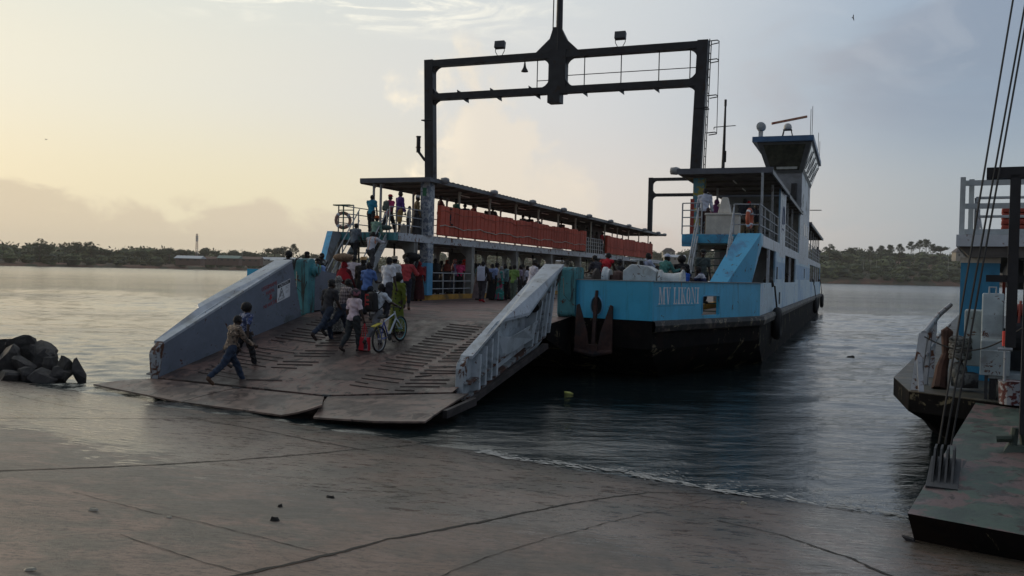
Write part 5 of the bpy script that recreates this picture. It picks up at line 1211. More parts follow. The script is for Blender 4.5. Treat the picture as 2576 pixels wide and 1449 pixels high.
for i, (u, v, k, w_) in enumerate([(2085, 612, 'airy', 1.3), (2120, 630, 'palm', 1), (2138, 622, 'broad', 1.0), (2150, 622, 'palm', 1), (2188, 618, 'feathery', .9), (2215, 616, 'feathery', 1.1), (2238, 614, 'feathery', 1), (2262, 612, 'feathery', 1), (2290, 606, 'feathery', 1.1), (2312, 602, 'feathery', 1.1), (2328, 600, 'feathery', 1.2), (2345, 612, 'feathery', 1), (2365, 616, 'broad', 1.3), (2175, 632, 'broad', 1.2), (2260, 632, 'broad', 1.2), (2100, 634, 'broad', 1.2), (2540, 640, 'broad', 1.2), (1680, 628, 'broad', 1.3), (1715, 632, 'broad', 1.2), (1655, 634, 'broad', 1.2)]):
    lab = ['pale airy tree just right of the end of the ferry', 'short palm right of the pale airy tree', 'small bushy tree with a palm rising from it', 'palm rising out of the small bushy tree', 'thin feathery tree first in the row on the hill crest', 'feathery tree second in the row on the hill crest', 'leaning feathery tree third in the row on the hill crest', 'feathery tree fourth in the row on the hill crest', 'tall feathery tree at the left of the highest clump', 'tallest feathery tree in the highest clump', 'dense feathery tree at the centre of the highest clump', 'feathery tree at the right of the highest clump', 'round tree left of the dark roofed villa',
           'bushy tree below the start of the feathery row', 'bushy tree below the middle of the feathery row', 'bushy tree beside the end of the ferry', 'bushy tree seen through the moored ferry at the right', 'bushy tree beside the grey house seen between the ferry casings', 'small bushy tree left of the near stairs', 'round tree behind the far end of the long canopy'][i]
    tree(k, u, v, 1000+(i % 5)*12, lab, G_R, w_)
# houses
def house(u, v, y, wpx, hpx, roofc, wallc, label, roofh=.45, rot=0.0, kind='gable'):
    p = shore_pt(u, y); k = y/FOC; d = ray(u, v); zb = CAMH+ray(u, v+hpx*.55)[2]*y/ray(u, v)[1]; W_ = wpx*k; H_ = hpx*k; D_ = W_*.55
    o = empty('house', (p[0], p[1], zb), rot, label, 'house', 'houses on the far shores')
    wh_ = H_*(1-roofh); m = MB(); m.box((0, 0, wh_/2-1.5), (W_, D_, wh_+3)); m.build('wall', wallc, o)
    m = MB()
    if kind == 'gable': m.prism([(-D_*.62, wh_), (0, H_), (D_*.62, wh_), (D_*.62, wh_-.15), (-D_*.62, wh_-.15)], 'x', -W_*.54, W_*.54)
    else: m.add([(-W_*.56, -D_*.6, wh_), (W_*.56, -D_*.6, wh_), (W_*.56, D_*.6, wh_), (-W_*.56, D_*.6, wh_), (-W_*.22, 0, H_), (W_*.22, 0, H_)], [(0, 1, 5, 4), (2, 3, 4, 5), (1, 2, 5), (3, 0, 4), (3, 2, 1, 0)])
    m.build('roof', roofc, o)
    for t in (-.3, 0, .3): m = MB(); m.box((t*W_, -D_/2-.03, wh_*.55), (W_*.1, .08, wh_*.4)); m.build('window', DARK, o)
TINR = mat('pale_tin_roof', (.42, .46, .5), .4); GRNR = mat('green_tin_roof', (.12, .2, .17), .5); BRNR = mat('brown_rusty_roof', (.14, .075, .055), .7); WLB = mat('brick_wall_far', (.16, .09, .07), .8); WLC = mat('cream_wall_far', (.35, .32, .27), .8); DKR = mat('dark_tile_roof', (.06, .045, .045), .7)
house(478, 650, 690, 62, 15, TINR, WLB, 'long shed with a pale tin roof near the lattice mast'); house(530, 651, 740, 34, 12, BRNR, WLB, 'small rusty roofed house right of the pale shed')
house(578, 650, 730, 52, 16, GRNR, WLB, 'house with a greenish tin roof below the lattice mast'); house(632, 652, 750, 50, 14, BRNR, WLB, 'brown roofed house between the green roof and the bow')
house(668, 652, 770, 34, 12, TINR, WLC, 'small house with a pale gable roof on the left shore'); house(722, 654, 770, 70, 14, TINR, WLC, 'wide pale roofed house just left of the ramp crew', roofh=.6); house(800, 656, 800, 60, 12, TINR, WLC, 'pale roofed shed seen behind the high visibility vest', roofh=.6)
house(2418, 634, 1040, 40, 30, DKR, WLC, 'villa with a dark hipped roof on the right hilltop', .5, kind='hip'); house(2446, 642, 1045, 20, 14, TINR, WLC, 'small pale outbuilding right of the dark roofed villa', .4)
house(1680, 632, 1000, 30, 18, DKR, WLC, 'grey house on the hill between the two ferry casings', .5, kind='hip'); house(1695, 648, 960, 50, 16, TINR, WLC, 'white roofed house lower on the hill between the casings', .4)
house(1400, 634, 1000, 46, 22, BRNR, WLC, 'red roofed house seen through the far casing openings', .5, kind='hip'); house(1395, 656, 960, 50, 16, TINR, WLC, 'pale house seen lower through the far casing openings', .5); house(1510, 640, 980, 40, 18, TINR, WLC, 'white house seen through the middle of the far casing', .5)
house(10, 646, 640, 26, 14, DKR, WLC, 'dark low house at the left edge of the headland')
# lattice mast and poles
def mast(u, vtop, y, hpx, label):
    p = shore_pt(u, y); zt = CAMH+ray(u, vtop)[2]*y/ray(u, vtop)[1]; H_ = hpx*y/FOC
    o = empty('telecom_mast', (p[0], p[1], zt-H_), 0, label, 'mast'); m = MB(); n = 10; w0, w1 = .9, .5
    for i in range(n):
        z0, z1 = H_*i/n, H_*(i+1)/n; a = w0+(w1-w0)*i/n; b = w0+(w1-w0)*(i+1)/n
        for sx, sy in ((-1, -1), (1, -1), (1, 1), (-1, 1)):
            m.bar((sx*a, sy*a, z0), (sx*b, sy*b, z1), .2); m.bar((sx*a, sy*a, z0), (-sy*b, sx*b, z1), .12)
    m.build('lattice', mat('red_white_mast', (.35, .2, .17), .6, dirt=(.5, .5, .5), dthr=(.5, .55), ds=.15), o)
    m = MB()
    for z in (.72, .8, .88): m.box((0, 0, H_*z), (1.8, 1.8, .9))
    m.build('antennas', mat('antenna_pale', (.5, .5, .5), .5), o)
mast(494, 588, 760, 58, 'lattice telecom mast rising above the trees of the left headland')
def pole(u, v0, v1, y, label):
    p = shore_pt(u, y); a = CAMH+ray(u, v0)[2]*y/ray(u, v0)[1]; b = CAMH+ray(u, v1)[2]*y/ray(u, v1)[1]
    m = MB(); m.tube([(0, 0, 0), (0, 0, a-b)], .16, 6); m.box((0, 0, (a-b)*.9), (1.6, .1, .1)); o = m.build('pole', mat('pale_pole', (.35, .33, .3), .7)); o.location = (p[0], p[1], b); tag(o, label, 'pole', 'poles on the far shores')
for a in ((2172, 652, 682, 930, 'leftmost pale pole on the right hillside'), (2190, 650, 680, 930, 'second pale pole on the right hillside'), (2204, 654, 686, 930, 'third pale pole on the right hillside'), (2385, 652, 684, 930, 'lone pale pole below the dark roofed villa'), (608, 626, 650, 780, 'thin pole on the left headland skyline')): pole(*a)
# birds
def bird(u, v, y, s, label, bank):
    d = ray(u, v); p = EYE+d*y/d[1]; m = MB()
    o = empty('bird', tuple(p), 0, label, 'bird'); m.sphere((0, 0, 0), (.1*s, .3*s, .09*s)); m.tube([(0, .25*s, 0), (0, .42*s, .02)], [.07*s, .03*s], 6); m.build('body', LD, o, smooth=True)
    for sg in (-1, 1):
        m = MB(); m.add([(sg*.05*s, .15*s, .02), (sg*.45*s, .12*s, .22*s), (sg*.85*s, -.1*s, .12*s), (sg*.42*s, -.12*s, .2*s), (sg*.05*s, -.12*s, 0)], [(0, 1, 3, 4), (1, 2, 3)]); m.add([(a, b, c-.015) for a, b, c in m.v], [f[::-1] for f in m.f]); m.build('wing', LD, o)
    o.rotation_euler = bank
bird(2146, 45, 60, .3, 'dark bird banking high in the sky on the right', (R(30), R(50), R(60))); bird(116, 351, 90, .28, 'small bird gliding in the sky at the far left', (0, 0, R(80)))
# ------------------------------------------------------------------ people
SK = [mat('skin_dark', (.045, .026, .018), .5, var=.08), mat('skin_brown', (.075, .042, .028), .5, var=.08)]
HAIRM = mat('black_hair', (.008, .007, .007), .8, bump=.6, bs=60)
EYEM = mat('eye_white', (.5, .48, .45), .3); MOUTHM = mat('lip_dark', (.06, .02, .02), .5)
def cloth(name, c=None, pat=None, c2=(.02, .02, .02), s=12):
    if name in _mats: return _mats[name]
    if pat is None: return mat(name, c, .85, var=.18, vs=5, bump=.25, bs=11)
    m = bpy.data.materials.new(name); m.use_nodes = True; g = NT(m.node_tree); p = g.n['Principled BSDF']; tc = g.new('ShaderNodeTexCoord').outputs['Object']; x, y, z = g.xyz(tc)
    def lines(v, f, th): return g.m('GREATER_THAN', g.m('FRACT', g.m('MULTIPLY', v, f)), th)
    if pat == 'plaid':
        f = g.m('ADD', g.m('MULTIPLY', lines(z, 11, .62), .5), g.m('MULTIPLY', lines(g.m('ADD', x, y), 11, .62), .5)); cc = g.mix(f, c, c2)
    elif pat == 'stripe': cc = g.mix(lines(z, s, .7), c, c2)
    elif pat == 'vstripe': cc = g.mix(lines(x, s, .8), c, c2)
    elif pat == 'dots':
        v = g.new('ShaderNodeTexVoronoi'); g.l.new(tc, v.inputs['Vector']); v.inputs['Scale'].default_value = s; v.inputs['Randomness'].default_value = .25
        cc = g.mix(g.m('LESS_THAN', v.outputs['Distance'], .27), c, c2)
    elif pat == 'floral': cc = g.mix(g.step(g.noise(tc, s, 3, .6, .8), .52, .56), c, c2); cc = g.mix(g.step(g.noise(g.map(tc, loc=(5, 3, 1)), s*.8, 3, .6, .8), .58, .61), cc, tuple(min(1, a*2.4) for a in c))
    g.l.new(cc, p.inputs['Base Color']); p.inputs['Roughness'].default_value = .85
    b = g.new('ShaderNodeBump'); b.inputs['Strength'].default_value = .25; b.inputs['Distance'].default_value = .02; g.l.new(g.noise(tc, 11, 4, .6), b.inputs['Height']); g.l.new(b.outputs[0], p.inputs['Normal'])
    _mats[name] = m; return m
DEPS = None
def capsule(m, a, b, r0, r1, n=9, k=3, sx=1.0, sy=1.0):
    a = Vector(a); b = Vector(b); d = (b-a); L = d.length or 1e-4; d = d/L
    up = Vector((0, 1, 0)) if abs(d.y) < .9 else Vector((0, 0, 1)); x = d.cross(up).normalized(); y = d.cross(x)
    # keep x roughly lateral so that sx widens sideways
    if abs(x.x) < abs(y.x): x, y = y, x
    rings = []
    for i in range(k+1): t = math.pi/2*(1-i/k); rings.append((a-d*r0*math.sin(t), r0*math.cos(t)))
    for i in range(k+1): t = math.pi/2*i/k; rings.append((b+d*r1*math.sin(t), r1*math.cos(t)))
    vs = []
    for c, r in rings:
        for j in range(n): t = 2*math.pi*j/n; vs.append(c+x*math.cos(t)*max(r, .001)*sx+y*math.sin(t)*max(r, .001)*sy)
    fs = [(i*n+j, i*n+(j+1) % n, (i+1)*n+(j+1) % n, (i+1)*n+j) for i in range(len(rings)-1) for j in range(n)]
    fs += [tuple(range(n))[::-1], tuple((len(rings)-1)*n+j for j in range(n))]
    m.add(vs, fs)
POSE = dict(lean=3, hipL=6, kneeL=6, hipR=-4, kneeR=4, shL=5, abL=8, elL=12, shR=5, abR=8, elR=12, hy=0, hp=0, spread=0, twist=0)
WALK = dict(lean=6, hipL=28, kneeL=8, hipR=-24, kneeR=22, shL=-18, elL=15, shR=22, elR=25)
WALK2 = dict(lean=6, hipR=28, kneeR=8, hipL=-24, kneeL=22, shR=-18, elR=15, shL=22, elL=25)
CLIMB = dict(lean=14, hipL=48, kneeL=62, hipR=-4, kneeR=6, shL=25, elL=35, shR=8, elR=30)
SIT = dict(lean=10, hipL=84, kneeL=86, hipR=80, kneeR=80, shL=25, elL=55, shR=30, elR=50, spread=6)
RAILP = dict(lean=14, shL=40, elL=50, shR=40, elR=50, hipL=3, hipR=-3)
def skeleton(P, H):
    k = H/1.72; sk = {}; ln = R(P['lean']); tw = R(P['twist'])
    def rot(v, yaw): return Vector((v.x*math.cos(yaw)-v.y*math.sin(yaw), v.x*math.sin(yaw)+v.y*math.cos(yaw), v.z))
    hip = Vector((0, 0, 0)); up = Vector((0, math.sin(ln), math.cos(ln))); fw = Vector((0, math.cos(ln), -math.sin(ln)))
    chest = hip+up*.34*k; neck = hip+up*.50*k; nd = (up+fw*.12*(1 if P['lean'] < 25 else -1)).normalized(); head = neck+nd*.142*k
    sk['hip'] = hip; sk['chest'] = chest; sk['neck'] = neck; sk['head'] = head; sk['up'] = up; sk['fw'] = fw
    for s_, c in ((-1, 'L'), (1, 'R')):
        hj = hip+Vector((s_*.095*k, 0, -.03*k)); a = R(P['hip'+c]); sp = R(P['spread'])*s_
        kn = hj+Vector((math.sin(sp)*math.cos(a), math.sin(a), -math.cos(a)*math.cos(sp)))*.43*k; b = a-R(P['knee'+c])
        an = kn+Vector((0, math.sin(b), -math.cos(b)))*.41*k; fa = b if b < -.15 else 0.0
        fa = max(fa, -1.0); toe = an+Vector((s_*.02, math.cos(fa)*.17*k, math.sin(fa)*.17*k-.045*k)); heel = an+Vector((0, -.05*k, -.035*k)) if fa == 0 else an+Vector((0, -math.cos(fa)*.05*k, -.04*k))
        sk['hj'+c], sk['kn'+c], sk['an'+c], sk['toe'+c], sk['heel'+c] = hj, kn, an, toe, heel
        sh = neck-up*.055*k+rot(Vector((s_*.185*k, 0, 0)), tw); al = R(P['sh'+c])-ln*0; be = R(P['ab'+c])
        d = Vector((s_*math.sin(be), math.sin(al)*math.cos(be), -math.cos(al)*math.cos(be))); d = rot(d, tw*.5); el_ = sh+d*.29*k
        g_ = al+R(P['el'+c]); d2 = Vector((s_*math.sin(be)*.4-s_*P.get('in', 0)*.4, math.sin(g_), -math.cos(g_))).normalized(); wr = el_+d2*.25*k
        sk['sh'+c], sk['el'+c], sk['wr'+c], sk['hd'+c] = sh, el_, wr, d2
    return sk, k
def voxel(m, size):
    global DEPS
    me = bpy.data.meshes.new('t'); me.from_pydata(m.v, [], m.f); o = bpy.data.objects.new('t', me); col.objects.link(o)
    md = o.modifiers.new('r', 'REMESH'); md.mode = 'VOXEL'; md.voxel_size = size; md.use_smooth_shade = True
    sm = o.modifiers.new('s', 'SMOOTH'); sm.factor = .5; sm.iterations = 2
    dg = bpy.context.evaluated_depsgraph_get(); r_ = bpy.data.meshes.new_from_object(o.evaluated_get(dg)); bpy.data.objects.remove(o); bpy.data.meshes.remove(me); return r_
def person(loc, face, H=1.7, pose=None, top=('tee', (.3, .3, .3)), low=('pants', (.03, .035, .05)), head='hair', near=False, label='', hat=None, skin=0, female=False, shoes=(.02, .02, .02), group=None, seat=None, scale_w=1.0, rim=None, faceme=False, vtop=None):
    P = dict(POSE); P.update(pose or {}); sk, k = skeleton(P, H); m = MB(); segs = []
    def cap(a, b, r0, r1, lab, sx=1., sy=1.): capsule(m, a, b, r0, r1, 10, 3, sx, sy); segs.append((np.array(a), np.array(b), r0*max(sx, .9)*.9, r1*max(sx, .9)*.9, lab))
    up, fw = sk['up'], sk['fw']; hip, chest, neck, head_ = sk['hip'], sk['chest'], sk['neck'], sk['head']; W_ = scale_w
    hw = 1.42 if female else 1.22
    cap(hip-up*.03*k, hip+up*.08*k, .115*k, .105*k, 'pelvis', hw*W_, .95); cap(hip+up*.08*k, chest, .10*k, .118*k, 'waist', 1.2*W_, .92)
    cap(chest-up*.02*k, neck-up*.10*k, .126*k, .110*k, 'chest', 1.42*W_, .92); cap(sk['shL'], sk['shR'], .066*k, .066*k, 'shoulder')
    cap(neck-up*.07*k, neck+(head_-neck)*.5, .066*k, .056*k, 'neck')
    hu = (head_-neck).normalized(); yaw = R(P['hy']); hf0 = Vector((0, 1, 0)); hf = (Matrix.Rotation(-yaw, 3, 'Z') @ Matrix.Rotation(R(-P['hp']), 3, 'X')) @ hf0
    hr = hf.cross(Vector((0, 0, 1))).normalized(); hu2 = hr.cross(hf)
    cap(head_+hu2*.0, head_+hu2*.035*k, .082*k, .085*k, 'head', .92, 1.1); cap(head_-hf*.012*k, head_+hf*.018*k+hu2*.01, .083*k, .08*k, 'head'); cap(head_+hf*.03*k-hu2*.03*k, head_+hf*.045*k-hu2*.065*k, .055*k, .042*k, 'face')
    cap(head_+hf*.09*k-hu2*.0, head_+hf*.108*k-hu2*.022*k, .012*k, .018*k, 'face')
    for s_ in (-1, 1): cap(head_+hr*s_*.084*k-hu2*.01*k, head_+hr*s_*.09*k+hu2*.02*k, .014*k, .016*k, 'face'); cap(head_+hf*.075*k+hr*s_*.05*k-hu2*.02*k, head_+hf*.078*k+hr*s_*.03*k-hu2*.025*k, .022*k, .022*k, 'face')
    if female:
        for s_ in (-1, 1): cap(chest+fw*.08*k+Vector((s_*.07*k, 0, 0)), chest+fw*.10*k+Vector((s_*.07*k, 0, 0)), .06*k, .05*k, 'chest')
    for c, s_ in (('L', -1), ('R', 1)):
        cap(sk['hj'+c]+Vector((0, -.01, 0)), sk['kn'+c], .093*k*(1.08 if female else 1), .056*k, 'thigh'); mid = sk['kn'+c]+(sk['an'+c]-sk['kn'+c])*.3
        cap(sk['kn'+c], mid, .054*k, .056*k, 'shin'); cap(mid, sk['an'+c], .055*k, .036*k, 'shin'); cap(sk['heel'+c], sk['toe'+c]-(sk['toe'+c]-sk['heel'+c])*.15, .036*k, .034*k, 'foot'+c, 1.15, .9); cap(sk['an'+c], sk['heel'+c], .036*k, .034*k, 'foot'+c)
        cap(sk['sh'+c], sk['el'+c], .058*k, .042*k, 'uarm'); cap(sk['el'+c], sk['wr'+c], .042*k, .027*k, 'farm')
        hd = sk['hd'+c]; side = Vector((0, 0, 1)).cross(hd) if abs(hd.z) < .9 else Vector((1, 0, 0)); pn = Vector((s_, 0, 0)); fd = (hd.cross(pn)).normalized()   # fingers spread along fd
        w0 = sk['wr'+c]; pc = w0+hd*.075*k; cap(w0+hd*.015*k, pc-hd*.01, .026*k, .030*k, 'hand')
        if near: cap(pc+fd*.02*k-hd*.02*k, pc-fd*.02*k-hd*.02*k, .018*k, .018*k, 'hand')
        fr_ = .0092*k if near else .0105*k; curl = P.get('curl', 28)
        for i, (o_, L_) in enumerate(((-.030, .062), (-.010, .074), (.010, .070), (.030, .055))):
            b0 = pc+fd*o_*k; inw = -pn; d1 = (hd*math.cos(R(curl*.6))+inw*math.sin(R(curl*.6))); d2 = (hd*math.cos(R(curl*1.8))+inw*math.sin(R(curl*1.8))); k1 = b0+d1*L_*.55*k; cap(b0, k1, fr_, fr_, 'hand'); cap(k1, k1+d2*L_*.45*k, fr_, fr_*.85, 'hand')
        tb0 = w0+hd*.035*k+fd*.028*k; t1 = tb0+(hd*.6+fd*.7).normalized()*.035*k; cap(tb0, t1, fr_*1.15, fr_*1.05, 'hand'); cap(t1, t1+(hd*.85+fd*.25-pn*.3).normalized()*.03*k, fr_*1.05, fr_*.9, 'hand')
    vx = .0125 if near else .019
    me = voxel(m, vx); nv = len(me.vertices); V = np.empty(nv*3, np.float32); me.vertices.foreach_get('co', V); V = V.reshape(-1, 3); N = np.empty(nv*3, np.float32); me.vertices.foreach_get('normal', N); N = N.reshape(-1, 3)
    nf = len(me.polygons); lt = np.empty(nf, np.int32); me.polygons.foreach_get('loop_total', lt); ls = np.empty(nf, np.int32); me.polygons.foreach_get('loop_start', ls); lv = np.empty(len(me.loops), np.int32); me.loops.foreach_get('vertex_index', lv)
    quad = lt == 4; Q = lv[ls[quad][:, None]+np.arange(4)[None]]; C_ = V[Q].mean(1)
    labs = sorted(set(s_[4] for s_ in segs)); best = np.full(len(C_), 9.); lab = np.zeros(len(C_), int); tt = np.zeros(len(C_))
    for a, b, r0, r1, l_ in segs:
        ab = b-a; L2 = ab@ab+1e-9; t = np.clip(((C_-a)@ab)/L2, 0, 1); d = np.linalg.norm(C_-(a+t[:, None]*ab), axis=1)-(r0+(r1-r0)*t); u_ = d < best; best[u_] = d[u_]; lab[u_] = labs.index(l_); tt[u_] = t[u_]
    LI = {l_: i for i, l_ in enumerate(labs)}
    zmin = float(V[:, 2].min()); dz = -zmin
    root = empty('person', (0, 0, 0), 0, label, 'person', group)
    if seat is not None: dz = seat+.11*k
    if vtop is not None: seat = max(.2, vtop-loc[2]-.84*k); dz = seat+.11*k
    root.location = (loc[0], loc[1], loc[2]); root.rotation_euler = (0, 0, -R(face))
    OFF = np.array([0, 0, dz])
    me.transform(Matrix.Translation((0, 0, dz))); me.materials.clear(); me.materials.append(SK[skin]); me.name = 'body'; me.shade_smooth()
    bo = bpy.data.objects.new('body', me); col.objects.link(bo); bo.parent = root
    def garment(name, sel, off, mt, wr=.006, drop=None):
        if sel.sum() < 8: return None
        q = Q[sel]; ids, inv = np.unique(q, return_inverse=True); co = V[ids]+N[ids]*off; co = co+N[ids]*(wr*np.sin(co[:, 2:3]*43+co[:, 0:1]*31+np.sin(co[:, 1:2]*27)*2))
        if drop is not None: co = drop(co, N[ids])
        mm = bpy.data.meshes.new(name); mm.from_pydata((co+OFF).tolist(), [], inv.reshape(-1, 4).tolist()); mm.shade_smooth(); mm.materials.append(mt); o = bpy.data.objects.new(name, mm); col.objects.link(o); o.parent = root; return o
    def is_(*ls_): return np.isin(lab, [LI[x] for x in ls_ if x in LI])
    def mk(spec, nm): return cloth(spec[1][0], *spec[1][1:]) if isinstance(spec[1][0], str) else cloth(nm+'_%02x%02x%02x' % tuple(int(c*255) for c in spec[1]), spec[1])
    fwv = np.array(fw); upv = np.array(up)
    # top
    ty = top[0]; tm_ = mk(top, 'cloth'); sel = is_('chest', 'waist', 'shoulder') | (is_('pelvis') & (((C_-np.array(hip))@upv) > -.02)) | (is_('neck') & (((C_-np.array(neck))@upv) < -.0))
    if ty in ('tee', 'shirt', 'jacket'): sel |= is_('uarm') & ((tt < .78) | (ty != 'tee'))
    if ty in ('shirt', 'jacket'): sel |= is_('farm') & (tt < .93)
    if ty in ('shirt', 'kanzu', 'loose', 'tee'): sel |= is_('pelvis') & (((C_-np.array(hip))@upv) > -.07*k)
    if ty == 'robe' or ty == 'kanzu': sel |= is_('uarm', 'farm', 'pelvis')
    def loose(co, n_):
        low_ = np.clip((.22*k-((co-np.array(hip))@upv))/(.25*k), 0, 1)[:, None]; return co+n_*low_*.018
    garment('shirt' if ty not in ('robe', 'kanzu') else 'robe', sel, .024 if ty == 'jacket' else .015, tm_, .006, loose if ty in ('shirt', 'tee', 'jacket') else None)
    if ty == 'vest':
        pass
    if rim: garment('safety_vest', is_('chest', 'waist'), .035, cloth('hi_vis', (.45, .62, .03), 'vstripe', (.45, .45, .42), 9), .004)
    if top[0] == 'robe' or low[0] in ('skirt', 'robe'):
        zt_ = 0.12*k; rows = 9; n = 28; vs = []; zb_ = zmin+(.02 if low[0] != 'skirt' else low[2]*k if len(low) > 2 else .06)
        kn = (sk['knL']+sk['knR'])/2; an = (sk['anL']+sk['anR'])/2; sit_ = P['hipL'] > 60
        for i in range(rows+1):
            t = i/rows
            if sit_: c = hip*(1-t)+kn*t if t < .6 else kn*(1-(t-.6)/.4)+an*((t-.6)/.4); z = c.z+zt_*(1-t)
            else: c = hip*(1-t)+Vector((an.x, an.y, 0))*t; z = zt_+(zb_-zt_)*t
            sp_ = abs(sk['anL'].y-sk['anR'].y)*.5*t+.0; rx = (.155+.07*t)*k*W_; ry = (.125+.05*t)*k+sp_
            for j in range(n):
                a = 2*math.pi*j/n; f = 1+.07*t*math.sin(a*7+len(label))+.03*t*math.sin(a*3+1); vs.append((c.x+rx*f*math.cos(a), c.y+ry*f*math.sin(a), z+dz))
        mm = MB(); mm.add(vs, [(i*n+j, i*n+(j+1) % n, (i+1)*n+(j+1) % n, (i+1)*n+j) for i in range(rows) for j in range(n)]); mm.build('skirt', mk(low, 'cloth'), root, smooth=True)
    if low[0] == 'pants': garment('trousers', (is_('thigh') | (is_('pelvis') & (((C_-np.array(hip))@upv) < .0))) | (is_('shin') & (tt < 1.1)), .012, mk(low, 'cloth'), .007, lambda co, n_: co+n_*.012)
    elif low[0] == 'shorts': garment('shorts', is_('thigh', 'pelvis'), .018, mk(low, 'cloth'), .006)
    elif low[0] == 'rolled': garment('trousers', (is_('thigh') | (is_('pelvis') & (((C_-np.array(hip))@upv) < .0))) | (is_('shin') & (C_[:, 2] > zmin+.22*k)), .014, mk(low, 'cloth'), .006)
    for c in 'LR':
      if shoes: garment('shoe', is_('foot'+c), .010, cloth('shoe_%02x%02x%02x' % tuple(int(c*255) for c in shoes), shoes), 0)
    # head
    hc = np.array(head_); hfn = np.array(hf); hun = np.array(hu2); rel = C_-hc; f_ = rel@hfn; u_ = rel@hun; r_ = np.abs(rel@np.array(hr)); hm = is_('head', 'face')
    cap_sel = hm & ((u_ > .045*k) | ((f_ < .02*k) & (u_ > -.03*k)) | (f_ < -.045*k)) & (r_ < .095*k)
    if head in ('hair', 'short'): garment('hair', cap_sel, .010 if head == 'hair' else .004, HAIRM, .002)
    elif head == 'bald': pass
    elif head == 'afro':
        mm = MB(); mm.sphere(tuple(head_-hf*.03*k+hu2*.05*k+Vector((0, 0, dz))), (.145*k, .14*k, .135*k), 18, 12)
        mm.v = [(x+random.uniform(-.008, .008), y+random.uniform(-.008, .008), z+random.uniform(-.008, .008)) for x, y, z in mm.v]; mm.build('hair', HAIRM, root, smooth=True)
    elif head in ('hijab', 'niqab'):
        hm2 = cloth(hat[0], *hat[1:]) if isinstance(hat[0], str) else cloth('scarf_%02x%02x%02x' % tuple(int(c*255) for c in hat), hat)
        s2 = hm & ~((f_ > .045*k) & (u_ < .055*k) & (u_ > -.075*k) & (r_ < .06*k)) if head == 'hijab' else hm & ~((f_ > .05*k) & (abs(u_) < .02*k)); garment('headscarf', s2 | is_('neck'), .016, hm2, .002)
        n = 22; vs = []; hz_ = float(head_.z)
        for i, (z, rx, ry, cy) in enumerate(((.02, .095, .105, -.02), (-.08, .105, .11, -.02), (-.15, .17, .135, 0), (-.24, .235, .16, .0), (-.36, .255, .185, .0), (-.46, .265, .195, 0))):
            c = head_ + (hip-head_).normalized()*(-z)*k
            for j in range(n): a = 2*math.pi*j/n; q = (c.x+rx*k*math.cos(a)*(1+.03*math.sin(5*a)), c.y+cy*k+ry*k*math.sin(a)-.0, c.z+dz); vs.append(q)
        fs = [(i*n+j, i*n+(j+1) % n, (i+1)*n+(j+1) % n, (i+1)*n+j) for i in range(1, 5) for j in range(n)]
        mm = MB(); mm.add(vs, fs); mm.build('scarf_drape', hm2, root, smooth=True)
    elif head in ('cap', 'kofia', 'hat', 'helmet'):
        hm2 = cloth(hat[0], *hat[1:]) if isinstance(hat[0], str) else cloth('hat_%02x%02x%02x' % tuple(int(c*255) for c in hat), hat)
        if head != 'helmet': garment('hair', cap_sel & (u_ < .06*k), .004, HAIRM, 0)
        mm = MB()
        if head == 'cap': mm.lathe([(.098*k, .0), (.1*k, .03*k), (.08*k, .075*k), (.03*k, .098*k)], (0, 0, 0), 16); mm.prism([(math.cos(a)*.075*k, .06*k+math.sin(a)*.11*k) for a in [math.pi*i/8 for i in range(9)]], 'z', .002, .012)
        elif head == 'kofia': mm.lathe([(.095*k, -.005), (.098*k, .03*k), (.092*k, .085*k), (.06*k, .09*k)], (0, 0, 0), 16)
        elif head == 'hat': mm.lathe([(.16*k, -.01), (.165*k, .0), (.1*k, .01), (.098*k, .06*k), (.08*k, .10*k), (.04*k, .105*k)], (0, 0, 0), 18)
        else: mm.sphere((0, .0, .0), (.135*k, .155*k, .13*k), 18, 12); mm.v = [(x, y, max(z, -.07*k)) for x, y, z in mm.v]
        rot = Matrix(((hr.x, hf.x, hu2.x), (hr.y, hf.y, hu2.y), (hr.z, hf.z, hu2.z))).to_4x4(); p0 = head_+hu2*(.055*k if head != 'helmet' else .03*k); mm.xf(Matrix.Translation(p0+Vector((0, 0, dz))) @ rot); mm.build({'cap': 'cap', 'kofia': 'cap', 'hat': 'hat', 'helmet': 'helmet'}[head], hm2, root, smooth=head == 'helmet')
    if near or faceme:
        for s_ in (-1, 1): mm = MB(); c = head_+hf*.086*k+hr*s_*.032*k+hu2*.002*k+Vector((0, 0, dz)); mm.sphere(tuple(c), .0125*k, 8, 6); mm.build('eye', EYEM, root, smooth=True)
        mm = MB(); c = head_+hf*.094*k-hu2*.058*k+Vector((0, 0, dz)); mm.tube([c-hr*.022*k, c+hf*.004, c+hr*.022*k], .006*k, 6); mm.build('mouth', MOUTHM, root)
    sk = {a: (b+Vector((0, 0, dz)) if not a.startswith(('hd', 'up', 'fw')) else b) for a, b in sk.items()}
    mw = Matrix.Translation(Vector(root.location)) @ Matrix.Rotation(-R(face), 4, 'Z')
    return root, {a: (mw @ b if not a.startswith(('hd', 'up', 'fw')) else b) for a, b in sk.items()}, mw, k
AX = math.degrees(A1)      # facing along the ferry, away from the camera
def deck(u, v, z=DK): p = onz(u, v, z); return (p[0], p[1], z)
def ramp(u, v):
    d = ray(u, v); lo, hi = 12.0, 60.0
    def f(t):
        p = EYE+d*t; x, y, _q = to_ship(p); return p[2]-(rz(min(max(x, -4.1), 3.3), y) if y < 22.8 else 1.62+(min(y, 25)-22.8)/2.2*.13)
    t = lo
    while t < hi and f(t) > 0: t += .05
    p = EYE+d*t; return (p[0], p[1], p[2])
def atship(x, y, z): p = sw(x, y, z); return (p[0], p[1], z)
def headat(u, v, Y_, z, H):          # stand at ship distance Y_ under the pixel column of the head
    d = ray(u, v); t = Y_/(d@EA); p = EYE+d*t; return (p[0], p[1], z)
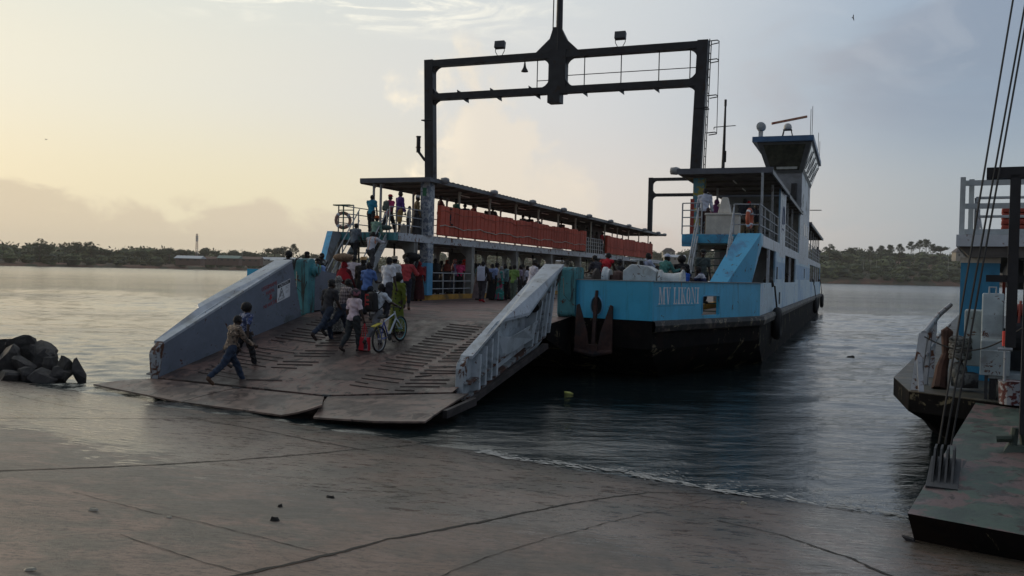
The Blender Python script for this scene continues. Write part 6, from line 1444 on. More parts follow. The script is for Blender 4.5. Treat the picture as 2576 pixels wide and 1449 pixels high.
C = lambda r, g_, b: lin((r, g_, b))
G = 'passengers walking up the ramp'
ps = {}
def P_(key, *a, **kw): ps[key] = person(*a, **kw)
P_('camo', ramp(578, 966), AX+22, 1.72, dict(WALK, lean=14, hipL=30, kneeL=6, hipR=-34, kneeR=18, hy=10, hp=6, shL=20, shR=30, elR=30), ('shirt', ('camo_print', (.19, .14, .10), 'floral', (.055, .045, .035), 13)), ('pants', C(38, 52, 72)), 'hair', True, 'man in brown patterned long shirt and jeans striding up the ramp foot', shoes=(.09, .05, .03), group=G)
P_('navygirl', ramp(614, 924), AX+18, 1.60, dict(WALK2, lean=5, hy=8, hipR=22, hipL=-20), ('tee', ('navy_floral', (.03, .045, .11), 'floral', (.30, .32, .42), 12)), ('pants', (.012, .012, .014)), 'afro', True, 'woman in navy and white floral top walking beside the man in brown patterned shirt', female=True, shoes=(.1, .08, .07), group=G)
P_('darktee', ramp(822, 862), AX+12, 1.74, dict(WALK, lean=11, hipL=22, hipR=-34, kneeR=22, hy=35, shL=-8, shR=12), ('tee', C(48, 47, 50)), ('pants', C(36, 48, 66)), 'cap', True, 'man in dark grey t-shirt and jeans, leftmost of the group on the ramp', hat=(.02, .02, .02), shoes=(.03, .02, .018), group=G)
P_('greyhijab', ramp(846, 838), AX+5, 1.60, dict(lean=4), ('robe', ('grey_speckle', (.20, .19, .17), 'floral', (.08, .075, .07), 26)), ('skirt', ('grey_speckle',), ), 'hijab', True, 'woman in speckled grey hijab and robe behind the man in dark grey t-shirt', hat=('grey_speckle',), female=True, group=G)
P_('plaid', ramp(858, 852), AX+28, 1.72, dict(WALK, lean=16, hipR=-36, kneeR=20, hipL=24, hy=5, shL=18, elL=40), ('shirt', ('plaid_shirt', (.34, .28, .27), 'plaid', (.045, .03, .04))), ('pants', C(40, 50, 66)), 'hair', True, 'man in plaid shirt leaning forward behind the woman in pink-white t-shirt', shoes=(.02, .02, .02), group=G)
P_('helmetgirl', ramp(888, 884), AX+16, 1.60, dict(WALK2, lean=2, hipR=12, hipL=-14, shL=-6, shR=6, abR=12, hy=14), ('tee', C(205, 186, 192)), ('pants', C(44, 50, 52)), 'helmet', True, 'woman in pale pink t-shirt and dark helmet carrying a red tote bag', hat=('helmet_paint', (.035, .03, .035), 'floral', (.30, .12, .15), 6), female=True, shoes=(.05, .035, .03), group=G)
P_('cyclist', ramp(946, 872), AX+18, 1.70, dict(WALK, lean=12, hipL=18, kneeL=4, hipR=-26, kneeR=16, shL=38, elL=22, shR=46, elR=20, abR=14, hy=4, hp=5), ('tee', C(190, 198, 205)), ('pants', C(104, 106, 110)), 'hair', True, 'man in white t-shirt and grey cargo trousers wheeling a bicycle up the ramp', shoes=(.03, .02, .018), group=G)
P_('greendress', ramp(998, 838), AX+4, 1.62, dict(lean=2, shR=-8, elR=10, abR=10, shL=10), ('robe', ('lime_dots', (.11, .14, .012), 'dots', (.012, .014, .008), 8.5)), ('skirt', ('lime_dots',)), 'afro', True, 'woman in lime green dress with black dots walking ahead of the bicycle', female=True, scale_w=1.08, shoes=(.05, .03, .03), group=G)
P_('blueshirt', ramp(922, 806), AX+8, 1.70, dict(WALK2, lean=6, hipR=10, hipL=-10, kneeL=12, shR=20, elR=70, shL=0), ('tee', C(82, 112, 168)), ('pants', C(26, 32, 46)), 'hair', True, 'broad man in light blue short-sleeved shirt at the top of the ramp', scale_w=1.12, shoes=(.1, .09, .08), group=G)
P_('maroon', ramp(862, 792), AX, 1.62, dict(lean=2, shL=10, shR=20, abL=14, abR=14), ('robe', C(82, 16, 22)), ('skirt', C(82, 16, 22)), 'hijab', True, 'woman in maroon robe and red scarf balancing a sack on her head', hat=C(150, 16, 30), female=True, scale_w=1.15, group=G)
P_('blackcoat', ramp(910, 790), AX-4, 1.74, dict(lean=3), ('robe', (.014, .014, .016)), ('skirt', (.014, .014, .016)), 'kofia', True, 'man in long black robe and tan cap near the foot of the far stairs', hat=C(190, 150, 96), scale_w=1.2, group=G)
P_('palepink', deck(886, 776), AX-10, 1.72, dict(WALK, lean=4, hipL=14, hipR=-12), ('shirt', C(196, 184, 188)), ('pants', (.02, .022, .028)), 'hair', False, 'man in pale pink long-sleeved shirt and dark trousers heading for the far stairs', group=G)
# on the deck, far side
G2_ = 'passengers on the car deck of the large ferry'
P_('coral', deck(1020, 779), AX-30, 1.68, dict(lean=2, shL=18, elL=60, abL=30, shR=20, elR=70, abR=34, hipL=10, hipR=-6), ('jacket', C(172, 62, 66)), ('rolled', C(28, 36, 52)), 'short', True, 'person in coral sweater and rolled jeans standing by the kerb rail', group=G2_, shoes=(.12, .06, .04))
P_('whitekofia', deck(988, 780), AX+6, 1.70, dict(lean=3), ('shirt', C(205, 208, 212)), ('pants', (.05, .05, .05)), 'kofia', False, 'man in white shirt and patterned cream cap left of the coral sweater', hat=('kofia_weave', (.42, .37, .28), 'floral', (.2, .16, .1), 30), group=G2_)
P_('whitetee2', deck(972, 800), AX+20, 1.62, dict(lean=4), ('tee', C(205, 208, 214)), ('pants', (.03, .03, .04)), 'hair', False, 'person in white t-shirt just left of the lime dotted dress', group=G2_)
P_('royalblue', deck(990, 757), AX+10, 1.76, dict(lean=2), ('shirt', C(26, 48, 130)), ('pants', (.02, .02, .03)), 'short', False, 'man in royal blue shirt behind the patterned cream cap', group=G2_)
P_('redveil', deck(1053, 757), AX-20, 1.66, dict(lean=3), ('robe', C(112, 16, 26)), ('skirt', C(60, 14, 18)), 'hijab', False, 'woman in crimson veil just left of the blue pillar', hat=C(130, 18, 28), female=True, scale_w=1.1, group=G2_)
P_('luggage', deck(1032, 757), AX-12, 1.74, dict(lean=4, shL=150, elL=10, shR=150, elR=10), ('shirt', (.02, .02, .025)), ('pants', (.02, .02, .02)), 'hair', False, 'person lifting a big black bag behind the coral sweater', group=G2_)
def crowd(u, Y_, H, top_, low_, head_, label, face=0, pose=None, z=CB, hat=None, **kw):
    p = headat(u, 680, Y_, z, H)
    if z == CB: d_ = ray(u, 680.); q_ = EYE+d_*((-6.25-.35*((u//7) % 3)+SC-0.0)/(d_@ES)); p = (q_[0], q_[1], z)
    P_('c%d' % len(ps), (p[0], p[1], z), AX+face, H, pose or {}, top_, low_, head_, False, label, hat=hat, group=G2_, **kw)
BK = (.012, .012, .014)
crowd(1063, 33.0, 1.58, ('robe', BK), ('skirt', BK), 'hijab', 'woman in black robe between the crimson veil and the blue pillar', 40, hat=BK, female=True)
crowd(1096, 34.5, 1.62, ('robe', BK), ('skirt', BK), 'hijab', 'woman in black robe directly right of the blue pillar', -60, hat=BK, female=True)
crowd(1112, 36.5, 1.55, ('robe', (.03, .03, .03)), ('skirt', BK), 'hijab', 'woman in charcoal robe second right of the blue pillar', -90, hat=BK, female=True)
crowd(1121, 34.8, 1.62, ('robe', (.035, .03, .03)), ('skirt', BK), 'hijab', 'woman with a rust brown scarf leaning on the kerb rail', 120, hat=C(112, 48, 34), female=True, pose=dict(lean=10))
crowd(1142, 35.3, 1.66, ('shirt', C(140, 134, 170)), ('skirt', (.05, .06, .09)), 'hijab', 'woman in lilac top and red patterned scarf at the kerb rail', 60, hat=('red_print_scarf', (.22, .03, .03), 'floral', (.3, .22, .2), 10), female=True)
crowd(1157, 35.0, 1.60, ('tee', C(224, 74, 128)), ('skirt', BK), 'hair', 'girl in bright pink t-shirt beside the orange niqab', -20, female=True)
crowd(1168, 35.6, 1.68, ('robe', C(190, 44, 26)), ('skirt', C(176, 36, 22)), 'niqab', 'woman in long orange-red robe and veil at the rail end', 150, hat=C(200, 50, 28), female=True)
crowd(1180, 37.5, 1.45, ('tee', C(22, 92, 78)), ('skirt', C(90, 84, 74)), 'hair', 'child in dark green top beside the orange-red robe', 30, female=True)
crowd(1190, 38.6, 1.76, ('shirt', BK), ('pants', BK), 'short', 'tall figure in black behind the orange-red robe', -40)
crowd(1203, 36.8, 1.70, ('shirt', C(30, 98, 104)), ('skirt', C(120, 104, 104)), 'short', 'man in teal shirt left of the white flat backpack', 40, z=DK)
P_('whitebag', deck(1212, 760), AX-4, 1.72, dict(WALK, hipL=8, hipR=-8, kneeR=10, lean=2), ('tee', (.016, .018, .024)), ('pants', C(62, 58, 62)), 'short', True, 'bald man in black t-shirt with a white flat backpack and red shoes', shoes=C(150, 20, 34), group=G2_)
crowd(1237, 37.2, 1.68, ('tee', C(138, 156, 196)), ('skirt', BK), 'hair', 'woman in light blue shirt with a black backpack, left of the black cap', 10, z=DK, female=True)
crowd(1247, 37.8, 1.72, ('tee', C(150, 166, 200)), ('pants', BK), 'cap', 'man in pale blue shirt and black peaked cap right of the black backpack', 70, z=DK, hat=BK)
crowd(1259, 36.8, 1.56, ('robe', ('teal_pink_print', (.03, .20, .18), 'floral', (.4, .03, .12), 4)), ('skirt', ('teal_pink_print',)), 'hijab', 'woman in teal and magenta dress with a grey scarf', 60, z=DK, hat=(.25, .25, .26), female=True)
crowd(1273, 37.6, 1.68, ('shirt', C(104, 134, 138)), ('pants', (.016, .016, .02)), 'hair', 'woman in grey-green shirt facing left beside the teal and magenta dress', -150, z=DK, female=True)
crowd(1293, 36.0, 1.64, ('tee', C(124, 158, 84)), ('pants', C(96, 110, 98)), 'hair', 'boy in lime green t-shirt and pale green trousers', 8, z=DK)
for i, (u, Y_, H, c, lb) in enumerate([(1283, 39.5, 1.6, C(150, 60, 40), 'person in rust orange top half hidden behind the lime green t-shirt'), (1308, 38.5, 1.66, C(150, 140, 160), 'man in mauve shirt right of the lime green t-shirt'), (1316, 40.0, 1.74, C(120, 110, 112), 'tall man at the back of the group right of the lime green t-shirt'), (1325, 38.0, 1.62, C(186, 186, 200), 'boy in white shirt with dark sleeves facing right'), (1352, 35.5, 1.68, C(196, 192, 190), 'man in white shirt just behind the bald man in white'), (1376, 40, 1.62, C(80, 30, 34), 'person in maroon behind the top end of the near ramp wall'), (1364, 44, 1.70, C(60, 56, 60), 'distant figure in dark clothes above the near ramp wall'), (1392, 42, 1.66, C(110, 90, 84), 'distant figure in brown near the top of the near ramp wall')]):
    crowd(u, Y_, H, ('tee', c), ('pants', (.05, .05, .055)), 'hair', lb, [20, 60, -30, 80, 30, 10, -50, 40][i], z=DK)
P_('baldwhite', (*headat(1338, 680, 28.6, DK, 1.7)[:2], DK), AX+45, 1.76, dict(lean=8, hy=20), ('shirt', C(205, 200, 208)), ('pants', (.04, .05, .06)), 'short', True, 'bald man in loose white shirt standing beyond the near ramp wall', group=G2_, scale_w=1.1)
# bow crew on the far side
def crew(u, v, X_, H, z, *a, **k):
    d = ray(u, v); t = (X_+SC)/(d@ES)*1.0 if abs(d@ES) > 1e-6 else 0; p = EYE+d*t; return person((p[0], p[1], z), *a, **k)
def atXY(u, Y_): return headat(u, 680, Y_, 0, 0)[:2]
P_('crew1', (*atXY(727, 25.6), 1.9), AX+185, 1.66, dict(hy=10, lean=4), ('jacket', (.02, .018, .018)), ('pants', BK), 'afro', False, 'person in black jacket looking over the far ramp wall towards the shore', faceme=True)
P_('crew2', (*atXY(768, 26.0), 1.9), AX+70, 1.68, dict(hy=0), ('shirt', (.04, .05, .06)), ('pants', BK), 'cap', False, 'man in black peaked cap in profile behind the far teal ramp post', hat=BK, faceme=True)
P_('crew3', (*atXY(800, 24.6), 1.75), AX+150, 1.62, dict(lean=20, hp=-20, shL=20, elL=60, shR=20, elR=70), ('tee', C(120, 150, 196)), ('pants', (.03, .035, .05)), 'cap', False, 'deckhand in yellow-green high visibility vest bending beside the far teal post', hat=BK, rim=True)
P_('crew4', (*atXY(812, 26.2), 1.85), AX+200, 1.72, dict(), ('tee', ('black_print_tee', (.015, .015, .017), 'floral', (.3, .3, .3), 5)), ('pants', BK), 'short', False, 'bald man in black printed t-shirt behind the high visibility vest', faceme=True)
# far stairs and landing
def stz(y): return DK+(UF-DK)*(y-28.6)/2.45
P_('st1', (*atXY(889, 29.85), stz(29.85)), AX-4, 1.68, CLIMB, ('tee', C(96, 104, 112)), ('pants', (.018, .018, .02)), 'short', False, 'man in grey t-shirt climbing the left side of the far stairs', group='passengers on the far stairs')
P_('st2', (*atXY(931, 29.55), stz(29.55)), AX+4, 1.68, dict(CLIMB, shR=70, elR=20), ('jacket', ('white_orange_jacket', (.50, .51, .55), 'vstripe', (.55, .28, .2), 5)), ('pants', (.05, .05, .055)), 'hair', False, 'man in white jacket with orange stripes gripping the far stair rail', group='passengers on the far stairs')
P_('st3', (*atXY(940, 30.35), stz(30.2)), AX+4, 1.58, CLIMB, ('shirt', C(118, 150, 134)), ('pants', (.03, .03, .03)), 'hat', False, 'man in pale green shirt and orange brimmed hat near the top of the far stairs', hat=C(170, 84, 36), group='passengers on the far stairs')
GU = 'passengers on the far upper landing'
def up_(u, Y_, *a, z=UF, **k): p = atXY(u, Y_); P_('u%d' % len(ps), (p[0], p[1], z), *a, **k)
up_(931, 31.9, AX+0, 1.62, dict(lean=3, shL=30, elL=40), ('tee', C(34, 124, 150)), ('pants', (.02, .022, .03)), 'short', False, 'boy in turquoise t-shirt at the head of the far stairs', group=GU)
up_(975, 32.6, AX+10, 1.74, dict(WALK2), ('tee', C(190, 56, 110)), ('pants', (.02, .022, .03)), 'cap', False, 'man in pink shirt and red cap with a grey-green backpack', hat=C(150, 20, 36), group=GU)
up_(1002, 32.3, AX+30, 1.80, dict(lean=1), ('shirt', C(76, 40, 116)), ('shorts', C(150, 120, 72)), 'short', False, 'tall man in purple shirt and khaki shorts on the far landing', group=GU)
up_(1025, 33.2, AX+60, 1.25, dict(), ('tee', C(160, 164, 170)), ('pants', (.03, .03, .04)), 'hair', False, 'small boy in white top beside the man in khaki shorts', group=GU)
up_(1045, 33.6, AX+50, 1.72, dict(lean=2), ('robe', C(104, 88, 58)), ('pants', (.05, .05, .05)), 'kofia', False, 'man in khaki tunic and white cap left of the poster pillar', hat=(.5, .5, .48), group=GU)
# seated along the long upper deck: heads show above the floats
GS = 'passengers seated on the long upper deck'
hd_ = [(1104, 35.6, C(90, 40, 36), 1.0, 'seated passenger nearest the poster pillar, above the first floats', .52), (1143, 37.5, C(24, 96, 84), 1, 'seated passenger in dark green beside the first passenger above the floats', .5), (1166, 39, C(60, 60, 70), 1, 'third seated head above the orange floats from the pillar', .42), (1187, 40.2, C(120, 30, 40), 1, 'seated passenger in red above the floats before the second roof post', .48), (1218, 42.6, (.03, .03, .03), 1, 'low head just right of the second roof post', .3), (1227, 43, (.04, .04, .04), 1, 'left head of a pair above the floats', .5), (1236, 43.6, (.04, .05, .06), 1, 'right head of a pair above the floats', .5), (1312, 49.5, (.05, .05, .06), 1, 'seated head in the middle of the long row of floats', .45), (1329, 50.6, (.02, .02, .03), 1, 'seated passenger in black in the middle of the long row', .5), (1350, 52.4, (.05, .05, .07), 1, 'seated passenger right of the one in black in the middle', .5), (1409, 55.5, (.06, .05, .05), 1, 'seated head near the end of the long row of floats', .45), (1449, 60, (.05, .05, .05), 1, 'low seated head just before the railed gap', .4), (1474, 62, (.05, .05, .05), 1, 'last seated head before the railed gap', .4)]
VT = [493, 502, 514, 514, 531, 521, 522, 541, 543, 548, 557, 569, 573]
def ztop(u, v, Y_): d = ray(u, v); return float((EYE+d*(Y_/(d@EA)))[2])
for (u, Y_, c, s_, lb, sh_), v_ in zip(hd_, VT): up_(u, Y_, AX+random.uniform(-40, 60), 1.70, dict(SIT, lean=0), ('tee', c), ('pants', (.03, .03, .04)), 'short', False, lb, vtop=ztop(u, v_, Y_), group=GS)
for u, Y_, c, lb in ((1485, 62.5, C(90, 76, 80), 'passenger in grey-brown at the railed gap between the floats'), (1497, 62.8, C(74, 60, 50), 'middle one of the three people at the railed gap'), (1512, 62.6, C(150, 28, 36), 'passenger in red shirt leaning at the right of the railed gap')): up_(u, Y_, AX+100, 1.7, dict(lean=4), ('tee', c), ('pants', (.03, .03, .03)), 'short', False, lb, group='people at the railed gap')
for u, Y_, lb in ((1560, 68, 'seated passenger in white above the short row of floats'), (1602, 74, 'seated head above the middle of the short row of floats'), (1618, 76, 'seated head above the right part of the short row of floats')): up_(u, Y_, AX, 1.7, SIT, ('tee', (.4, .4, .42) if u == 1560 else (.03, .03, .03)), ('pants', BK), 'short', False, lb, seat=.62, group=GS)
up_(1633, 80, AX+60, 1.7, {}, ('tee', BK), ('pants', BK), 'short', False, 'figure in black standing at the far end of the long upper deck')
# near bow group, on the deck behind the blue bulwark
GB = 'passengers behind the blue bow bulwark'
m = MB(); m.b2(4.3, 6.3, 27.0, 27.5, DK, 2.5); fb(m, 'bow_locker', GREYW)
def bow(key, u, v, Y_, zb, *a, **k): p = headat(u, v, Y_, zb, 0); P_(key, (p[0], p[1], zb), *a, group=GB, **k)
bow('b1', 1503, 690, 27.2, DK, AX-60, 1.60, dict(SIT, lean=12), ('tee', C(52, 50, 58)), ('pants', BK), 'hair', True, 'man in dark grey top seated left of the red tank top', vtop=ztop(1503, 643, 27.2))
bow('b2', 1520, 690, 27.4, DK, AX+12, 1.66, dict(SIT, lean=24, hy=-20), ('vest', C(170, 20, 36)), ('pants', BK), 'hair', True, 'person in red sleeveless top seated behind the white windlass', vtop=ztop(1520, 633, 27.4))
bow('b3', 1555, 690, 29.5, DK+.2, AX+30, 1.62, dict(), ('tee', C(40, 40, 46)), ('pants', BK), 'cap', False, 'man in grey cap just visible over the windlass handwheel', hat=(.05, .05, .06))
bow('b4', 1614, 700, 26.9, DK, AX+40, 1.66, dict(SIT, lean=22, hp=-12, shL=40, elL=30, shR=40, elR=30), ('tee', C(160, 168, 190)), ('pants', (.03, .035, .05)), 'hair', True, 'man in pale lilac shirt with black backpack bending over the bulwark', vtop=ztop(1614, 634, 26.9))
bow('b5', 1666, 700, 26.9, DK, AX+35, 1.66, dict(SIT, lean=16, hy=30, shL=35, elL=70, shR=35, elR=70), ('shirt', ('teal_stripe_shirt', (.025, .13, .11), 'stripe', (.12, .32, .30), 24)), ('pants', BK), 'cap', True, 'man in teal striped polo shirt and white cap seated on the bow', hat=C(190, 196, 215), vtop=ztop(1666, 640, 26.9), scale_w=1.15)
bow('b6', 1713, 700, 27.4, DK, AX+0, 1.60, dict(SIT, lean=6), ('shirt', (.01, .01, .012)), ('pants', BK), 'afro', True, 'woman in black with a big afro seated right of the teal stripes', vtop=ztop(1713, 648, 27.4), female=True, scale_w=1.1)
bow('b7', 1726, 700, 26.9, DK, AX-140, 1.58, dict(SIT, lean=10, hy=-20, hp=-6), ('tee', C(30, 82, 172)), ('pants', BK), 'short', True, 'man in bright blue shirt looking towards the camera over the bulwark', vtop=ztop(1726, 671, 26.9))
bow('b8', 1766, 700, 29.0, DK+.42, AX+150, 1.74, dict(lean=0), ('tee', C(66, 76, 74)), ('pants', (.03, .03, .035)), 'cap', True, 'guard in grey-green shirt and beret standing under the near stairs', hat=(.015, .02, .02))
bow('b9', 1775, 700, 27.4, DK, AX-90, 1.6, dict(SIT, lean=20, hp=6, shL=50, elL=60, shR=50, elR=70), ('tee', ('navy_white_tee', (.02, .03, .09), 'stripe', (.5, .5, .55), 2.2)), ('pants', BK), 'hair', True, 'man in navy and white top leaning on the bulwark in profile', vtop=ztop(1775, 670, 27.4))
bow('b10', 1640, 700, 28.4, DK, AX+100, 1.55, dict(SIT, lean=14), ('tee', C(80, 50, 50)), ('pants', BK), 'hair', False, 'person half hidden between the backpack and the teal stripes', vtop=ztop(1640, 668, 28.4))
# near upper landing
GN = 'people on the near upper landing'
def nup(key, u, Y_, *a, z=UF, **k): p = atXY(u, Y_); P_(key, (p[0], p[1], z), *a, group=GN, **k)
nup('n1', 1768, 32.2, AX+6, 1.76, dict(lean=5, shL=10, abL=16), ('shirt', C(176, 184, 200)), ('pants', C(66, 48, 48)), 'short', False, 'man in white shirt and brown trousers standing beside the yellow pillar', scale_w=1.1)
nup('n2', 1796, 33.4, AX+30, 1.62, dict(SIT, lean=4), ('robe', C(92, 44, 88)), ('skirt', C(84, 38, 80)), 'hijab', False, 'woman in purple hijab seated behind the white shirt', hat=C(96, 46, 92), seat=.60, female=True, scale_w=1.2)
nup('n3', 1819, 33.3, AX-15, 1.72, dict(SIT, lean=10, hy=-20), ('tee', C(176, 168, 164)), ('pants', C(60, 74, 94)), 'hair', False, 'man in cream shirt seated behind the cream chest', seat=.62)
nup('n4', 1857, 33.2, AX+40, 1.72, dict(SIT, lean=22), ('shirt', (.02, .024, .035)), ('pants', (.1, .09, .07)), 'hair', False, 'man in dark navy shirt seated right of the cream cone', seat=.62)
nup('n5', 1880, 33.6, AX+190, 1.70, dict(SIT, lean=8), ('tee', C(52, 54, 60)), ('pants', C(120, 108, 84)), 'cap', False, 'man in khaki trousers and red cap seated under the near canopy', hat=C(170, 20, 30), seat=.48)
nup('n6', 1900, 34.6, AX+190, 1.70, dict(SIT, lean=4), ('shirt', (.05, .05, .055)), ('pants', C(120, 104, 76)), 'short', False, 'man in khaki trousers seated beside the hanging lifebuoy', seat=.48)
# at the side windows
for x_, y_, c, lb in ((7.95, 42.9, (.35, .36, .4), 'person in white leaning at the second side window of the ferry'), (8.05, 46.8, (.02, .02, .02), 'left one of two dark heads out of the second side window'), (8.05, 48.4, (.02, .02, .02), 'right one of two dark heads out of the second side window'), (7.4, 31.8, (.24, .2, .24), 'person in pale mauve resting low inside the wide side window'), (8.1, 86.6, (.02, .02, .02), 'figure in black at the last opening of the ferry side')):
    P_('w%d' % len(ps), atship(x_, y_, DK), AX+60, 1.6, dict(lean=12), ('tee', c), ('pants', BK), 'hair', False, lb)
P_('wfar', atship(7.6, 67.5, UF), AX, 1.6, {}, ('tee', C(50, 100, 150)), ('pants', BK), 'short', False, 'figure in blue on the far upper deck of the near casing'); P_('wfar2', atship(8.1, 87.5, UF), AX+40, 1.65, {}, ('tee', C(60, 40, 44)), ('pants', BK), 'short', False, 'figure at the far end rail of the near casing upper deck')

# ------------------------------------------------------------------ things carried
def carried(name, label, cat, at, rot=0):
    return empty(name, tuple(at), -R(rot), label, cat)
def backpack(key, cloth_m, label, w_=.30, h_=.44, d_=.17, trim=None, flat=False, zoff=0.0):
    root, sk, mw, k = ps[key]; c = (sk['chest']+sk['neck'])/2-Vector((0, 0, .14-zoff)); back = mw.to_3x3() @ Vector((0, -1, 0)); o = empty('backpack', tuple(c+back*(.15+d_/2)*k-Vector((0, 0, h_/2))), root.rotation_euler.z, label, 'backpack')
    m = MB(); m.box((0, 0, h_/2), (w_, d_, h_), taper=.8 if not flat else .95); m.build('bag_body', cloth_m, o, bevel=.05 if not flat else .03, smooth=True)
    if not flat: m = MB(); m.box((0, -d_/2-.03, h_*.32), (w_*.75, .07, h_*.45), taper=.85); m.build('front_pocket', cloth_m, o, bevel=.025)
    for s_ in (-1, 1): m = MB(); m.tube([(s_*w_*.3, d_/2, h_*.92), (s_*w_*.38, d_/2+.1, h_*1.08), (s_*w_*.46, d_/2+.25, h_*.85), (s_*w_*.46, d_/2+.2, h_*.35), (s_*w_*.4, d_/2, h_*.1)], .016, 5); m.build('shoulder_strap', cloth_m if not trim else mat('strap_black', (.015, .015, .017), .8), o)
    m = MB(); m.tube([(-.04, 0, h_), (0, 0, h_+.04), (.04, 0, h_)], .01, 5); m.build('grab_loop', cloth_m, o)
    if trim:
        m = MB()
        for z0, z1, x0, x1 in ((.12, .40, -.085, -.055), (.24, .28, -.06, .06), (.15, .19, -.06, .06), (.36, .40, -.06, .05)): m.box(((x0+x1)/2, -d_/2-.072, (z0+z1)/2*h_/.44), (abs(x1-x0), .012, abs(z1-z0)*h_/.44))
        m.build('red_trim', trim, o)
    return o
backpack('cyclist', mat('black_backpack_cloth', (.014, .013, .015), .8, bump=.3, bs=15), 'black backpack with red straps worn by the man wheeling the bicycle', .34, .50, .2, mat('red_webbing', (.45, .03, .035), .6))
backpack('whitebag', mat('white_flat_bag', (.52, .56, .66), .7), 'flat white rectangular backpack worn by the man in red shoes', .34, .60, .10, flat=True, zoff=-.05)
backpack('b4', mat('black_backpack_cloth', (.014, .013, .015), .8), 'black backpack worn by the man in pale lilac shirt on the bow')
backpack('c%d' % [i for i, kx in enumerate(ps) if kx.startswith('c') and 'light blue shirt with a black' in ps[kx][0]['label']][0] if False else [kx for kx in ps if 'light blue shirt with a black' in ps[kx][0]['label']][0], mat('black_backpack_cloth', (.014, .013, .015), .8), 'round black backpack worn by the woman in light blue shirt', .32, .42, .2, zoff=-.12)
backpack([kx for kx in ps if 'grey-green backpack' in ps[kx][0]['label']][0], mat('grey_green_bag', (.10, .13, .11), .8), 'grey-green backpack worn by the man in pink shirt', .30, .42, .16)
# red tote in the helmet girl's hand
root, sk, mw, k = ps['helmetgirl']; hnd = sk['wrR']+Vector((0, 0, -.1)); o = empty('tote_bag', (hnd.x+.02, hnd.y, hnd.z-.68), -R(AX+10), 'bright red tote bag with a dark printed panel held by the woman in helmet', 'bag')
m = MB(); m.box((0, 0, .18), (.34, .1, .34), taper=.97); m.build('bag_body', mat('red_tote_cloth', (.55, .015, .03), .6, var=.15), o, bevel=.012)
m = MB(); m.prism([(.02, .02), (.16, .02), (.16, .2), (.10, .3), (.05, .33), (.03, .2)], 'y', -.0535, -.0515); m.sphere((.10, -.053, .13), (.035, .004, .05), 10, 6); m.build('printed_panel', mat('dark_tote_print', (.04, .025, .035), .6, dirt=(.35, .2, .2), dthr=(.55, .6), ds=12), o)
for s_ in (-1, 1): m = MB(); m.tube([(-.08, s_*.04, .34), (-.03, s_*.03, .6), (0, 0, .70), (.03, s_*.03, .6), (.08, s_*.04, .34)], .010, 5); m.build('handle', mat('red_tote_cloth', (.55, .015, .03), .6), o)
# sack on the maroon woman's head
root, sk, mw, k = ps['maroon']; hd0 = sk['head']; m = MB(); m.sphere((0, 0, .11), (.33, .2, .13), 18, 10); m.v = [(x*(1+.08*vnoise(x*9, z*9, 1, 2)), y, z+.02*vnoise(x*11, y*9, 1, 5)) for x, y, z in m.v]
o = m.build('sack', mat('brown_sacking', (.20, .13, .08), .9, var=.3, vs=12, bump=.5, bs=25), smooth=True); o.location = (hd0.x-.03, hd0.y, hd0.z+.13); o.rotation_euler = (0, 0, -R(AX)); tag(o, 'brown cloth bundle balanced on the head of the woman in maroon', 'bundle')
root, sk, mw, k = ps['luggage']; m = MB(); m.sphere((0, 0, 0), (.42, .26, .2), 16, 10); m.tube([(-.2, -.2, .05), (0, -.27, .1), (.2, -.2, .05)], .02, 5); o = m.build('duffel_bag', mat('black_backpack_cloth', (.014, .013, .015), .8), smooth=True); q = sk['head']; o.location = (q.x, q.y, q.z+.22); o.rotation_euler = (0, 0, -R(AX)); tag(o, 'big black duffel bag carried on the head near the blue pillar', 'bag')
p = deck(1266, 752); m = MB(); m.sphere((0, 0, .2), (.15, .13, .2), 14, 9); m.tube([(-.03, 0, .38), (0, 0, .46), (.03, 0, .38)], .012, 5); o = m.build('plastic_bag', mat('blue_plastic_bag', (.02, .07, .42), .35), smooth=True); o.location = p; tag(o, 'bright blue plastic bag hanging beside the teal and magenta dress', 'bag')
root, sk, mw, k = [ps[kx] for kx in ps if 'orange brimmed hat' in ps[kx][0]['label']][0]; m = MB(); m.sphere((0, 0, 0), (.26, .16, .11), 14, 8); o = m.build('folded_bundle', mat('dark_green_bundle', (.04, .07, .06), .8), smooth=True); q = sk['chest']; o.location = (q.x+.38, q.y+.15, q.z-.05); tag(o, 'dark green bundle carried under the arm at the top of the far stairs', 'bundle')
for kx, u, v, hh in (('sc1', 1011, 752, 0),): pass
for u, v, c_, lb, hh in ((1187, 757, (.5, .5, .52), 'scrap of white paper on the deck below the yellow kerb', .01), (1245, 787, (.4, .38, .34), 'pale litter on the deck beyond the near ramp wall', .01)):
    p = deck(u, v); m = MB(); m.box((0, 0, .01), (.22, .1, .012), rz=.3); o = m.build('deck_litter', LP); o.location = p; tag(o, lb, 'litter')
# jerrycan style chest on far landing
p = atXY(1013, 32.8); m = MB(); m.box((0, 0, .19), (.3, .22, .38), taper=.92); m.box((0, 0, .43), (.1, .08, .08)); o = m.build('jerrycan', mat('translucent_can', (.42, .4, .36), .5), bevel=.03); o.location = (p[0], p[1], UF); tag(o, 'pale jerrycan at the feet of the tall man in purple', 'jerrycan')

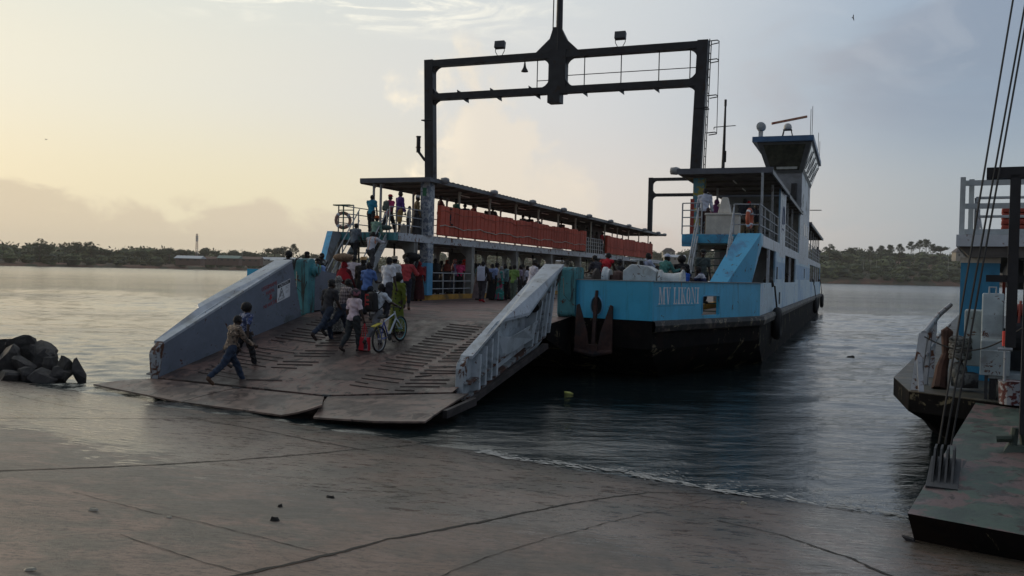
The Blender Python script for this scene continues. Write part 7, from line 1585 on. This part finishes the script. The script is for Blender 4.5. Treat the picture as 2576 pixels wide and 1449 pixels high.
# ------------------------------------------------------------------ bicycle pushed up the ramp
def bicycle():
    rw = np.array(ramp(957, 886)); fw_ = np.array(ramp(1010, 857)); d = fw_-rw; L_ = 1.06; d = d/np.linalg.norm(d); yaw = math.atan2(d[1], d[0]); pit = math.asin(d[2])
    o = empty('bicycle', tuple(rw), 0, 'white and blue mountain bicycle with a yellow carrier being wheeled up the ramp', 'bicycle'); o.rotation_euler = (0, -pit, yaw)
    TY = RUBBER; RM = mat('alloy_rim', (.4, .42, .45), .3, .8); r = .335
    for x, nm in ((0, 'r'), (L_, 'f')):
        w_ = empty('wheel', (0, 0, 0)); w_.parent = o
        m = MB(); m.tube([(x+(r-.025)*math.cos(a), 0, r+(r-.025)*math.sin(a)) for a in [2*math.pi*i/40 for i in range(40)]], .026, 8, closed=True); m.build('tyre', TY, w_, smooth=True)
        m = MB(); m.tube([(x+(r-.055)*math.cos(a), 0, r+(r-.055)*math.sin(a)) for a in [2*math.pi*i/40 for i in range(40)]], .011, 6, closed=True); m.tube([(x, -.05, r), (x, .05, r)], .022, 8); m.build('rim', RM if nm == 'r' else mat('turquoise_rim', (.1, .35, .38), .4), w_, smooth=True)
        m = MB()
        for i in range(18): a = 2*math.pi*i/18; m.tube([(x, .02*(-1)**i, r), (x+(r-.06)*math.cos(a), 0, r+(r-.06)*math.sin(a))], .0025, 3)
        m.build('spokes', RM, w_)
    FR = mat('white_frame_paint', (.55, .62, .68), .35); BF = mat('blue_frame_paint', (.02, .05, .3), .35)
    bb = (.43, 0, .28); st = (.30, 0, .72); ht = (.86, 0, .80); hb = (.89, 0, .66)
    m = MB(); m.tube([st, ht], .018, 8); m.tube([bb, hb], .024, 8); m.build('frame', FR, o)
    m = MB(); m.tube([bb, st], .017, 8); m.tube([(0, .05, r), bb], .012, 6); m.tube([(0, -.05, r), bb], .012, 6); m.tube([(0, .05, r), st], .010, 6); m.tube([(0, -.05, r), st], .010, 6); m.build('rear_triangle', BF, o)
    m = MB(); m.tube([(.85, 0, .86), hb], .022, 8)
    for s_ in (-1, 1): m.tube([hb, (.93, s_*.055, .55), (L_, s_*.055, r)], .016, 6)
    m.build('fork', FR, o)
    m = MB(); m.tube([(.85, 0, .86), (.82, 0, .97)], .016, 6); m.tube([(.75, -.29, 1.0), (.82, -.1, .98), (.82, .1, .98), (.75, .29, 1.0)], .013, 6); m.build('handlebar', DARK, o)
    for s_ in (-1, 1): m = MB(); m.tube([(.76, s_*.2, 1.0), (.70, s_*.31, 1.0)], .019, 8); m.build('grip', RUBBER, o)
    m = MB(); m.tube([st, (.27, 0, .84)], .013, 6); m.build('seat_post', RM, o); m = MB(); m.prism([(-.14, -.075), (.02, -.06), (.14, -.02), (.14, .02), (.02, .06), (-.14, .075)], 'z', .84, .885); m.xf(Matrix.Translation((.26, 0, 0))); m.build('saddle', RUBBER, o, bevel=.012)
    m = MB(); m.box((-.06, 0, .73), (.34, .12, .02)); m.tube([(-.1, .055, .72), (0, .06, r)], .007, 5); m.tube([(-.1, -.055, .72), (0, -.06, r)], .007, 5); m.build('carrier', mat('yellow_carrier', (.5, .42, .06), .5), o)
    m = MB(); m.tube([(.43, -.04, .28), (.43, -.055, .28)], .09, 18); m.tube([(.43, -.07, .28), (.52, -.07, .14)], .01, 5); m.tube([(.43, .07, .28), (.34, .07, .42)], .01, 5); m.build('crank', DARK, o)
    for x, y, z in ((.53, -.11, .14), (.33, .11, .42)): m = MB(); m.box((x, y, z), (.09, .08, .02)); m.build('pedal', RUBBER, o)
    m = MB(); m.tube([(0, -.05, r+.03), (.43, -.05, .37)], .004, 4); m.tube([(0, -.05, r-.03), (.43, -.05, .19)], .004, 4); m.build('chain', DARK, o)
bicycle()
# ------------------------------------------------------------------ the moored ferry at the right edge
F2 = empty('ferry', tuple(B2*24+C2*4), -A2, 'second moored ferry cut by the right frame edge, with green ramp flap and grey winch', 'ferry')
O2 = (4.0, 24.0, 0.0)
def f2(m, name, mt, parent=F2, **k): return m.build(name, mt, parent, off=O2, **k)
D2 = 1.15
DK2 = mat('worn_dark_deck', (.055, .055, .045), .55, dirt=(.10, .08, .05), dthr=(.5, .7), ds=2, var=.3, bump=.3, bs=12, rough2=.35)
GRN = mat('worn_green_ramp', (.045, .072, .056), .5, dirt=(.13, .085, .08), dthr=(.47, .58), ds=1.6, rust=(.035, .022, .018), rthr=(.62, .66), rs=4, var=.35, bump=.4, bs=9, rough2=.3)
BL2 = mat('deep_sky_blue', (.035, .23, .40), .45, dirt=(.03, .15, .26), dthr=(.5, .8), var=.06)
# hull: raked bow with chamfered corner
m = MB(); out_ = [(-1.17, 16.33), (.7, 15.45), (9, 15.2), (9, 60), (-1.6, 60), (-1.6, 18.5)]
low = [(-1.0, 16.6), (.7, 15.9), (9, 15.7), (9, 60), (-1.45, 60), (-1.4, 18.6)]; low2 = [(-.1, 18.4), (.9, 17.4), (9, 17), (9, 60), (-.8, 60), (-.7, 20)]
rings = [[(x, y, D2) for x, y in out_], [(x, y, D2-.33) for x, y in out_], [(x+.3, y+.6, .55) for x, y in out_], [(x, y, -.4) for x, y in low2]]
n = 6; vs = [p for r_ in rings for p in r_]; fs = [(n*i+j, n*i+(j+1) % n, n*(i+1)+(j+1) % n, n*(i+1)+j) for i in range(3) for j in range(n)]
m.add(vs, fs); f2(m, 'hull', HULLB)
m = MB(); m.prism(out_, 'z', D2-.01, D2+.012); f2(m, 'deck', DK2)
# ramp flap resting on the slipway
FT = [(-.73, 10.5, .48), (.5, 10.15, .50), (4.5, 9.7, .55), (4.5, 15.3, 1.16), (.5, 15.35, 1.13), (-.16, 15.75, 1.12)]
m = MB(); n = 6; bt = [(a+(.08 if i == 0 else 0), b+(.22 if i < 3 else 0), c-(.40 if i < 3 else .3)) for i, (a, b, c) in enumerate(FT)]
m.add(FT+bt, [tuple(range(n)), tuple(range(2*n-1, n-1, -1))]+[(i, (i+1) % n, n+(i+1) % n, n+i) for i in range(n)]); m.cur = 1
rp2 = f2(m, 'ramp', [GRN, HULLB]); 
for p in rp2.data.polygons:
    if abs(p.normal.z) < .8 or p.normal.z < 0: p.material_index = 1
def r2z(x, y): return .48+(y-10.5)/5.2*.65
m = MB(); 
for x in (-.55, -.48, -.41, -.34): m.prism([(11.5, r2z(0, 11.5)), (12.6, r2z(0, 12.6)), (12.45, r2z(0, 12.5)+.22), (12.1, r2z(0, 12.2)+.26), (11.7, r2z(0, 11.8)+.08)], 'x', x-.012, x+.012)
m.box((-.44, 12.0, r2z(0, 12.0)+.01), (.34, 1.2, .03), rx=R(7)); lug = f2(m, 'cable_lug', DARK, rp2)
m = MB(); m.box((-.15, 12.25, r2z(0, 12.25)+.004), (.2, .7, .01), rx=R(7)); f2(m, 'dark_drain_patch', BLACK, rp2)  # thin black patch stands in for the shade down a drain opening
m = MB(); m.tube([(.12, 13.2, r2z(0, 13.2)+.16), (.3, 13.2, r2z(0, 13.2)+.18)], .05, 8); m.tube([(.3, 13.2, r2z(0, 13.2)), (.33, 13.25, r2z(0, 13.2)+.3), (.42, 13.3, r2z(0, 13.2)+.3), (.45, 13.3, r2z(0, 13.2))], .05, 8); m.box((.36, 13.25, r2z(0, 13.25)+.04), (.34, .4, .1), taper=.6); f2(m, 'mooring_shackle', mat('green_shackle', (.05, .07, .055), .6), rp2)
m = MB(); m.prism([(-.78, .22), (-.66, .2), (-.62, .12), (-.72, .16)], 'y', 10.5, 10.58); f2(m, 'bent_lip', RUSTM, rp2)
for k in range(3):
    x = -.52+.07*k; m = MB(); top = [(.17, 13.2, 6.9), (.32, 13.2, 6.9), (.4, 13.2, 7.2)][k]
    m.tube([(x, 12.3, .98), top], .0135, 6); f2(m, 'hoisting_cable', CABLE)
# dark gantry frame standing on the near side
m = MB(); m.b2(-.09, 3.5, 12.9, 13.1, 4.36, 4.5); m.b2(.18, .30, 12.9, 13.08, 2.2, 4.4); m.b2(-.06, 3.5, 12.95, 13.05, 3.03, 3.12); f2(m, 'ladder_frame', BLACK)
m = MB(); m.b2(.37, .60, 12.9, 13.2, 1.1, 4.3); f2(m, 'gantry_leg', BLACK)
# casing: blue pillars, upper deck and rail
m = MB(); m.b2(-.52, .14, 19.0, 19.5, D2, 3.4); p_ = f2(m, 'casing_pillar', BL2)
m = MB(); m.b2(-.53, .15, 18.99, 19.5, 3.4, 3.5); f2(m, 'cream_strip', CREAM, p_)
m = MB(); m.b2(-.15, .0, 18.98, 19.0, 2.4, 3.3); f2(m, 'pillar_rib', BL2, p_)
m = MB(); m.b2(.72, 1.0, 19.0, 19.4, D2, 3.4); f2(m, 'casing_pillar', BL2)
m = MB(); m.b2(-.60, 8, 18.6, 44, 3.70, 3.92); u2 = f2(m, 'upper_deck_edge', mat('rusty_white_edge', (.52, .56, .60)))
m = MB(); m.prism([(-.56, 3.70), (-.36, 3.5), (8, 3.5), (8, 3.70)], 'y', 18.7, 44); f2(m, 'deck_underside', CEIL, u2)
m = MB(); m.prism(rrect(.3, 1.6, 2.9, 3.62, .2), 'y', 21, 30); f2(m, 'underdeck_beam', DARK, u2)
m = MB()
for x in (-.52, -.38): m.b2(x-.045, x+.045, 18.8+ (x+.52)*3, 18.9+(x+.52)*3, 3.92, 5.02)
for z in (3.99, 4.48, 4.92): m.b2(-.5, 8, 18.95, 19.02, z-.05, z+.05)
f2(m, 'flat_bar_rail', mat('pale_rail_paint', (.42, .46, .47), .5), u2)
m = MB()
for z in (4.66, 4.3): m.tube([(-.28, 19.3, z), (-.3, 22, z), (-.3, 40, z)], .03, 6); m.tube([(-.28, 19.3, z), (8, 19.3, z)], .03, 6)
for y in (19.3, 20.6, 22.2): m.tube([(-.29, y, 3.92), (-.29, y, 4.66)], .04, 6)
for x in (-.28, 1.0, 2.2): m.tube([(x, 19.3, 3.92), (x, 19.3, 4.66)], .03, 6)
f2(m, 'guard_rail', RAILM, u2)
m = MB(); m.b2(-.02, 3.0, 19.6, 19.62, 1.15, 2.15); m.b2(-.5, 1.8, 20, 20.1, 2.0, 2.08); m.b2(1.0, 4, 19.8, 20, D2, 2.3); f2(m, 'inner_screen', DARK)
# grey winch housing and deck boxes
wn = empty('winch', (0, 0, 0)); wn.parent = F2
G2 = mat('blue_grey_machine', (.30, .36, .38), .5, dirt=(.2, .22, .22), rust=RUST, rthr=(.68, .72), rs=6)
m = MB(); m.prism([(16.0, 1.58), (16.9, 1.58), (16.9, 2.85), (16.5, 2.85), (16.3, 2.5), (16.2, 2.15), (16.0, 2.1)], 'x', -.12, .2); f2(m, 'side_plate', G2, wn, bevel=.02)
m = MB(); m.b2(-.12, .3, 15.9, 16.6, 1.55, 1.95); m.b2(-.0, .9, 15.95, 16.5, 1.5, 1.6); f2(m, 'base_box', G2, wn, bevel=.01)
m = MB(); m.b2(-.38, .0, 16.9, 17.6, 1.6, 2.55); f2(m, 'rear_box', G2, wn, bevel=.02)
m = MB(); m.lathe([(.55, 0), (.55, .06), (.32, .08), (.32, .7), (.55, .72), (.55, .78)], (.24, 16.5, 2.25), 20, 'x'); f2(m, 'drum', DARK, wn)
m = MB(); m.tube([(-.02, 16.5, 2.85), (-.02, 16.5, 2.95), (.08, 16.5, 2.95), (.08, 16.5, 2.85)], .014, 5); f2(m, 'lifting_eye', RAILM, wn)
m = MB(); m.b2(-.05, .0, 15.95, 16.0, D2, 1.56); m.b2(.02, .12, 16.0, 16.4, D2, 1.5); f2(m, 'leg', DARK, wn)
m = MB(); m.tube([(.22, 15.6, 1.5), (.22, 15.6, 2.05)], .022, 6); m.tube([(.12, 15.6, 2.0), (.32, 15.6, 2.0)], .03, 6); hv = f2(m, 'lever', RAILM, wn)
m = MB(); m.tube([(.22, 15.6, 2.05), (.22, 15.6, 2.28)], .045, 8); f2(m, 'red_grip', mat('red_grip', (.5, .04, .03), .4), hv)
m = MB(); m.tube([(.28, 16.0, 2.45), (.32, 15.95, 2.7)], .025, 6); m.tube([(.4, 16.0, 2.4), (.42, 16.0, 2.75)], .02, 6); m.sphere((.42, 16.3, 2.6), .1); f2(m, 'hydraulic_fittings', mat('red_fitting', (.25, .04, .03), .5), wn)
# side rail leaning outboard at the bow corner
m = MB()
pts = [(-1.0, 16.9, 2.12), (-.98, 18.4, 2.2), (-.92, 20.3, 2.35), (-.8, 22.5, 2.5)]
m.bar((-1.08, 16.5, D2), (-1.0, 16.9, 2.1), .14, .1); m.bar((-.98, 16.3, D2), (-1.05, 16.7, 1.7), .08, .08); m.bar((-1.02, 17.6, D2), (-.98, 17.9, 2.15), .12, .09); m.bar((-.98, 19, D2), (-.95, 19.2, 2.26), .12, .09)
m.tube(pts, .05, 8); m.tube([(p[0], p[1], p[2]-.45) for p in pts], .03, 6); f2(m, 'side_rail', mat('chipped_grey_rail', (.33, .35, .38), .5, rust=RUST, rthr=(.55, .62), rs=3))
m = MB(); m.tube([(-.74, 17.0, 1.15), (-.72, 17.2, 1.5), (-.66, 17.3, 1.75), (-.66, 17.4, 2.15), (-.62, 17.4, 2.2)], [.13, .10, .07, .10, .06], 9); f2(m, 'rusty_bollard', mat('orange_rust', (.06, .026, .018), .8, var=.4), F2)
# things on its deck
def th(name, m, mt, label, cat, base, **k):
    o = m.build(name, mt, None, off=base, **k); o.location = tuple(B2*base[1]+C2*base[0]+np.array([0, 0, base[2]])); o.rotation_euler = (0, 0, -A2); return tag(o, label, cat)
m = MB(); m.lathe([(.17, 0), (.19, .35), (.2, .36)], (.33, 15.7, D2), 16); th('paint_bucket', m, mat('bucket_print', (.35, .36, .38), .5, dirt=(.1, .02, .02), dthr=(.45, .55), ds=12), 'grimy printed bucket standing below the grey winch', 'bucket', (.33, 15.7, D2))
m = MB(); 
for k in range(7): m.tube([(-.42+.16*math.cos(R(a)+k), 17.0+.2*math.sin(R(a)+k), 1.75+.05*k+.02*math.sin(a)) for a in range(0, 360, 40)], .04, 6, closed=True)
m.sphere((-.33, 17.1, 1.75), (.2, .2, .12)); m.sphere((-.45, 17.0, 1.5), (.14, .2, .16)); m.box((-.35, 17.0, 1.35), (.35, .3, .25), rz=.3); th('tarpaulin_bundle', m, mat('grey_rope_pile', (.16, .17, .17), .8, dirt=(.05, .05, .05), dthr=(.45, .6), ds=5), 'grey bundle of rope and tarpaulin beside the rusty bollard', 'rope', (-.4, 17, 1.2), smooth=True)
m = MB(); n = 20; m.tube([(-.95+1.9*i/n, 16.2-.6*i/n, 2.1-.55*math.sin(math.pi*min(1, i/n*1.25))*.45+.55*(i/n)**2) for i in range(n+1)], .012, 5); th('mooring_line', m, DROPE, 'thin dark line sagging from the side rail across the grey winch', 'rope', (-.9, 16.2, 2.0))
for z_, z in ((3.98, 4.16), (4.10, 4.3), (4.22, 4.45), (4.34, 4.6), (4.46, 4.73)):
    m = MB(); m.box((1.75, 21.0, z_+.06), (3.2, .9, .11)); th('life_float', m, mat('deep_red_float', (.24, .035, .02), .7, var=.2), {4.16: 'lowest red life float stacked on the upper deck of the moored ferry', 4.3: 'second lowest red life float of the stack on the moored ferry', 4.45: 'middle red life float of the stack on the moored ferry', 4.6: 'second highest red life float of the stack on the moored ferry', 4.73: 'topmost red life float of the stack on the moored ferry'}[z], 'life float', (1.75, 21, z_), bevel=.04)['group'] = 'red life floats stacked on the moored ferry'
m = MB(); m.tube([(.24, 24, 2.9), (.3, 24, 2.9)], .28, 12); th('hanging_fender', m, mat('dull_red_fender', (.2, .03, .02), .7), 'dull red round fender hanging beside the blue pillar', 'fender', (.24, 24, 2.9))
# ------------------------------------------------------------------ haze
m = MB(); m.b2(-4200, 4200, -60, 3600, -6, 110)
hz = bpy.data.materials.new('haze_air'); hz.use_nodes = True; g = NT(hz.node_tree); g.n.clear(); oo = g.new('ShaderNodeOutputMaterial'); pv = g.new('ShaderNodeVolumePrincipled')
pv.inputs['Color'].default_value = (.92, .9, .86, 1); pv.inputs['Density'].default_value = .00011; pv.inputs['Anisotropy'].default_value = .3; g.l.new(pv.outputs[0], oo.inputs['Volume'])
hazeo = m.build('haze', hz); tag(hazeo, 'thin evening haze over the harbour', 'haze', kind='stuff')
